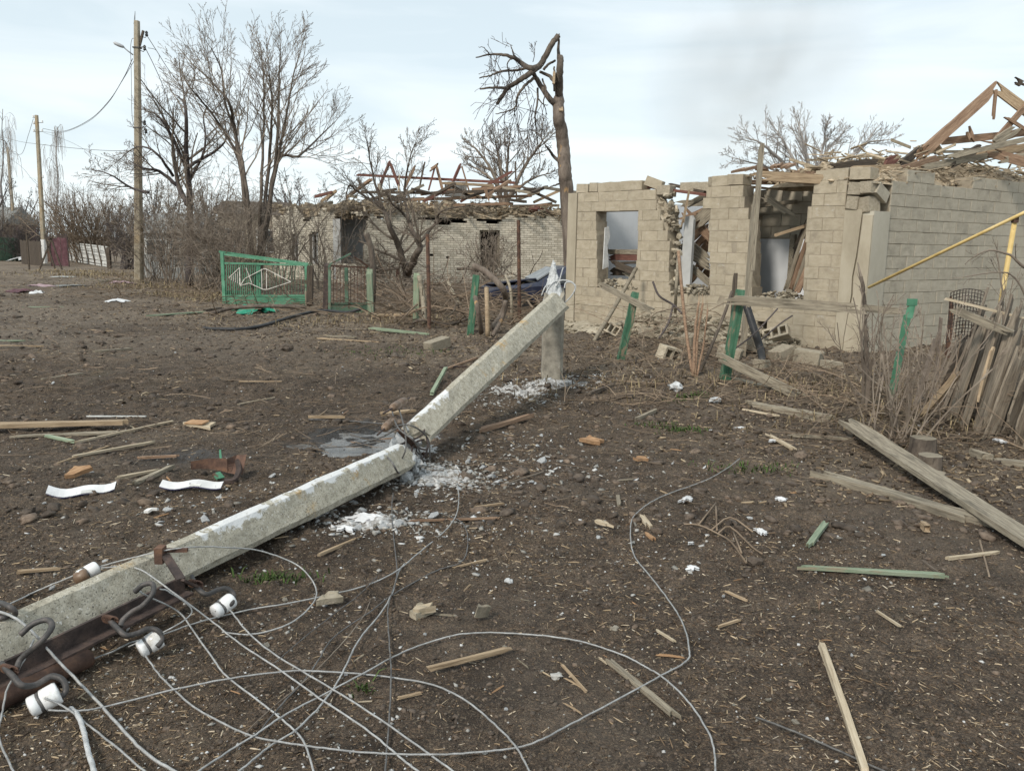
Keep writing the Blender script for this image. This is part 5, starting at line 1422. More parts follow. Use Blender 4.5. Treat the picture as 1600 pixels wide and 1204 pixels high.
# ================================================================= PLANKS AND DEBRIS ON THE GROUND
def gboard(p, q, w, h, mt, label, lift=.012, roll=0., name='plank', cat='plank', group='planks and boards scattered over the ground', bend=0., seg=5, z0=0., z1=0.):
    w, h = w * .66, h * .8
    a, b = G(*p), G(*q); a.z += h / 2 + lift + z0; b.z += h / 2 + lift + z1
    return board(a, b, w, h, mt, label, name, cat, group, roll, bend, seg=seg)
gboard((-120, 677), (209, 670), .15, .045, 'wood_tan', 'long orange brown plank lying at the left edge', z0=.02, z1=.03)
gboard((20, 683), (206, 676), .10, .02, 'wood_grey', 'darker plank half under the long orange brown plank', lift=0)
gboard((72, 684), (118, 694), .06, .02, 'wood_green_pale', 'short greenish lath just below the long brown plank')
gboard((116, 695), (272, 661), .03, .02, 'wood_pale', 'thin pale split lath crossing near the long brown plank')
gboard((115, 717), (246, 693), .045, .02, 'wood_pale', 'long pale splinter below the brown plank', name='splinter', cat='splinter')
gboard((90, 727), (170, 700), .02, .012, 'wood_tan', 'slender tan splinter at lower left of the brown plank', name='splinter', cat='splinter')
gboard((216, 719), (280, 716), .04, .02, 'wood_brown', 'dark short stick beside the small wet patch', name='stick', cat='stick')
gboard((138, 653), (229, 653), .03, .012, 'white_boards', 'thin whitish strip above the long brown plank')
gboard((68, 595), (128, 587), .09, .03, 'wood_grey', 'short grey board on the dark soil at middle left')
gboard((145, 552), (206, 547), .10, .03, 'wood_grey', 'grey board with a dark clod at its end, far left ground')
gboard((-40, 542), (68, 543), .10, .025, 'wood_tan', 'tan board at the far left edge of the ground')
gboard((-40, 535), (48, 534), .14, .02, 'wood_green_pale', 'mossy flat board at the left edge')
gboard((136, 517), (176, 519), .08, .02, 'wood_tan', 'small tan board on the trodden ground at left')
gboard((234, 495), (318, 489), .18, .03, 'wood_green_pale', 'pale green plank lying left of the green cloth')
gboard((38, 481), (146, 480), .12, .015, 'wood_green_pale', 'thin pale green strip far on the left ground')
gboard((318, 488), (345, 484), .08, .06, 'bark', 'rough dark branch at the end of the pale green plank', name='branch', cat='branch')
gboard((374, 598), (440, 598), .03, .015, 'wood_tan', 'thin tan lath on the soil in the left middle', name='splinter', cat='splinter')
gboard((372, 634), (430, 623), .015, .012, 'wood_pale', 'faint pale straw stick in the left middle', name='stick', cat='stick')
gboard((181, 751), (249, 738), .05, .02, 'wood_pale', 'pale lath between the two white panels, upper one')
gboard((212, 763), (269, 736), .055, .035, 'wood_grey', 'grey stick crossing beside the pale lath', lift=.02)
gboard((172, 770), (215, 757), .03, .012, 'wood_pale', 'thin pale splinter beside the left white panel', name='splinter', cat='splinter')
gboard((744, 679), (828, 656), .075, .045, 'wood_brown', 'thick brown plank end right of the fallen pole', z1=.01)
gboard((674, 620), (697, 588), .06, .05, 'wood_green_pale', 'short green split stake behind the fallen pole', z1=.08)
gboard((684, 577), (733, 575), .04, .03, 'rust_dark', 'dark metal bar lying behind the fallen pole', name='metal_bar', cat='bar', group=None)
gboard((690, 582), (745, 562), .04, .03, 'wood_brown', 'brown stick beside the dark metal bar', name='stick', cat='stick')
gboard((582, 516), (669, 525), .11, .05, 'wood_green_pale', 'pale green beam lying before the brush')
gboard((496, 530), (590, 536), .08, .02, 'wood_tan', 'thin tan board before the narrow gate')
gboard((512, 527), (556, 529), .14, .03, 'wood_grey', 'small grey board before the narrow gate')
gboard((482, 655), (538, 655), .04, .03, 'wood_tan', 'tan stick behind the puddle', name='stick', cat='stick')
gboard((600, 650), (646, 645), .10, .03, 'wood_tan', 'small tan board behind the crushed joint')
gboard((664, 1057), (794, 1024), .024, .022, 'wood_tan', 'straight reddish brown stick on the open soil', name='stick', cat='stick', lift=.02)
gboard((618, 1098), (660, 1088), .012, .012, 'wood_tan', 'short thin stick left of the reddish stick', name='stick', cat='stick')
gboard((948, 1035), (1057, 1126), .036, .02, 'wood_grey', 'split grey lath lying under the crossing wires', lift=.008)
gboard((935, 1032), (948, 1042), .008, .008, 'wood_pale', 'tiny sliver at the end of the split grey lath', name='splinter', cat='splinter')
gboard((877, 1043), (916, 1087), .012, .012, 'wood_tan', 'thin dark twig on the soil left of the split lath', name='stick', cat='stick')
gboard((1326, 683), (1680, 905), .235, .045, 'wood_grey', 'big weathered rotten plank slanting off the right edge', z0=.10, z1=.02, seg=12, bend=-.01)
gboard((1281, 745), (1545, 823), .17, .10, 'wood_grey', 'long old beam half sunk beside the big weathered plank', lift=-.04, seg=8, bend=.01)
gboard((1253, 893), (1476, 906), .05, .022, 'wood_green_pale', 'green painted lath with a raw broken end on the right', lift=.015)
gboard((1281, 1014), (1352, 1225), .034, .03, 'wood_pale', 'pale freshly split stick in the lower right', lift=.02, bend=.008)
gboard((1264, 858), (1290, 822), .05, .025, 'wood_green_pale', 'short grey lath with an orange torn tip')
gboard((1200, 682), (1238, 704), .06, .02, 'wood_pale', 'short pale lath crossed by white scraps')
gboard((1165, 634), (1290, 655), .17, .10, 'wood_grey', 'half buried grey log below the fence rail', lift=-.03, seg=7)
gboard((1160, 642), (1216, 652), .04, .02, 'wood_pale', 'peeling pale strip beside the half buried log', name='splinter', cat='splinter')
gboard((1235, 684), (1330, 690), .035, .03, 'wood_grey', 'thin grey stick left of the big weathered plank', name='stick', cat='stick')
gboard((1490, 660), (1660, 690), .10, .05, 'wood_grey', 'old grey board at the foot of the picket fence', lift=-.01)
gboard((1515, 712), (1545, 722), .10, .06, 'wood_grey', 'grey timber stub on the ground at the right edge')
gboard((1550, 722), (1660, 735), .12, .07, 'wood_grey', 'grey beam end at the right edge above the big plank', lift=-.02)
gboard((1440, 880), (1480, 910), .012, .012, 'twig', 'thin grey twig at the tip of the green lath', name='twig', cat='twig')
gboard((1120, 985), (1157, 973), .016, .012, 'wood_tan', 'small orange splinter at lower right centre', name='splinter', cat='splinter')
gboard((1133, 928), (1168, 944), .018, .012, 'wood_tan', 'orange splinter above the lower right wires', name='splinter', cat='splinter')
gboard((1025, 989), (1055, 1008), .016, .010, 'wood_pale', 'pale splinter left of the big wire bend', name='splinter', cat='splinter')
gboard((707, 892), (760, 879), .014, .012, 'wood_tan', 'thin reddish stick right of the crossing wires', name='stick', cat='stick')
gboard((498, 872), (566, 843), .022, .018, 'wood_tan', 'brown twig lying below the fallen shaft', name='twig', cat='twig')
gboard((640, 818), (782, 813), .016, .014, 'wood_brown', 'long thin brown stick right of the white fragments', name='stick', cat='stick')
gboard((740, 796), (788, 790), .02, .012, 'wood_tan', 'thin pale stick right of the crushed joint', name='stick', cat='stick')
gboard((965, 778), (968, 795), .04, .02, 'wood_grey', 'tiny grey lath standing end on in the soil')
gboard((930, 818), (953, 826), .05, .02, 'wood_pale', 'tiny pale wood block left of the wire bend')
gboard((1002, 811), (1014, 828), .05, .025, 'wood_pale', 'small pale lath right of the wire bend')
gboard((1008, 838), (1021, 847), .03, .02, 'wood_orange', 'small orange chip inside the wire bend', name='chip', cat='wood chip')
gboard((30, 898), (92, 893), .035, .015, 'wood_tan', 'tan chip on the soil behind the lower shaft', name='chip', cat='wood chip')
gboard((1370, 960), (1408, 985), .016, .012, 'wood_pale', 'pale sliver on the soil at lower right', name='splinter', cat='splinter')
gboard((993, 660), (1025, 645), .05, .04, 'wood_grey', 'short grey stick on the bank right of the stump', name='stick', cat='stick')
gboard((920, 620), (960, 605), .06, .05, 'bark', 'short dark log piece beside the pole stump', name='log', cat='log')
gboard((790, 760), (850, 740), .012, .012, 'twig', 'thin twig near the white fragments', name='twig', cat='twig')
gboard((1530, 848), (1545, 905), .012, .012, 'twig_tan', 'thin curved twig right of the green lath', name='twig', cat='twig')
gboard((1480, 878), (1560, 868), .03, .02, 'wood_pale', 'pale lath under the big weathered plank on the right')
gboard((1440, 826), (1450, 836), .05, .05, 'wood_tan', 'small chopped wood block below the old beam', name='wood_block', cat='wood block')
# broken concrete or brick cube in the middle ground
o = link('concrete_lump', BMR[0], None, None, Mx(G(683, 546) + V((0, 0, .08)), Matrix.Rotation(.9, 3, 'Z') @ Matrix.Rotation(-.15, 3, 'Y'), (.42, .17, .15))); T(o, 'pale oblong building block lying alone before the brush', 'block')
def slabby(px, py, pts, th, mt, label, name, cat, yaw=0., tilt=(0, 0), lift=.02, group=None, k=1.0):
    """a small flat torn piece with its own thickness"""
    mb = MB(); n = len(pts)
    vs = [V((x * k * RP.uniform(.8, 1.2), y * k * RP.uniform(.6, 1.25), RP.uniform(-.008, .008))) for x, y in pts]
    mb.add(vs + [p + V((0, 0, th)) for p in vs], [tuple(range(n - 1, -1, -1)), tuple(range(n, 2 * n))] + [(i, (i + 1) % n, (i + 1) % n + n, i + n) for i in range(n)])
    o = link(name, mb.mesh(name), M[mt], None, Mx(G(px, py) + V((0, 0, lift)), Matrix.Rotation(yaw, 3, 'Z') @ Matrix.Rotation(tilt[0], 3, 'X') @ Matrix.Rotation(tilt[1], 3, 'Y')))
    return T(o, label, cat, group)
irr = [(-.16, -.03), (-.07, -.075), (.03, -.06), (.15, -.07), (.11, .0), (.14, .05), (.0, .055), (-.04, .085), (-.10, .04)]
bc = slabby(311, 668, irr, .02, 'wood_pale', 'pale bark slab with an orange torn face on the dark soil', 'bark_slab', 'wood chip', -.4, (.1, 0), k=1.0)
mb = MB(); mb.beam(V((-.10, -.02, .03)), V((.08, .0, .035)), .10, .012); tf = mb.build('torn_patch', M['wood_orange'], None)
tf.parent = bc; tf.matrix_parent_inverse = Matrix.Identity(4)
slabby(126, 745, irr, .03, 'wood_orange', 'curled orange bark piece above the left white panel', 'bark_slab', 'wood chip', .6, (.3, -.2), .03, k=.55)
slabby(924, 694, irr, .03, 'wood_orange', 'bright orange chip of wood on the bank', 'bark_slab', 'wood chip', -.2, (.2, .1), k=.6)
slabby(237, 803, irr, .015, 'limewash', 'white flake of paint on the soil', 'paint_flake', 'flake', .3, k=.25)
slabby(1000, 722, irr, .02, 'wood_orange', 'small rusty chip near the long wire end', 'bark_slab', 'wood chip', .1, k=.35)
slabby(660, 963, irr, .03, 'wood_pale', 'small yellowish chip on the soil below the crossing', 'bark_slab', 'wood chip', .4, k=.3)
slabby(515, 945, irr, .03, 'rubble', 'tan clod of mortar beside the wide wire ring', 'mortar_lump', 'rubble piece', .5, (.2, 0), k=.35)
slabby(750, 970, irr, .05, 'rubble', 'greenish grey stone on the open soil', 'stone', 'stone', .9, (.2, .2), k=.25)
# two curved white panels with dark blue backs
def panel(px, py, L, W, yaw, curve, label):
    def sheet(off):
        vs = []; n = 12
        for i in range(n + 1):
            t = i / n - .5
            for j in range(4):
                s = j / 3 - .5
                w = W * (1 - .25 * abs(t))
                vs.append(V((t * L, s * w + .09 * L * math.sin(t * 2), .015 + curve * (t * t) * L + .010 * math.sin(t * 9 + 1) + .03 * (s + .5) + off)))
        return vs, [(i * 4 + j, i * 4 + j + 1, i * 4 + j + 5, i * 4 + j + 4)[::-1] for i in range(n) for j in range(3)]
    R_ = Matrix.Rotation(yaw, 3, 'Z')
    o = thing('curved_panel', label, 'plastic panel', G(px, py), 'torn white panels')
    for nm, off, mt in (('face', .005, 'white_sheet'), ('back', .0, 'navy')):
        mb = MB(); v, f = sheet(off); v2, _ = sheet(off + .003)
        mb.add(v + v2, [q[::-1] for q in f] + [tuple(i + len(v) for i in q) for q in f]); link(nm, mb.mesh(nm), M[mt], o, Mx(G(px, py, .012), R_))
    mb = MB(); v, f = sheet(.0105); mb.add([v[6 * 4], v[8 * 4], v[8 * 4 + 1], v[6 * 4 + 1]], [(3, 2, 1, 0)]); link('sticker', mb.mesh('sticker'), M['white_boards'], o, Mx(G(px, py, .013), R_))
    return o
panel(129, 779, .37, .075, .24, .30, 'curved white panel with dark specks, left of the pair')
panel(300, 768, .38, .055, -.10, .06, 'narrow white curved panel with a small sticker')
# torn rusty sheet with a green base
sc_ = thing('metal_scrap', 'curled rusty sheet metal scrap with green paint flecks', 'scrap metal', G(340, 742))
mb = MB(); n = 10; c0 = G(338, 745, .02); vs = []
for i in range(n + 1):
    t = i / n
    for j in range(3):
        vs.append(c0 + V((-.17 + .36 * t, .04 * math.sin(t * 5) + .05 * j * (t > .7), .03 + .05 * j * (.5 + t * .6) - .02 * t)))
f = [(i * 3 + j, i * 3 + j + 1, i * 3 + j + 4, i * 3 + j + 3) for i in range(n) for j in range(2)]
mb.add(vs + [p + V((0, .008, .004)) for p in vs], f + [tuple(x + len(vs) for x in q[::-1]) for q in f]); mb.build('rusty_sheet', M['rust'], sc_)
mb = MB(); mb.tube(catmull([G(372, 742, .10), G(374, 748, .06), G(366, 757, .03), G(352, 757, .02)], 5), .02, 6); mb.build('curled_end', M['rust_dark'], sc_)
mb = MB(); mb.beam(G(345, 752, .02), G(338, 750, .05), .06, .012); mb.build('green_tab', M['green_metal'], sc_); mb = MB(); mb.beam(G(346, 738, .08), G(345, 734, .13), .012, .05); mb.build('green_tab', M['green_metal'], sc_)
# crumpled cloths and sheets
def crumple(px, py, w, d, h, mt, label, name, cat, seed, yaw=0.):
    n = 13; vs = []
    for i in range(n):
        for j in range(n):
            u, v = i / (n - 1) - .5, j / (n - 1) - .5
            u, v = u * math.sqrt(max(0, 1 - 1.9 * v * v)), v * math.sqrt(max(0, 1 - 1.9 * u * u))
            an = math.atan2(v, u); k_ = .75 + .75 * float(fbm(math.cos(an) * 1.5 + seed * 2, math.sin(an) * 1.5, 1.3, 3, .65)); u, v = u * k_, v * k_
            rr = math.hypot(u, v) * 2
            z = h * max(0, 1 - rr ** 1.5) * (.6 + 1.1 * abs(float(fbm(u * 5 + seed, v * 5, 1.0, 3)))) + .012
            e = .12 * float(fbm(u * 4 + seed * 3, v * 4, 1., 2))
            vs.append(V((u * w * (1 + e), v * d * (1 + e), z)))
    f = [(i * n + j, i * n + j + 1, (i + 1) * n + j + 1, (i + 1) * n + j)[::-1] for i in range(n - 1) for j in range(n - 1)]
    mb = MB(); k = len(vs)
    rim = [i for i in range(n)] 
    mb.add(vs + [p - V((0, 0, .01)) for p in vs], f + [tuple(x + k for x in q[::-1]) for q in f])
    o = link(name, mb.mesh(name), M[mt], None, Mx(G(px, py), Matrix.Rotation(yaw, 3, 'Z')))
    return T(o, label, cat)
crumple(393, 489, .95, .9, .20, 'green_cloth', 'crumpled green cloth lying in front of the long gate', 'green_cloth', 'cloth', 1, -.1)
crumple(420, 487, .6, .5, .08, 'green_cloth', 'thin end of green netting right of the crumpled cloth', 'green_netting', 'cloth', 4, .2)
crumple(40, 408, 2.2, 2.6, .35, 'white_sheet', 'white sheet heaped by the second street pole', 'white_sheet', 'sheet', 2)
crumple(58, 407, 1.4, 2.4, .25, 'blue_cloth', 'blue sheet heaped beside the white sheet', 'blue_sheet', 'sheet', 3)
crumple(16, 400, 2.8, 3, .9, 'mauve', 'faded red tarpaulin heap at the far left edge', 'red_tarpaulin', 'sheet', 5)
crumple(32, 457, .9, .7, .12, 'maroon', 'dark maroon torn sheet on the trodden ground', 'maroon_sheet', 'sheet', 6, .4)
crumple(58, 459, .55, .5, .1, 'white_sheet', 'pale torn end beside the maroon sheet', 'pale_sheet', 'sheet', 7)
crumple(63, 448, 1.1, .8, .08, 'mauve', 'flat mauve sheet behind the maroon sheet', 'mauve_sheet', 'sheet', 8)
crumple(184, 471, .55, .9, .06, 'white_sheet', 'greyish white sheet left of the lamp pole foot', 'grey_sheet', 'sheet', 9)
crumple(188, 443, 1.0, .9, .10, 'mauve', 'pinkish crumpled sheet beside the lamp pole foot', 'pink_sheet', 'sheet', 10)
crumple(98, 433, 1.6, .8, .03, 'white_boards', 'long white flat sheet on the far ground', 'white_flat_sheet', 'sheet', 11)
crumple(112, 447, 1.9, 1.0, .04, 'slate', 'grey flat sheet before the white flat sheet', 'grey_flat_sheet', 'sheet', 12)
for k, (px, py, s) in enumerate(((1158, 670, .09), (1073, 782, .13), (1220, 782, .12), (1212, 690, .13), (1079, 851, .05), (1187, 832, .11), (576, 812, .22), (1082, 890, .08), (1562, 688, .14), (540, 828, .12))):
    crumple(px, py, s * 1.1, s * .7, s * .13, 'white_sheet', ['white scrap of paper below the half buried log', 'white crumpled scrap above the dry twig', 'pale scrap right of the dry twig', 'white scrap lying across the short pale lath', 'tiny white scrap in the wire bend', 'blue tinged white scrap at the tip of the dry twig', 'big white flake heap below the crushed joint', 'white scrap below the dry twig', 'white scrap before the picket fence', 'white flake below the shaft end'][k], 'white_scrap', 'scrap', 20 + k, k)
# pale dust and flakes where the concrete burst
def dust(px, py, w, d, seed):
    mb = MB(); n = 28; c = G(px, py); vs = []
    for i in range(n):
        for j in range(n):
            u, v = (i / (n - 1) - .5) * 2, (j / (n - 1) - .5) * 2
            r_ = math.hypot(u, v) + .55 * float(fbm(u * 2 + seed * 7, v * 2, 1.6, 4, .6))
            x, y = c.x + u * w, c.y + v * d
            vs.append((x, y, float(gz(x, y) + gfine(x, y)) + .012 - .05 * max(0, r_ - .45) + .012 * float(fbm(u * 9, v * 9 + seed, 1., 2))))
    mb.add(vs, [(i * n + j, (i + 1) * n + j, (i + 1) * n + j + 1, i * n + j + 1) for i in range(n - 1) for j in range(n - 1)])
    return mb.build('concrete_dust', M['dust'], base=False)
M['dust'] = mat('pale_concrete_dust', g3((.17, .16, .145), (.36, .35, .335), (.60, .60, .595), .35, .62), 24, detail=10, nrough=.75, bump=.8, bscale=60, rand=.03, over=[(11, .54, .62, (.10, .082, .066), (1, 1, 1))])
for a, lb in (((690, 748, .34, .26, 1), 'heap of pale crushed concrete under the snapped joint'), ((590, 818, .26, .14, 2), 'patch of pale flakes below the lower shaft'), ((868, 600, .42, .32, 3), 'pale crushed concrete around the stump foot'), ((815, 612, .34, .34, 4), 'pale dust left of the stump'), ((470, 805, .22, .10, 5), 'small pale dust patch behind the lower shaft')):
    T(dust(*a), lb, 'concrete dust', None, 'stuff')
# sawn stumps
def sawn(px, py, r_, h, label):
    mb = MB(); n = 14; b = G(px, py); rows = []
    for z, q in ((-.03, 1.18), (h * .5, 1.04), (h, 1.0)):
        rows.append([b + V((r_ * q * math.cos(a) * RP.uniform(.93, 1.07), r_ * q * math.sin(a) * RP.uniform(.93, 1.07), z)) for a in [2 * PI * i / n for i in range(n)]])
    vs = [p for r in rows for p in r]
    mb.add(vs, [(i * n + j, i * n + (j + 1) % n, (i + 1) * n + (j + 1) % n, (i + 1) * n + j) for i in range(2) for j in range(n)])
    o = mb.build('tree_stump', M['bark']); T(o, label, 'tree stump', 'sawn stumps by the bush')
    mb = MB(); top = rows[2]; c = sum(top, V((0, 0, 0))) / n + V((0, 0, .004))
    mb.add([c] + top + [p - V((0, 0, .01)) for p in top], [(0, 1 + j, 1 + (j + 1) % n) for j in range(n)]); mb.build('sawn_face', M['wood_grey'], o)
sawn(1441, 708, .095, .13, 'mossy sawn tree stump nearest the bush stems')
sawn(1451, 733, .085, .11, 'sawn tree stump in the middle of the three')
sawn(1455, 757, .085, .09, 'sawn tree stump nearest the big weathered plank')
# ================================================================= BARE TREES
M['twig_pale'] = mat('pale_birch_and_hazed_twigs', g3((.22, .20, .185), (.32, .295, .275), (.42, .395, .37)), 3, bump=.2)
RT = random.Random(77)
def fast_tube(mb, pts, rad, n):
    base = len(mb.v); k = len(pts); v = mb.v; f = mb.f
    t = pts[-1] - pts[0]
    u = t.orthogonal().normalized(); w = t.normalized().cross(u)
    cs = [(math.cos(2 * PI * j / n), math.sin(2 * PI * j / n)) for j in range(n)]
    for p, r in zip(pts, rad):
        for c, s in cs:
            q = p + (u * c + w * s) * r; v.append((q.x, q.y, q.z))
    for i in range(k - 1):
        o = base + i * n
        for j in range(n):
            b = o + (j + 1) % n; a = o + j
            f.append((a, b, b + n, a + n))

def grow(mb, r, p, d, L, rad, lvl, c):
    """one branch with its side branches; c: per-tree settings"""
    n = max(3, min(7, int(L / c['seg'])))
    pts, rads = [p.copy()], [rad]; d = d.normalized()
    end = rad * (.45 if lvl < c['lv'] else .3)
    for i in range(n):
        d = (d + rnd_unit(r) * c['wob'] + V((0, 0, c['up'] if lvl < c['lv'] else c.get('up2', c['up'])))).normalized()
        p = p + d * (L / n); pts.append(p.copy()); rads.append(max(c['rmin'], rad + (end - rad) * (i + 1) / n))
    fast_tube(mb, pts, rads, 6 if rad > .03 else (4 if rad > .012 else 3))
    if lvl < c['lv']:
        sides(mb, r, pts, rads, L, lvl, c)
    return pts

def sides(mb, r, pts, rads, L, lvl, c, lo=.2):
    k = c['n'][min(lvl, len(c['n']) - 1)]; n = len(pts) - 1
    for i in range(k):
        t = lo + (1 - lo) * (i + r.random()) / k
        j = min(int(t * n), n - 1); f = t * n - j
        q = pts[j].lerp(pts[j + 1], f); d0 = (pts[j + 1] - pts[j]).normalized()
        ax = d0.cross(rnd_unit(r))
        if ax.length < .05: continue
        d1 = Quaternion(ax.normalized(), math.radians(r.uniform(*c['ang']))) @ d0
        grow(mb, r, q, d1, L * r.uniform(*c['len']) * (1.12 - .62 * t), max(c['rmin'], (rads[j] + (rads[j + 1] - rads[j]) * f) * r.uniform(*c.get('rr', (.32, .55)))), lvl + 1, c)

def tree(name, label, base, stems, c, mt, twm, cat='tree', group=None, trunk_mat=None, seed=1, split=True):
    """stems: (list of points, start radius, end radius); twigs grow from each. > trunk, crown"""
    r = random.Random(seed)
    o = thing(name, label, cat, base, group)
    tb, cb = MB(), MB()
    for pts, r0, r1 in stems:
        P_ = catmull(pts, 4); k = len(P_)
        rr = [r0 + (r1 - r0) * i / (k - 1) for i in range(k)]
        P_ = [p + rnd_unit(r) * rr[i] * .35 for i, p in enumerate(P_)]
        tb.tube(P_, rr, 7)
        L = sum((b - a).length for a, b in zip(P_, P_[1:]))
        sides(cb, r, P_, rr, L, 0, c, c.get('lo', .25))
        grow(cb, r, P_[-1], P_[-1] - P_[-2], L * .13, r1, 1, c)
    tb.build('trunk', M[mt], o, True)
    if cb.v: cb.build('crown', M[twm], o)
    return o

def PX(y, jit=.0, r=RT):
    return lambda *pts: [Y(px, py, y + r.uniform(-jit, jit)) for px, py in pts]
c_std = dict(seg=.28, wob=.16, up=.05, rmin=.0045, lv=3, n=(9, 6, 5), ang=(22, 58), len=(.26, .46))
# the many-stemmed tree
d1 = 25.5; q = PX(d1, .9)
tree('bare_tree', 'tall many-stemmed bare tree, the largest behind the long green gate', G(393, 452), [
    (q((398, 452), (392, 380), (379, 280), (366, 200), (357, 160), (333, 130), (312, 110)), .085, .018),
    (q((396, 452), (386, 300), (370, 220), (352, 160), (346, 110), (330, 75)), .06, .012),
    (q((402, 452), (408, 300), (412, 210), (412, 130), (408, 80)), .06, .011),
    (q((404, 452), (426, 290), (434, 200), (436, 130), (438, 75)), .07, .012),
    (q((404, 400), (430, 270), (446, 190), (458, 120), (470, 80)), .055, .011),
    (q((408, 400), (432, 256), (466, 244), (498, 215), (524, 190)), .06, .012),
    (q((392, 350), (372, 250), (340, 190), (300, 140), (282, 115)), .06, .010),
    (q((404, 400), (420, 260), (425, 170), (420, 110)), .07, .012)], dict(c_std, n=(17, 9, 5), up=.09, rmin=.0042, len=(.22, .40), ang=(20, 55), lo=.28), 'bark', 'twig', seed=3)
d2 = 28.0; q = PX(d2, .8)
tree('bare_tree', 'dark spreading bare tree directly right of the lamp pole', G(296, 445), [
    (q((298, 446), (296, 330), (292, 250), (290, 170), (278, 150)), .14, .02), (q((292, 320), (276, 280), (268, 215), (246, 165)), .08, .014),
    (q((294, 270), (270, 215), (246, 180), (230, 175)), .07, .012), (q((276, 290), (250, 268), (222, 262), (200, 250)), .07, .014),
    (q((294, 260), (330, 240), (352, 220), (352, 190)), .06, .012), (q((294, 290), (320, 230), (318, 180), (330, 160)), .05, .01), (q((270, 275), (245, 240), (214, 230), (180, 255)), .05, .01),
    (q((232, 300), (205, 293), (170, 272), (138, 264)), .05, .01)], dict(c_std, n=(14, 8, 5), up=.02, rmin=.0042, len=(.26, .48)), 'twig_dark', 'twig', seed=4)
q = PX(27.5, .5)
tree('bare_tree', 'forked bare tree growing in front of the white brick wall', G(636, 462), [
    (q((638, 465), (637, 425), (632, 412), (622, 385), (608, 350), (598, 325), (575, 300)), .17, .035), (q((637, 425), (652, 395), (657, 385), (644, 358), (632, 335), (612, 318)), .13, .03),
    (q((606, 345), (590, 300), (580, 260), (572, 215)), .06, .012), (q((640, 350), (632, 300), (640, 250), (650, 220)), .05, .01), (q((655, 380), (680, 350), (690, 330), (740, 320)), .06, .012), (q((598, 325), (560, 300), (545, 290), (540, 320)), .05, .01)],
    dict(c_std, n=(13, 8, 5), up=.03, len=(.3, .55), wob=.24, rmin=.005), 'bark', 'twig', seed=5)
q = PX(46, .8)
tree('bare_tree', 'round bare tree showing above the brick house roof', G(792, 408), [
    (q((790, 405), (788, 330), (792, 270), (796, 220)), .2, .03), (q((790, 330), (770, 270), (745, 235), (735, 225)), .12, .02), (q((790, 320), (820, 260), (845, 225), (850, 215)), .12, .02),
    (q((788, 300), (755, 270), (728, 255)), .1, .015), (q((791, 310), (830, 280), (862, 270)), .1, .015), (q((789, 290), (778, 240), (772, 210)), .1, .015)],
    dict(c_std, seg=.4, n=(14, 8, 5), up=.10, rmin=.008, len=(.3, .5)), 'twig', 'twig', seed=6)
q = PX(42, .8)
tree('bare_tree', 'wide bare tree rising behind the block house roof', G(1270, 420), [
    (q((1270, 400), (1268, 300), (1262, 250), (1248, 195)), .2, .03), (q((1268, 310), (1230, 260), (1190, 225), (1165, 215)), .12, .02), (q((1270, 310), (1320, 255), (1350, 225), (1390, 218)), .12, .02), (q((1268, 300), (1290, 240), (1320, 205)), .12, .02),
    (q((1262, 290), (1200, 262), (1140, 245)), .09, .015), (q((1272, 300), (1330, 270), (1380, 255)), .09, .015), (q((1266, 300), (1230, 230), (1210, 200)), .1, .02), (q((1269, 290), (1286, 230), (1290, 195)), .1, .02)],
    dict(c_std, seg=.4, n=(15, 8, 5), up=.08, rmin=.008, len=(.28, .46)), 'twig_pale', 'twig_pale', seed=7)  # pale twig colour paints in the haze that makes this tree fainter
# far trees on the left
for k, (px, d, h, sd, lb) in enumerate(((30, 75, 6.5, 11, 'grey bare tree behind the farthest street pole'), (112, 62, 4.5, 12, 'low bare tree behind the brown bush at left'), (-20, 58, 7, 13, 'tall bare tree cut by the left edge'), (180, 70, 5, 14, 'bare tree seen between the brown bush and the lamp pole'), (235, 52, 5.2, 15, 'bare tree behind the lamp pole'), (330, 48, 5.0, 16, 'bare tree behind the many-stemmed tree, left side'), (470, 52, 6.0, 17, 'bare tree behind the many-stemmed tree, right side'), (530, 50, 4.8, 18, 'bare tree rising left of the bared roof frame'), (60, 90, 5, 19, 'hazy bare tree far down the street'))):
    b = G(px, 405); b = V((ray(px, 400).x / ray(px, 400).y * d, d, 0)); r = random.Random(sd)
    st = []
    for j in range(5):
        a = r.uniform(0, 6.28); sp_ = r.uniform(.1, .35) * h
        st.append(([b + V((.1 * math.cos(a), .1 * math.sin(a), -.1)), b + V((sp_ * .35 * math.cos(a), sp_ * .35 * math.sin(a), h * .35)), b + V((sp_ * math.cos(a), sp_ * math.sin(a), h * r.uniform(.65, .85)))], .1 * h / 5, .02))
    tree('bare_tree', lb, b, st, dict(c_std, seg=.5, n=(8, 6, 4), up=.07, rmin=.012, len=(.28, .45)), 'twig_dark', 'twig' if k % 2 else 'twig_dark', group='trees down the street', seed=sd)
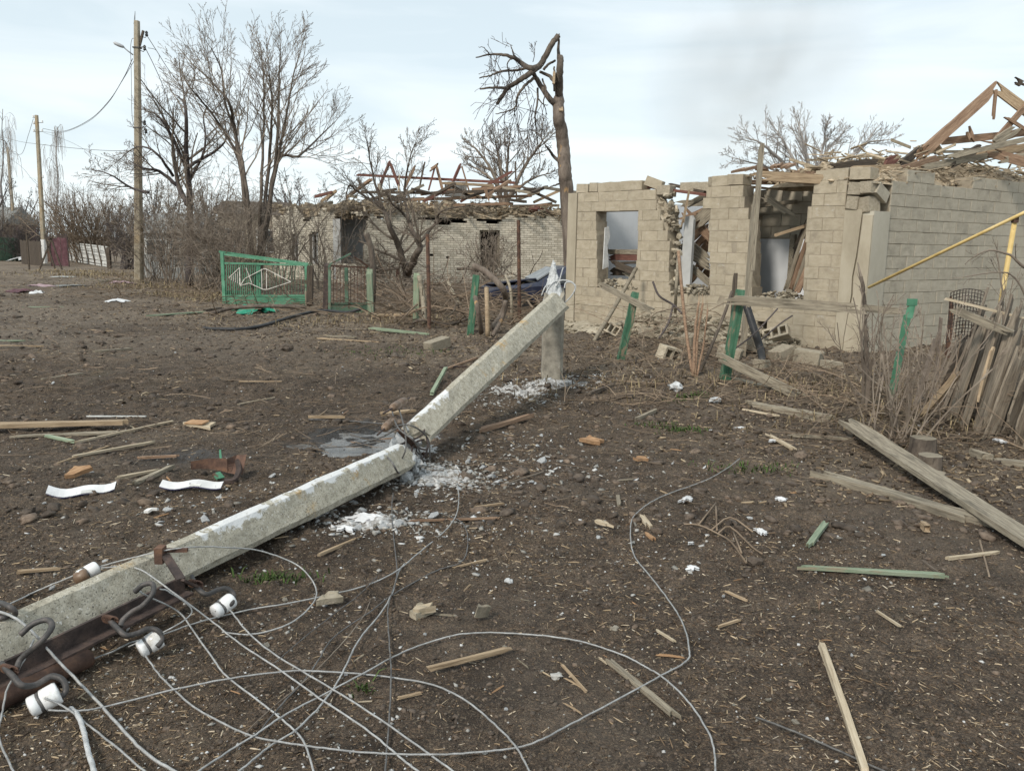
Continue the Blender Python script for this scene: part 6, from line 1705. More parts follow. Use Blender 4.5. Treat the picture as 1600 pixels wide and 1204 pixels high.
# weeping birches
for px, top, d, sd, lb in ((88, 196, 66, 31, 'slender weeping birch behind the second street pole'), (2, 172, 60, 32, 'weeping birch at the left edge of the view')):
    b = V((ray(px, 400).x / ray(px, 400).y * d, d, 0)); t = Y(px + 2, top, d); r = random.Random(sd)
    o = thing('birch_tree', lb, 'tree', b, 'trees down the street')
    tb, cb = MB(), MB(); P_ = [b.lerp(t, i / 8) + rnd_unit(r) * .08 for i in range(9)]
    tb.tube(P_, [.10 - .010 * i for i in range(9)], 6)
    for k in range(30):
        i = r.uniform(3, 7.9); p = P_[int(i)].lerp(P_[int(i) + 1], i % 1); a = r.uniform(0, 6.28); w = r.uniform(.3, 2.6) * (1.2 - i / 9)
        p1 = p + V((w * .6 * math.cos(a), w * .6 * math.sin(a), w * .5)); p2 = p + V((w * math.cos(a), w * math.sin(a), w * .1)); hang = r.uniform(.7, 2.2)
        fast_tube(cb, catmull([p, p1, p2, p2 + V((.05, 0, -hang))], 3), [.02 - .0012 * j for j in range(10)], 3)
        for _ in range(5):
            q0 = p1.lerp(p2, r.random()) + rnd_unit(r) * .1; fast_tube(cb, [q0, q0 + V((r.uniform(-.15, .15), r.uniform(-.1, .1), -hang * .5)), q0 + V((r.uniform(-.2, .2), 0, -hang * r.uniform(.8, 1.3)))], [.009] * 3, 3)
    tb.build('trunk', M['twig_pale'], o); cb.build('crown', M['twig_pale'], o)

# ----------------------------------------------------------------- bushes and brush
def bush(name, label, base, h, w, n, mt, seed, lean=(0, 0), c=None, cat='bush', group='bare bushes', r0=.012, d_=None):
    r = random.Random(seed); mb = MB()
    o = thing(name, label, cat, base, group)
    c = c or dict(seg=.16, wob=.2, up=.06, rmin=.003, lv=2, n=(6, 4), ang=(20, 60), len=(.25, .5))
    for k in range(n):
        a = r.uniform(0, 6.28); s = r.random() ** .7
        d = V((s * w * math.cos(a) + lean[0], s * (d_ or w) * math.sin(a) + lean[1], h * r.uniform(.75, 1.05)))
        b = V(base) + V((.14 * w * r.gauss(0, 1), .14 * (d_ or w) * r.gauss(0, 1), -.05))
        grow(mb, r, b, d, d.length, r0 * r.uniform(.7, 1.2), 0, c)
    mb.build('stems', M[mt], o)
    return o
c_big = dict(seg=.3, wob=.22, up=.03, rmin=.006, lv=2, n=(8, 5), ang=(20, 65), len=(.25, .5))
c_air = dict(seg=.28, wob=.24, up=.02, rmin=.0042, lv=2, n=(9, 6), ang=(20, 70), len=(.25, .5), rr=(.35, .6))
def at_d(px, d): 
    r_ = ray(px, 410); x = r_.x / r_.y * d; return V((x, d, g1(x, d)))
bush('bare_bush', 'dense brown rounded bush behind the white board fence', at_d(150, 50.5), 4.1, 2.9, 80, 'twig_tan', 41, (-.5, 0), dict(c_big, seg=.4), r0=.03)
bush('bare_bush', 'dark bush filling the gap left of the lamp pole', at_d(200, 42), 3.0, 1.7, 36, 'twig_dark', 42, (.1, 0), c_big, r0=.022)
bush('bare_bush', 'tangled bush immediately right of the lamp pole', at_d(250, 30), 2.8, 2.0, 30, 'twig', 43, (0, 0), c_air, r0=.014)
bush('bare_bush', 'brown tangled bush left of the long green gate', at_d(312, 26.5), 3.0, 1.9, 40, 'twig', 44, (.2, 0), c_air, r0=.013)
bush('bare_bush', 'rusty brown bush rising behind the long green gate', at_d(372, 24), 2.7, 1.4, 34, 'twig', 45, (0, 0), c_air, r0=.012)
bush('bare_bush', 'bush between the long gate and the brick house', at_d(432, 25), 2.4, 1.1, 10, 'twig', 46, (0, 0), c_air, r0=.012)
bush('bare_bush', 'loose bush before the torn corner of the brick house', at_d(500, 27), 2.0, 1.0, 8, 'twig', 47, (0, 0), c_big, r0=.018)
bush('bare_bush', 'low tangle of twigs below the brick house wall', at_d(585, 28), 1.2, 1.3, 35, 'twig', 48, (0, 0), c_big, r0=.014)
bush('bare_bush', 'thin bush before the dark window of the brick house', at_d(760, 26), 1.9, .8, 26, 'twig', 49, (.2, 0), c_big, r0=.014)
bush('bare_bush', 'grey bush far down the street at the left edge', at_d(20, 60), 3.2, 3.0, 60, 'twig', 50, (0, 0), c_big, r0=.03)
bush('bare_bush', 'low far bush left of the second street pole', at_d(45, 52), 2.0, 2.2, 45, 'twig_dark', 51, (0, 0), c_big, r0=.025)
# near bush on the right
c_fine = dict(c_air, lv=3, n=(8, 6, 4), seg=.32, rmin=.0038)
bush('bare_bush', 'tall airy tangle of fine twigs right of the lamp pole', at_d(268, 29), 4.2, 1.6, 13, 'twig', 71, (0, 0), c_fine, r0=.024)
bush('bare_bush', 'tall airy tangle of fine twigs left of the many-stemmed tree', at_d(330, 27), 3.9, 1.4, 12, 'twig', 72, (0, 0), c_fine, r0=.022)
bush('bare_bush', 'tall airy tangle of fine twigs right of the many-stemmed tree', at_d(448, 26.5), 3.8, 1.2, 6, 'twig', 73, (0, 0), c_fine, r0=.022)
bush('bare_bush', 'tall airy tangle of fine twigs above the torn house corner', at_d(516, 29.5), 3.8, 1.2, 5, 'twig', 74, (0, 0), c_fine, r0=.022)
c_near = dict(seg=.10, wob=.17, up=.07, rmin=.0022, lv=2, n=(4, 3), ang=(18, 50), len=(.2, .42), lo=.3)
bush('bare_bush', 'leafless bush of many thin stems beside the sawn stumps', G(1398, 690), 1.10, .72, 21, 'twig', 52, (.0, .05), dict(c_near, n=(4, 2), wob=.16, rmin=.003), r0=.008)
bush('bare_bush', 'few tall thin stems standing behind the right bush', G(1352, 640), 1.15, .22, 7, 'twig', 53, (0, 0), c_near, r0=.012)
bush('bare_bush', 'brushwood heaped against the leaning pickets', G(1480, 640), .70, .60, 12, 'twig_tan', 54, (.3, .05), c_near, r0=.008)
bush('bare_bush', 'twigs sticking out above the pickets at the right edge', G(1565, 640), 1.35, .45, 8, 'twig', 55, (-.05, 0), c_near, r0=.009)
yy = G(1352, 600).y
o = tree('dead_stem', 'thick dead stem standing in front of the cracked house corner', G(1356, 600), [([G(1356, 604), Y(1353, 540, yy), Y(1351, 470, yy), Y(1346, 432, yy)], .03, .02)], dict(c_near, lv=1, n=(5,), len=(.15, .3)), 'bark', 'twig', 'dead stem', seed=8)
yy = G(1085, 588).y
tree('sapling', 'cut sapling with three reddish stems before the rubble', G(1085, 588), [([G(1083, 590), Y(1086, 520, yy), Y(1092, 472, yy)], .022, .012), ([G(1086, 590), Y(1090, 530, yy), Y(1098, 474, yy)], .02, .012), ([G(1088, 590), Y(1098, 545, yy), Y(1106, 482, yy)], .015, .009)], dict(c_near, lv=1, n=(2,), len=(.1, .2)), 'wood_brown', 'twig_tan', 'sapling', seed=9)
yy = G(1062, 520).y - .6
o = tubes('thin_pole', [[G(1082, 585), Y(1070, 500, G(1082, 585).y + .3), Y(1060, 392, G(1082, 585).y + .5)]], .02, M['wood_brown'], None); T(o, 'thin brown pole leaning over the second hole in the wall', 'stick')
o = tubes('thin_pole', [[G(1054, 520), Y(1056, 460, 13.6), Y(1060, 400, 13.8)]], .028, M['wood_grey'], None); T(o, 'grey upright pole standing before the broken plaster jamb', 'stick')
o = tubes('stick', [[G(1094, 582), Y(1112, 540, 9.9), Y(1132, 490, 10.0), Y(1144, 455, 10.1)]], .018, M['bark'], None); T(o, 'dark stick leaning on the split green post', 'stick')
o = tubes('branch', [[Y(1148, 545, 9.6), Y(1180, 520, 9.7), Y(1215, 482, 9.9)], [Y(1190, 530, 10.2), Y(1220, 505, 10.3), Y(1238, 493, 10.4)]], .010, M['twig_dark'], None); T(o, 'thin dark branch slanting under the grey rail', 'branch')
o = tubes('branch', [[Y(1020, 440, 12.6), Y(1030, 462, 12.5), Y(1052, 476, 12.5), Y(1066, 490, 12.4)], [Y(1052, 476, 12.5), Y(1044, 505, 12.4), Y(1030, 528, 12.2)]], .016, M['twig_dark'], None); T(o, 'bent dark branch hanging below the left window hole', 'branch')
yy = 9.0
o = tree('branch', 'bare twiggy branch reaching in over the pickets at the right edge', Y(1620, 430, yy), [([Y(1640, 432, yy), Y(1600, 418, yy), Y(1578, 398, yy), Y(1545, 391, yy), Y(1522, 402, yy)], .02, .006), ([Y(1610, 480, yy), Y(1590, 440, yy), Y(1565, 425, yy), Y(1505, 433, yy)], .012, .005), ([Y(1568, 520, yy), Y(1566, 455, yy), Y(1558, 395, yy)], .012, .006)], dict(c_near, lv=2, n=(4, 3)), 'twig', 'twig', 'branch', seed=10)
# small fallen twig spray in the foreground
yy = 0
fs_ = thing('fallen_twig', 'dry branching twig lying flat on the soil at right centre', 'twig', G(1063, 825))
for pts in ([(1063, 824), (1090, 830), (1120, 838), (1142, 858), (1166, 885)], [(1122, 838), (1140, 833), (1175, 860), (1190, 876)], [(1110, 834), (1140, 818), (1176, 836)], [(1090, 826), (1118, 795)], [(1120, 834), (1118, 800)], [(1145, 835), (1158, 875)], [(1092, 830), (1094, 842)]):
    tubes('twig', [[G(px, py, .02 + .02 * (i % 2)) for i, (px, py) in enumerate(pts)]], .0055, M['twig_tan'], fs_, 5, 3)
mb = MB(); mb.rock(G(1062, 824, .02), (.05, .04, .04), RT); mb.build('torn_foot', M['wood_pale'], fs_)
# brush pile between the gates and the stump
def brush(name, label, area, n, Lr, rr, mt, seed, h=.25, elmax=.55, kind='stuff', cat='brushwood'):
    r = random.Random(seed); mb = MB()
    for k in range(n):
        b = G(r.uniform(area[0], area[2]), r.uniform(area[1], area[3])); L = r.uniform(*Lr)
        a = r.uniform(0, 6.28); el = r.uniform(-.05, elmax)
        d = V((math.cos(a) * math.cos(el), math.sin(a) * math.cos(el) * .7, math.sin(el)))
        p = b + V((0, 0, r.random() ** 1.5 * h + .02)); rad = r.uniform(*rr)
        P_ = [p]; 
        for i in range(4):
            d = (d + rnd_unit(r) * .28 + V((0, 0, -.12))).normalized(); p = p + d * L / 4
            g = g1(p.x, p.y) + .01
            if p.z < g: p = V((p.x, p.y, g))
            P_.append(p)
        fast_tube(mb, P_, [rad, rad * .9, rad * .75, rad * .6, rad * .4], 4 if rad > .01 else 3)
        if r.random() < .5:
            for _ in range(2):
                e = (d + rnd_unit(r) * .9).normalized(); fast_tube(mb, [P_[2], P_[2] + e * L * .2, P_[2] + e * L * .35 + V((0, 0, .03))], [rad * .5, rad * .4, rad * .3], 3)
    return T(mb.build(name, M[mt]), label, cat, None, kind)
brush('brushwood', 'heap of broken branches between the narrow gate and the pole stump', (585, 462, 850, 512), 420, (.5, 1.9), (.004, .02), 'twig_tan', 61, .42)
brush('brushwood', 'dark tangled branches before the brick wall', (520, 452, 860, 475), 260, (.6, 2.2), (.006, .022), 'twig', 62, .5)
brush('brushwood', 'twigs and dead stalks around the gates', (300, 445, 600, 500), 260, (.3, 1.4), (.004, .014), 'twig_tan', 63, .2)
brush('brushwood', 'dead stalks over the bank before the block house', (880, 540, 1340, 640), 380, (.15, .8), (.002, .007), 'twig_tan', 64, .07)
brush('brushwood', 'twigs around the right bush and fence', (1230, 610, 1620, 700), 320, (.12, .7), (.002, .006), 'twig_tan', 65, .06)
brush('brushwood', 'twigs and dry stalks along the street edge at left', (140, 425, 340, 470), 200, (.3, 1.2), (.004, .012), 'twig_tan', 66, .12)
brush('brushwood', 'vines and broken twigs hanging before the second hole in the wall', (985, 515, 1110, 560), 90, (.5, 1.3), (.003, .009), 'twig_tan', 67, .5)
brush('brushwood', 'thin twigs strewn over the open soil', (380, 560, 1300, 800), 260, (.08, .4), (.0012, .0035), 'twig_tan', 68, .015, .02)
brush('brushwood', 'thin twigs strewn over the dirt street at left', (-60, 470, 620, 720), 240, (.15, .7), (.0016, .005), 'twig_tan', 69, .02, .03)
brush('brushwood', 'tangled brown twigs caught in the leaning pickets', (1400, 600, 1620, 690), 90, (.2, .7), (.002, .005), 'twig_tan', 75, .45)
for k, (pts, rad, mt, lb) in enumerate((
    ([(850, 470), (838, 462), (820, 468), (806, 467)], .10, 'wood_grey', 'thick pale log lying behind the fallen pole by the car'),
    ([(740, 415), (760, 425), (785, 450), (790, 470), (785, 490), (770, 512)], .06, 'bark_brown', 'thick brown branch arching over the green post'),
    ([(715, 420), (735, 420), (758, 428), (790, 446), (812, 452)], .05, 'bark', 'branch lying across the top of the green post'),
    ([(752, 520), (746, 480), (742, 462)], .045, 'bark_brown', 'broken sapling standing right of the green post'),
    ([(762, 525), (761, 480), (760, 450)], .04, 'wood_tan', 'pale stripped sapling beside the brown broken one'),
    ([(770, 524), (785, 495), (790, 470)], .04, 'bark_brown', 'leaning broken sapling at the right of the three'),
    ([(582, 494), (610, 493), (646, 491)], .05, 'wood_tan', 'long stripped branch pointing left with a raw orange end'),
    ([(672, 487), (700, 484), (735, 483)], .035, 'bark', 'straight dark branch between the pipe and the green post'),
    ([(700, 440), (715, 470), (728, 480)], .04, 'wood_grey', 'pale leaning stick in the brush heap'),
    ([(645, 505), (660, 500), (700, 507), (730, 498)], .03, 'bark', 'thin dark branch at the foot of the tall thin pipe'),
    ([(800, 500), (798, 455), (790, 430)], .03, 'wood_grey', 'thin upright stalk left of the thick rusty pipe'),
    ([(663, 505), (661, 465), (655, 430)], .05, 'wood_grey', 'grey stake between the worn green post and the thin pipe'),
    ([(330, 490), (365, 481), (420, 478), (478, 480)], .04, 'bark', 'long dark branch lying along the foot of the long gate'))):
    d0 = G(pts[0][0], max(p[1] for p in pts) + 4).y
    o = tubes('branch', [[Y(px, py, d0 + .25 * math.sin(i * 2 + k)) for i, (px, py) in enumerate(pts)]], rad, M[mt], None, 6, 4); T(o, lb, 'branch', 'broken branches of the brush heap')

# ----------------------------------------------------------------- the shattered tree
yd = 22.0
def st(*pts): 
    return [Y(700 + x / 2.676, 30 + y / 2.676, yd + .25 * math.sin(x * .05 + y * .03)) for x, y in pts]
tb = thing('shattered_tree', 'tall broken tree whose snapped top hangs down beside the block house', 'tree', at_d(884, 22))
foot = V((st((490, 740))[0].x + .30, yd, -.1))
mb = MB(); P_ = catmull([foot] + st((497, 745), (488, 640), (483, 540), (474, 470), (462, 400), (463, 330)), 6); k = len(P_)
mb.tube([p + rnd_unit(RT) * .012 for p in P_], [.19 - .05 * i / k for i in range(k)], 10); mb.build('trunk', M['bark_brown'], tb, True)
def limb(pts, r0, r1, nm='limb', mt='bark', res=5):
    r0, r1 = r0 * .82, r1 * .72
    mb = MB(); P_ = catmull(st(*pts), res); k = len(P_)
    P_ = [p + rnd_unit(RT) * .010 for p in P_]
    mb.tube(P_, [r0 + (r1 - r0) * i / (k - 1) for i in range(k)], 7); return mb.build(nm, M[mt], tb, True)
limb([(463, 335), (464, 260), (468, 200), (470, 160)], .135, .11); limb([(464, 200), (462, 110), (465, 62)], .07, .015)
limb([(445, 300), (446, 240), (443, 200)], .045, .03)
limb([(462, 66), (430, 110), (402, 165), (380, 200)], .085, .11); limb([(380, 200), (340, 205), (300, 178), (272, 160), (230, 150), (180, 147), (118, 160)], .10, .02)
limb([(458, 370), (425, 330), (385, 275), (365, 240), (350, 215)], .10, .07); limb([(370, 205), (330, 235), (295, 260), (250, 290), (225, 325), (203, 358)], .095, .06)
limb([(330, 205), (280, 215), (220, 218), (180, 235), (133, 246)], .045, .022); limb([(255, 290), (200, 286), (135, 292)], .05, .03); limb([(365, 240), (320, 280), (290, 325), (280, 370), (240, 388), (200, 396)], .05, .015)
limb([(375, 290), (375, 350), (364, 410), (372, 490), (386, 585)], .035, .018); limb([(466, 598), (440, 570), (425, 550), (408, 528)], .06, .03); limb([(445, 262), (420, 235), (385, 222)], .06, .05); limb([(448, 172), (420, 190), (400, 212)], .035, .05)
limb([(300, 175), (275, 150), (263, 112)], .03, .015); limb([(395, 250), (410, 300), (400, 350), (415, 400)], .03, .012); limb([(375, 330), (395, 355), (418, 360)], .025, .012); limb([(280, 160), (250, 180), (255, 240), (245, 285)], .022, .012)
limb([(175, 147), (150, 120), (128, 118)], .018, .008); limb([(462, 690), (430, 700), (408, 712)], .03, .012); limb([(340, 470), (300, 470), (350, 460), (375, 420)], .012, .01)
mb = MB(); c_h = dict(seg=.2, wob=.24, up=-.10, rmin=.006, lv=2, n=(4, 3), ang=(20, 60), len=(.4, .7))
for (x, y, dx, dz, L) in ((205, 355, -.5, -1, .8), (240, 385, -.3, -1, 1.1), (280, 370, -.1, -1, 1.2), (275, 380, .3, -1, 1.0), (290, 330, .2, -1, 1.0), (320, 285, .2, -1, 1.1), (385, 580, .1, -1, .3), (370, 420, -.4, -.6, .8), (200, 215, -.3, -1, .5), (215, 218, .1, -1, .4), (365, 330, -.1, -1, .9), (180, 147, 0, -1, .4), (205, 150, -.1, -1, .5), (410, 390, .1, -1, .5), (255, 200, .1, -1, .9), (355, 180, .3, .8, .4), (225, 325, -.6, -.2, .5), (300, 400, -.3, -1, .9), (245, 390, -.6, -.6, .7), (350, 360, -.2, -1, 1.0)):
    grow(mb, RT, st((x, y))[0], V((dx, RT.uniform(-.4, .4), dz)), L * 1.1, .014, 0, c_h)
for _ in range(40):
    x, y = RT.choice(((180, 147), (230, 150), (280, 162), (320, 190), (220, 218), (180, 235), (280, 215), (250, 290), (200, 288), (290, 325), (280, 370), (240, 388), (372, 490), (365, 400), (395, 355), (263, 112), (300, 260)))
    grow(mb, RT, st((x + RT.uniform(-8, 8), y + RT.uniform(-6, 6)))[0], V((RT.uniform(-.6, .4), RT.uniform(-.4, .4), RT.uniform(-1, .3))), RT.uniform(.3, .8), .009, 1, c_h)
mb.build('twigs', M['twig_dark'], tb, kind='stuff')
mb = MB(); mb.beam(st((443, 225))[0] - V((0, .12, 0)), st((440, 275))[0] - V((0, .12, 0)), .06, .05); mb.beam(st((470, 372))[0] - V((0, .14, 0)), st((472, 388))[0] - V((0, .14, 0)), .10, .03); mb.build('torn_wood', M['wood_tan'], tb)

# ================================================================= FAR LEFT: fences, sheds, houses
bf0, bf1 = G(106, 408), G(171, 418)
wf = thing('white_board_fence', 'leaning white board fence with dark uprights below the brown bush', 'fence', (bf0 + bf1) / 2)
n = 12
for k in range(n):
    z0, z1 = 1.15 * k / n + .03, 1.15 * (k + 1) / n + .015
    timber(bf0 + V((.0, .0, (z0 + z1) / 2 + .05)), bf1 + V((0, 0, (z0 + z1) / 2 * .92)), .025, z1 - z0, M['white_boards'], wf, 'board', r=RT, seg=6)
for k in range(8):
    p = bf0.lerp(bf1, k / 7); mb = MB(); mb.beam(p + V((0, -.03, 0)), p + V((-.22, -.03, 1.35)), .06, .05); mb.build('upright', M['wood_dark'], wf)
post('fence_post', (171, 420), (169, 388), .18, 'wood_dark', 'dark post at the right end of the white board fence')
for px, d, w, h, mt, nm, lb, cat in ((94, 44, .8, 1.5, 'maroon', 'metal_sheet', 'brown metal sheet left of the white board fence', 'metal sheet'), (100, 47, .5, 1.7, 'rust_dark', 'metal_sheet', 'dark rusty sheet joining the white board fence', 'metal sheet'), (82, 50, .8, 1.1, 'rust', 'gate_leaf', 'maroon gate leaf right of the second street pole', 'gate'), (52, 55, 1.0, 1.2, 'mauve', 'gate_leaf', 'reddish gate leaf left of the second street pole', 'gate')):
    p = at_d(px, d); o = thing(nm, lb, cat, p); yaw = RT.uniform(-.3, .3)
    for k in range(5):
        mb = MB(); mb.box(p + Matrix.Rotation(yaw, 3, 'Z') @ V(((k - 2) * w / 5, .02 * (k % 2), h / 2)), (w / 5 - .01, .02, h - .1 * RT.random()), Matrix.Rotation(yaw, 3, 'Z')); mb.build('panel', M[mt], o)
    for s in (-1, 1):
        mb = MB(); mb.box(p + Matrix.Rotation(yaw, 3, 'Z') @ V((s * (w / 2 + .03), 0, h / 2)), (.05, .05, h + .1)); mb.build('post', M['rust_dark'], o)
for k, (px, mt, lean, lb) in enumerate(((78, 'wood_dark', .25, 'dark leaning stake right of the second pole'), (87, 'wood_dark', .3, 'second dark leaning stake right of the second pole'), (76, 'wood_dark', -.5, 'short slanting stake beside the white painted foot'), (45, 'wood_dark', 0, 'dark post left of the second street pole'))):
    p = at_d(px, 39.3); mb = MB(); mb.beam(p + V((lean, 0, -.1)), p + V((-lean * .6, 0, 1.6)), .06, .06); T(mb.build('stake', M[mt]), lb, 'stake')
def picket_row(p0, p1, n, h, mt, label):
    p0, p1 = V(p0), V(p1); o = thing('slat_fence', label, 'fence', (p0 + p1) / 2); d = (p1 - p0) / n; R_ = frame(d)
    for k in range(n):
        mb = MB(); mb.box(p0 + d * (k + .5) + V((0, 0, h / 2 * RT.uniform(.93, 1.04))), (d.length * .82, .03, h), R_); mb.build('slat', M[mt], o)
    mb = MB(); 
    for z in (.3, .8): mb.beam(p0 + V((0, .03, h * z)), p1 + V((0, .03, h * z)), .04, .06)
    mb.build('rail', M['wood_dark'], o)
picket_row(at_d(-20, 50), at_d(32, 52), 26, 1.4, 'green_metal_dull', 'dull green slat fence at the far left edge')
picket_row(at_d(34, 47), at_d(66, 44), 16, 1.3, 'wood_dark', 'dark slat fence behind the second street pole')
picket_row(at_d(222, 33), at_d(300, 32), 22, .95, 'slate', 'low grey slat fence behind the lamp pole')
def small_house(px0, px1, d, h, roof_h, wmt, rmt, label, yaw=.0, wins=1, depth=5.0):
    a, b = at_d(px0, d), at_d(px1, d); w = (b - a).length; o = thing('far_house', label, 'house', (a + b) / 2 + V((0, depth / 2, 0)))
    c = (a + b) / 2; R_ = Matrix.Rotation(yaw, 3, 'Z')
    L = lambda x, y, z: c + R_ @ V((x, y, z))
    mb = MB(); mb.box(L(0, depth / 2, h / 2 - .05), (w, depth, h + .1), R_); mb.build('wall', M[wmt], o)
    mb = MB(); e = .25
    A = [L(-w / 2 - e, -e, h), L(w / 2 + e, -e, h), L(w / 2 + e, depth + e, h), L(-w / 2 - e, depth + e, h), L(-w / 2 - e, depth / 2, h + roof_h), L(w / 2 + e, depth / 2, h + roof_h)]
    mb.add(A, [(0, 1, 5, 4), (2, 3, 4, 5), (0, 4, 3), (1, 2, 5), (3, 2, 1, 0)]); mb.build('roof', M[rmt], o)
    for k in range(wins):
        x = (-.5 + (k + .5) / wins) * w; mb = MB(); mb.box(L(x, -.02, h * .55), (.9, .08, 1.1), R_); wd = mb.build('window', M['white_boards'], o)
        mb = MB(); mb.box(L(x - .2, -.035, h * .55), (.33, .08, .95), R_); mb.box(L(x + .2, -.035, h * .55), (.33, .08, .95), R_); mb.build('pane', M['glass_dark'], wd)
small_house(228, 300, 36, 1.75, .9, 'white_boards', 'slate', 'pale low building half hidden by the tree right of the lamp pole', .1, 2)
small_house(345, 440, 40, 2.7, .7, 'block_broken', 'wood_dark', 'grey ruined house half hidden by the many-stemmed tree', .15, 2)
small_house(-60, 8, 70, 2.4, 1.5, 'maroon', 'slate', 'dark red house at the far left edge behind the trees', 0, 2)
# far wood that closes the view down the street and behind the houses
r = random.Random(91); mb = MB()
c_far = dict(seg=1.2, wob=.2, up=.05, rmin=.022, lv=2, n=(6, 4), ang=(20, 60), len=(.3, .5))
for k in range(190):
    a = r.uniform(-.75, .85); d = r.uniform(95, 135); b = V((d * a, d, -.2)); grow(mb, r, b, V((r.uniform(-.25, .25), r.uniform(-.2, .2), 1)), r.uniform(3.0, 6.0), .09, 0, c_far)
T(mb.build('far_trees', M['twig']), 'distant line of bare trees closing the street', 'trees', kind='stuff')
r = random.Random(92); mb = MB()
for k in range(420):
    a = r.uniform(-.8, .9); d = r.uniform(85, 120); b = V((d * a, d, -.2)); grow(mb, r, b, V((r.uniform(-.6, .6), r.uniform(-.2, .2), 1)), r.uniform(1.2, 2.6), .05, 1, dict(c_far, lv=2, n=(6, 6)))
T(mb.build('far_scrub', M['twig_dark']), 'distant low scrub at the foot of the far trees', 'scrub', kind='stuff')

# ================================================================= WRECKED CAR
CAR0 = Y(757, 452, 21.2); CAR0.z = -.06
car = thing('wrecked_car', 'wrecked dark blue car standing before the brick house, half hidden by brush', 'car', CAR0)
yaw = .20
CRM = Matrix.Rotation(yaw, 3, 'Z')
def CP(x, y, z): return CAR0 + CRM @ V((x, y, z * .8))
prof = [(0, .70, .38, .60, .66), (.12, .80, .30, .66, .74), (.7, .83, .28, .72, .82), (1.18, .84, .28, .78, .90), (1.75, .84, .28, .80, 1.30), (2.0, .84, .28, .82, 1.38), (2.9, .84, .28, .84, 1.40), (3.55, .83, .28, .84, 1.30), (3.85, .80, .32, .84, .98), (4.0, .76, .38, .78, .86)]
mb = MB(); rows = []
for (x, w, zl, zb, zr) in prof:
    wr = w - (.22 if zr > 1.0 else .06)
    rows.append([CP(x, -w * .94, zl), CP(x, -w, (zl + zb) / 2), CP(x, -w, zb), CP(x, -wr, zr), CP(x, wr, zr), CP(x, w, zb), CP(x, w, (zl + zb) / 2), CP(x, w * .94, zl)])
for i in range(len(rows) - 1):
    for j in range(8):
        k = (j + 1) % 8; n0 = len(mb.v)
        mb.add([rows[i][j], rows[i][k], rows[i + 1][k], rows[i + 1][j]], [(0, 1, 2, 3)])
mb.add(rows[0], [tuple(range(8))]); mb.add(rows[-1], [tuple(range(7, -1, -1))])
mb.build('body', M['car'], car)
def cpan(nm, pts, mt, parent=car, th=.012):
    mb = MB(); a = [V(p) for p in pts]; nrm = (a[1] - a[0]).cross(a[2] - a[0]).normalized()
    if nrm.dot(EYE - a[0]) < 0: nrm = -nrm
    k = len(a); mb.add([p + nrm * th for p in a] + [p - nrm * .02 for p in a], [tuple(range(k)), tuple(range(2 * k - 1, k - 1, -1))] + [(i, i + k, (i + 1) % k + k, (i + 1) % k) for i in range(k)])
    return mb.build(nm, mt, parent)
cpan('window', [CP(1.62, -.850, .86), CP(2.32, -.845, .87), CP(2.28, -.69, 1.30), CP(1.98, -.69, 1.27)], M['glass_dark'])
cpan('window', [CP(2.42, -.85, .87), CP(3.25, -.85, .88), CP(3.2, -.70, 1.30), CP(2.40, -.69, 1.31)], M['dark'])
cpan('windscreen', [CP(1.20, -.72, .97), CP(1.20, .72, .97), CP(1.72, .56, 1.33), CP(1.72, -.56, 1.33)], M['glass'])
cpan('pillar', [CP(2.34, -.83, .5), CP(2.37, -.83, .5), CP(2.36, -.68, 1.3), CP(2.33, -.68, 1.3)], M['rubber'])
cpan('door', [CP(1.45, -.846, .36), CP(2.33, -.846, .36), CP(2.33, -.846, .80), CP(1.45, -.846, .78)], M['car'])
cpan('door', [CP(2.38, -.846, .36), CP(3.15, -.846, .36), CP(3.15, -.846, .80), CP(2.38, -.846, .80)], M['car'])
for s in (-1, 1):
    cpan('headlight', [CP(.02, s * .42, .56), CP(.04, s * .68, .56), CP(.05, s * .68, .66), CP(.03, s * .42, .66)], M['glass'])
mb = MB(); mb.beam(CP(-.05, -.78, .40), CP(-.05, .78, .40), .10, .16); mb.build('bumper', M['rubber'], car)
mb = MB(); mb.beam(CP(.10, 0, .80), CP(1.18, 0, .97), 1.45, .03, -.05); hood = mb.build('hood', M['car'], car)
for x in (.72, 3.2):
    for s in (-1, 1):
        mb = MB(); mb.lathe([(.16, -.09), (.29, -.09), (.31, -.05), (.31, .05), (.29, .09), (.16, .09)], Mx(CP(x, s * .78, .30), CRM @ Matrix.Rotation(PI / 2, 3, 'X')), 18); w = mb.build('wheel', M['rubber'], car)
        mb = MB(); mb.lathe([(.05, -.10), (.17, -.085), (.17, .085), (.05, .10)], Mx(CP(x, s * .78, .30), CRM @ Matrix.Rotation(PI / 2, 3, 'X')), 12); mb.build('rim', M['steel'], w)

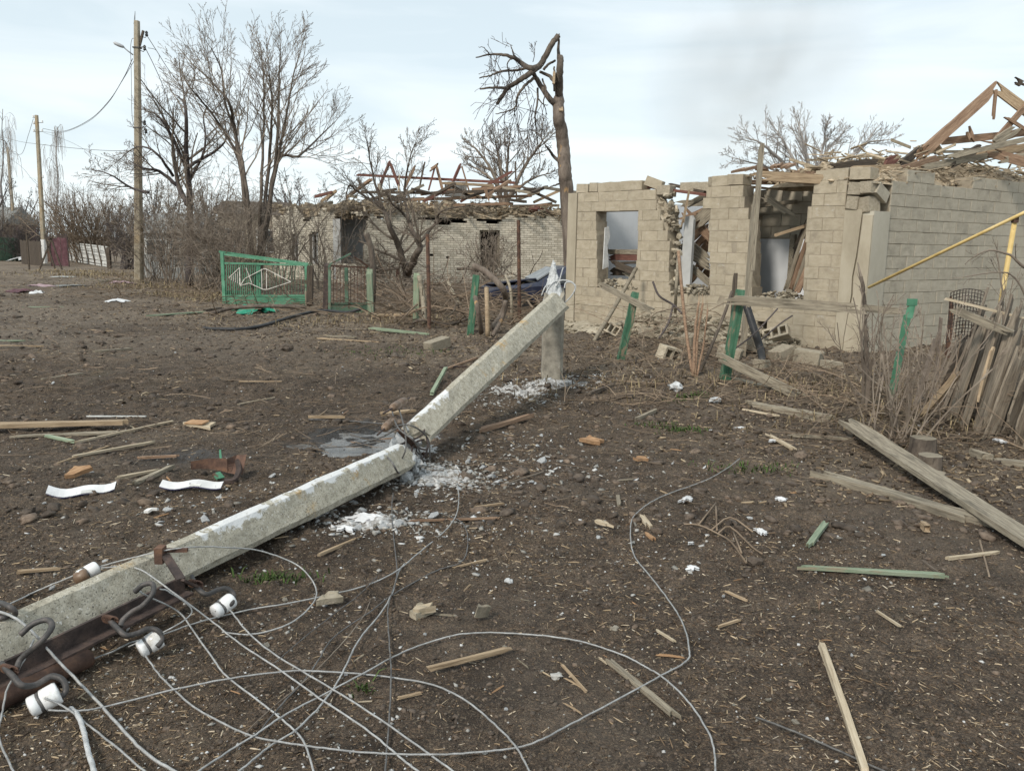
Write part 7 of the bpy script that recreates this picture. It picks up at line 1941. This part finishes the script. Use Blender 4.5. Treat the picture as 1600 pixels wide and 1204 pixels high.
# ================================================================= SCATTER ON THE GROUND
NR = np.random.RandomState(3)
def fan(n, d0, d1, p=1.0, half=.74):
    """points over the ground in front of us, thinner further off (p: 0 even in distance)"""
    d = d0 * (d1 / d0) ** NR.rand(n) if p == 1 else d0 + (d1 - d0) * NR.rand(n)
    x = d * half * (2 * NR.rand(n) - 1)
    return x, d
def inst(bv, bf, x, y, z, sc, yaw, tilt, jit=0.0):
    """copies of a small base shape: scaled, tilted, turned, jittered"""
    N = len(x); bv = np.array(bv, float); k = len(bv)
    P_ = np.broadcast_to(bv, (N, k, 3)).copy()
    if jit: P_ *= 1 + jit * (NR.rand(N, k, 1) * 2 - 1)
    P_ *= sc[:, None, :]
    ct, st_ = np.cos(tilt)[:, None], np.sin(tilt)[:, None]
    X, Z_ = P_[..., 0] * ct + P_[..., 2] * st_, -P_[..., 0] * st_ + P_[..., 2] * ct
    cy, sy = np.cos(yaw)[:, None], np.sin(yaw)[:, None]
    Y_ = P_[..., 1]
    P_ = np.stack([X * cy - Y_ * sy + x[:, None], X * sy + Y_ * cy + y[:, None], Z_ + z[:, None]], -1)
    F = (np.arange(N)[:, None, None] * k + np.array(bf)[None]).reshape(-1, 3)
    return P_.reshape(-1, 3), F
ICV, ICF = [tuple(v) for v in ICO[0]], ICO[1]
OCV = [(1, 0, 0), (-1, 0, 0), (0, 1, 0), (0, -1, 0), (0, 0, 1), (0, 0, -1)]; OCF = [(0, 2, 4), (2, 1, 4), (1, 3, 4), (3, 0, 4), (2, 0, 5), (1, 2, 5), (3, 1, 5), (0, 3, 5)]
STV = [(-.5, -.5, -.3), (-.5, .5, -.3), (-.5, 0, .5), (0, -.45, -.18), (0, .5, -.18), (0, 0, .62), (.5, -.3, -.3), (.5, .3, -.3), (.5, 0, .3)]
STF = []
for i_ in (0, 3):
    for j_ in range(3):
        a_, b_ = i_ + j_, i_ + (j_ + 1) % 3; STF += [(a_, b_, b_ + 3), (a_, b_ + 3, a_ + 3)]
CHV = [(-.5, -.4, -.5), (.5, -.5, -.5), (.42, .5, -.5), (-.5, .4, -.5), (-.45, -.35, .5), (.45, -.5, .5), (.5, .4, .5), (-.4, .45, .5)]
CHF = [(0, 2, 1), (0, 3, 2), (4, 5, 6), (4, 6, 7), (0, 1, 5), (0, 5, 4), (1, 2, 6), (1, 6, 5), (2, 3, 7), (2, 7, 6), (3, 0, 4), (3, 4, 7)]
def hgt(x, y): return gz(x, y) + gfine(x, y)
def dry(x, y): return pud_w(x, y) < .5
def scatter(name, label, mt, bv, bf, x, y, sc, jit=.2, tiltk=.25, sink=.2, cat='litter', smooth=False):
    k = dry(x, y); x, y, sc = x[k], y[k], sc[k]; n = len(x)
    z = hgt(x, y) + sc[:, 2] * (.5 - sink)
    co_, f_ = inst(bv, bf, x, y, z, sc, NR.rand(n) * 6.283, (NR.rand(n) - .5) * 2 * tiltk, jit)
    me = np_mesh(name, co_, f_)
    if smooth: me.polygons.foreach_set('use_smooth', [True] * len(me.polygons))
    o = link(name, me, M[mt]); return T(o, label, cat, None, 'stuff')
M['clod'] = mat('soil_crumb', g3((.06, .046, .036), (.105, .082, .064), (.16, .128, .10)), 30, bump=.5, bscale=90, rand=0, island=[(0, (.6, .6, .6)), (.7, (1, 1, 1)), (1, (1.7, 1.6, 1.5))])
M['bits'] = mat('straw_and_splinters', g3((.75, .74, .72), (.9, .89, .87), (1, 1, 1)), 30, bump=0, rand=0, island=[(0, (.05, .035, .025)), (.3, (.11, .075, .05)), (.55, (.20, .14, .09)), (.75, (.38, .285, .18)), (.9, (.54, .43, .30)), (1, (.66, .58, .46))])
M['crumb'] = mat('concrete_crumbs', g3((.7, .7, .69), (.85, .85, .84), (1, 1, 1)), 60, bump=.3, bscale=120, rand=0, island=[(0, (.19, .175, .15)), (.4, (.33, .315, .285)), (.75, (.52, .51, .49)), (1, (.72, .72, .72))])
M['chips'] = mat('leaf_and_bark_litter', g3((.7, .7, .68), (.9, .88, .85), (1, 1, 1)), 40, bump=0, rand=0, island=[(0, (.045, .034, .024)), (.35, (.10, .073, .050)), (.65, (.20, .15, .10)), (.9, (.34, .265, .18)), (1, (.50, .41, .29))])
n = 34000; x, y = fan(n, 2.2, 24); s = (.004 + .011 * NR.rand(n) ** 4) * (y / 4.5) ** .6
scatter('soil_crumbs', 'dark crumbs and clods of soil', 'clod', ICV, ICF, x, y, np.stack([s * (.8 + .9 * NR.rand(n)), s * (.8 + .5 * NR.rand(n)), s * .6], 1), .42, .6, .45)
n = 5200; x, y = fan(n, 4.5, 22); k = NR.rand(n) < .25 + sstep(-.05, .3, fbm(x, y, .8, 3, .5, 40.)); x, y = x[k], y[k]; n = len(x); s = (.012 + .038 * NR.rand(n) ** 3) * (y / 9) ** .4
scatter('soil_clods', 'churned clods of dark earth in the middle ground', 'clod', ICO2[0] and [tuple(v) for v in ICO2[0]], ICO2[1], x, y, np.stack([s * (.8 + .9 * NR.rand(n)), s * (.8 + .5 * NR.rand(n)), s * .65], 1), .35, .5, .45)
n = 110000; x, y = fan(n, 2.2, 28); k = NR.rand(n) < (.26 + .9 * litter_w(x, y)) * (.5 + 1.4 * sstep(-.22, .32, fbm(x, y, .9, 3, .55, 50.))); x, y = x[k], y[k]; n = len(x)
L = (.009 + .048 * NR.rand(n) ** 3) * (y / 4.5) ** .5; w = .0018 + .0045 * NR.rand(n) ** 3 + .0003 * y
scatter('straw_litter', 'bits of straw, bark and splintered wood over the soil', 'bits', STV, STF, x, y, np.stack([L, w, w * .8], 1), .25, .3, .0)
n = 52000; x, y = fan(n, 5.0, 34); k = NR.rand(n) < litter_w(x, y) * (.35 + .9 * sstep(-.15, .3, fbm(x, y, 1.1, 3, .5, 30.))); x, y = x[k], y[k]; n = len(x)
L = (.02 + .085 * NR.rand(n) ** 2.8) * (y / 9) ** .4; 
scatter('leaf_litter', 'dead leaves, bark and twig litter on the bank', 'chips', CHV, CHF, x, y, np.stack([L, L * (.07 + .33 * NR.rand(n) ** 2), .005 + .010 * NR.rand(n)], 1), .3, .45, -.1)
n = 14000; x, y = fan(n, 2.2, 16); k = NR.rand(n) < (.34 + .9 * np.exp(-((x + .6 - (y - 5.5) * .30) / 1.1) ** 2)) * (.3 + 1.3 * sstep(-.2, .3, fbm(x, y, 1.3, 3, .55, 60.))); x, y = x[k], y[k]; n = len(x); s = .0022 + .008 * NR.rand(n) ** 4
scatter('concrete_crumbs', 'small pale crumbs of concrete strewn over the soil', 'crumb', OCV, OCF, x, y, np.stack([s * (.8 + .9 * NR.rand(n)), s, s * .7], 1), .25, .6, .2)
def cluster(px, py, sx, sy, n, ang=0.):
    c = G(px, py); a, b = NR.randn(n) * sx, NR.randn(n) * sy
    return c.x + a * math.cos(ang) - b * math.sin(ang), c.y + a * math.sin(ang) + b * math.cos(ang)
xs, ys = [], []
for args in ((690, 748, .22, .16, 1500), (660, 735, .12, .10, 900), (590, 815, .22, .12, 700), (860, 598, .35, .22, 1300), (810, 620, .30, .40, 900), (900, 590, .25, .2, 400), (470, 800, .7, .35, 500), (800, 720, .6, .5, 700), (760, 820, .8, .5, 400)):
    x, y = cluster(*args); xs.append(x); ys.append(y)
x, y = np.concatenate(xs), np.concatenate(ys); n = len(x); s = .003 + .017 * NR.rand(n) ** 3.6
scatter('concrete_crumbs', 'dense pale crumbs around the broken pole joint and stump', 'crumb', CHV, CHF, x, y, np.stack([s * (1. + 1.6 * NR.rand(n)), s * (.7 + .8 * NR.rand(n)), s * .6], 1), .5, .6, .1)
# fragments one can pick out, each an object
RK = []
for k in range(9):
    mb = MB(); mb.rock((0, 0, 0), (2, 2 * RT.uniform(.45, .9), 2 * RT.uniform(.3, .6)), RT, None, 0); me = mb.mesh('fragment'); me.materials.append(M['concrete_broken']); RK.append(me)
RK2 = []
for k in range(6):
    me = RK[k].copy(); me.materials.clear(); me.materials.append(M['concrete_old']); RK2.append(me)
def where(x, y):
    return ('left of the fallen pole' if x < -1.6 + (y - 3.0) * .33 else 'right of the fallen pole') + (' near the bottom edge' if y < 4.2 else ' in the middle of the soil' if y < 7.5 else ' towards the fences')
def frag(name, me, x, y, s, label, cat, group):
    o = link(name, me, None, None, Matrix.Translation(V((x, y, float(hgt(x, y)) + s * .25))) @ Euler((RT.uniform(-.5, .5), RT.uniform(-.5, .5), RT.uniform(0, 6.28))).to_matrix().to_4x4() @ Matrix.Diagonal((s, s, s, 1)))
    return T(o, label, cat, group)
cl = ((690, 750, .22, .14, 46), (665, 738, .1, .08, 16), (590, 815, .25, .12, 26), (865, 600, .3, .2, 34), (815, 625, .3, .35, 20), (790, 720, .5, .4, 26), (470, 800, .6, .25, 26), (420, 870, .4, .2, 10))
CLN = ('below the crushed joint on the right', 'tight under the crushed joint', 'in the white patch below the lower shaft', 'around the foot of the pole stump', 'between the stump and the upper shaft', 'spread right of the upper shaft', 'along the far side of the lower shaft', 'close behind the lower shaft')
for (px, py, sx, sy, n), cn in zip(cl, CLN):
    x, y = cluster(px, py, sx, sy, n)
    for a, b in zip(x, y):
        if dry(np.array([a]), np.array([b]))[0]: frag('concrete_fragment', RT.choice(RK), a, b, .010 + .035 * RT.random() ** 2, 'pale jagged concrete fragment ' + cn, 'fragment', 'concrete fragments ' + cn)
for k in range(120):
    d = 2.6 * (14 / 2.6) ** RT.random(); a = d * RT.uniform(-.62, .62)
    if abs(a - PUD.x) < .7 and abs(d - PUD.y) < .8: continue
    frag('stone', RT.choice(RK + RK2), a, d, (.007 + .02 * RT.random() ** 2.2) * (d / 5) ** .4, 'small pale stone ' + where(a, d), 'stone', 'loose stones ' + where(a, d))
SPM = []
for k in range(6):
    mb = MB(); co_, f_ = inst(STV, STF, np.zeros(1), np.zeros(1), np.zeros(1), np.array([[1, .16, .12]]), np.zeros(1), np.zeros(1), .3); mb.add([tuple(p) for p in co_], [tuple(q) for q in f_]); me = mb.mesh('splinter'); me.materials.append(M[('wood_tan', 'wood_pale', 'wood_orange', 'wood_tan', 'wood_grey', 'wood_brown')[k]]); SPM.append(me)
for k in range(150):
    d = 2.6 * (12 / 2.6) ** RT.random(); a = d * RT.uniform(-.62, .62); s = (.03 + .09 * RT.random() ** 2) * (d / 5) ** .4
    o = link('wood_splinter', RT.choice(SPM), None, None, Matrix.Translation(V((a, d, float(hgt(a, d)) + .005))) @ Euler((0, RT.uniform(-.12, .12), RT.uniform(0, 6.28))).to_matrix().to_4x4() @ Matrix.Diagonal((s, s * RT.uniform(.5, 1), s * .7, 1)))
    T(o, 'small loose wood splinter ' + where(a, d), 'splinter', 'loose wood splinters ' + where(a, d))
# named stones in the middle of the soil
for px, py, s, mt, lb in ((870, 1060, .025, 'crumb', 'pale round stone below the wire arch'), (795, 910, .022, 'concrete_broken', 'white chip right of the crossing wires'), (657, 949, .022, 'rubble', 'yellowish flat stone above the pale brick piece'), (960, 985, .02, 'concrete_old', 'pale stone touching the top of the wire arch'), (1055, 610, .09, 'concrete_broken', 'large grey concrete lump on the bank before the posts'), (1117, 628, .06, 'concrete_broken', 'grey concrete lump by the dark hollow on the bank'), (1178, 882, .04, 'clod', 'dark clod at the end of the dry twig'), (448, 548, .10, 'clod', 'dark clod beside the mossy board')):
    mb = MB(); mb.rock((0, 0, 0), (2 * s, 1.7 * s, 1.3 * s), RT, None, 1); o = mb.build('stone', M[mt], base=False); o.matrix_basis = Matrix.Translation(G(px, py, s * .45)); T(o, lb, 'stone')
mb = MB(); mb.beam(G(645, 968, .02), G(672, 957, .02), .045, .03); T(mb.build('brick_piece', M['rubble']), 'small pale brick piece lying on the soil in the middle', 'brick piece')
# dry and green grass tufts
def tufts(name, label, spots, mt, hmin, hmax, seed):
    r = np.random.RandomState(seed); V_, F_ = [], []; nb = 0
    for px, py, sx, sy, n in spots:
        c = G(px, py); x = c.x + r.randn(n) * sx; y = c.y + r.randn(n) * sy; z = hgt(x, y)
        h = hmin + (hmax - hmin) * r.rand(n); a = r.rand(n) * 6.283; l_ = h * (.3 + .9 * r.rand(n)); w = .002 + .0025 * r.rand(n) + .00022 * c.y
        dx, dy = np.cos(a), np.sin(a)
        for t, hh, ww in ((0, 0, 1), (.45, .75, .8), (1, 1, .1)):
            for s in (-1, 1):
                V_.append(np.stack([x + dx * l_ * t - dy * w * ww * s, y + dy * l_ * t + dx * w * ww * s, z + h * hh * (1 if t < 1 else .85)], 1))
        i0 = nb + np.arange(n)
        for q in ((0, 1, 3), (0, 3, 2), (2, 3, 5), (2, 5, 4)):
            F_.append(np.stack([i0 + q[0] * n, i0 + q[1] * n, i0 + q[2] * n], 1))
        nb += 6 * n
    me = np_mesh(name, np.concatenate(V_), np.concatenate(F_)); o = link(name, me, M[mt]); return T(o, label, 'grass', None, 'stuff')
tufts('dry_grass', 'dry yellow grass at the street edge and by the gates', [(305, 462, .7, .5, 900), (250, 450, 1.2, .8, 900), (160, 430, 1.6, 1.2, 900), (330, 470, .4, .4, 300), (120, 425, 1.5, 1, 500), (560, 505, 1.0, .6, 300), (640, 500, 1.2, .6, 300), (1290, 610, .6, .5, 250), (1000, 600, .8, .5, 250), (1440, 660, .7, .4, 350)], 'straw', .03, .14, 5)
tufts('green_grass', 'small tufts of green grass on the bank', [(1080, 620, .12, .06, 120), (1070, 675, .10, .06, 110), (1030, 668, .12, .06, 80), (430, 905, .09, .03, 120), (565, 1080, .02, .02, 22), (1170, 735, .2, .1, 120), (620, 550, .5, .3, 200), (200, 440, .9, .5, 250)], 'greengrass', .015, .05, 6)

# ================================================================= SMOKE drifting high behind the houses
def smoke_material():
    m = bpy.data.materials.new('thin_brown_smoke'); m.use_nodes = True
    n, l = m.node_tree.nodes, m.node_tree.links
    n.remove(n['Principled BSDF'])
    pv = n.new('ShaderNodeVolumePrincipled'); pv.inputs['Color'].default_value = (.50, .44, .37, 1); pv.inputs['Anisotropy'].default_value = .2
    tc = n.new('ShaderNodeTexCoord'); nz = n.new('ShaderNodeTexNoise'); nz.inputs['Scale'].default_value = 1.6; nz.inputs['Detail'].default_value = 3; nz.inputs['Distortion'].default_value = .6
    l.new(tc.outputs['Object'], nz.inputs['Vector'])
    ln = n.new('ShaderNodeVectorMath'); ln.operation = 'LENGTH'; l.new(tc.outputs['Object'], ln.inputs[0])
    a = n.new('ShaderNodeMapRange'); a.inputs['From Min'].default_value = 1.0; a.inputs['From Max'].default_value = .1; l.new(ln.outputs['Value'], a.inputs['Value'])
    b = n.new('ShaderNodeMapRange'); b.inputs['From Min'].default_value = .35; b.inputs['From Max'].default_value = .75; l.new(nz.outputs['Fac'], b.inputs['Value'])
    c = n.new('ShaderNodeMath'); c.operation = 'MULTIPLY'; l.new(a.outputs[0], c.inputs[0]); l.new(b.outputs[0], c.inputs[1])
    d = n.new('ShaderNodeMath'); d.operation = 'MULTIPLY'; d.inputs[1].default_value = .055; l.new(c.outputs[0], d.inputs[0])
    l.new(d.outputs[0], pv.inputs['Density']); l.new(pv.outputs[0], n['Material Output'].inputs['Volume'])
    m.cycles.volume_step_rate = 4
    return m
mb = MB(); mb.add([tuple(p) for p in ICO2[0]], ICO2[1])
sp0 = Y(1180, 120, 110)
o = link('smoke', mb.mesh('smoke'), smoke_material(), None, Matrix.Translation(sp0) @ Matrix.Rotation(.35, 4, 'Y') @ Matrix.Diagonal((15, 15, 19, 1)))
T(o, 'thin brownish smoke drifting in the sky above the block house', 'smoke', None, 'stuff')
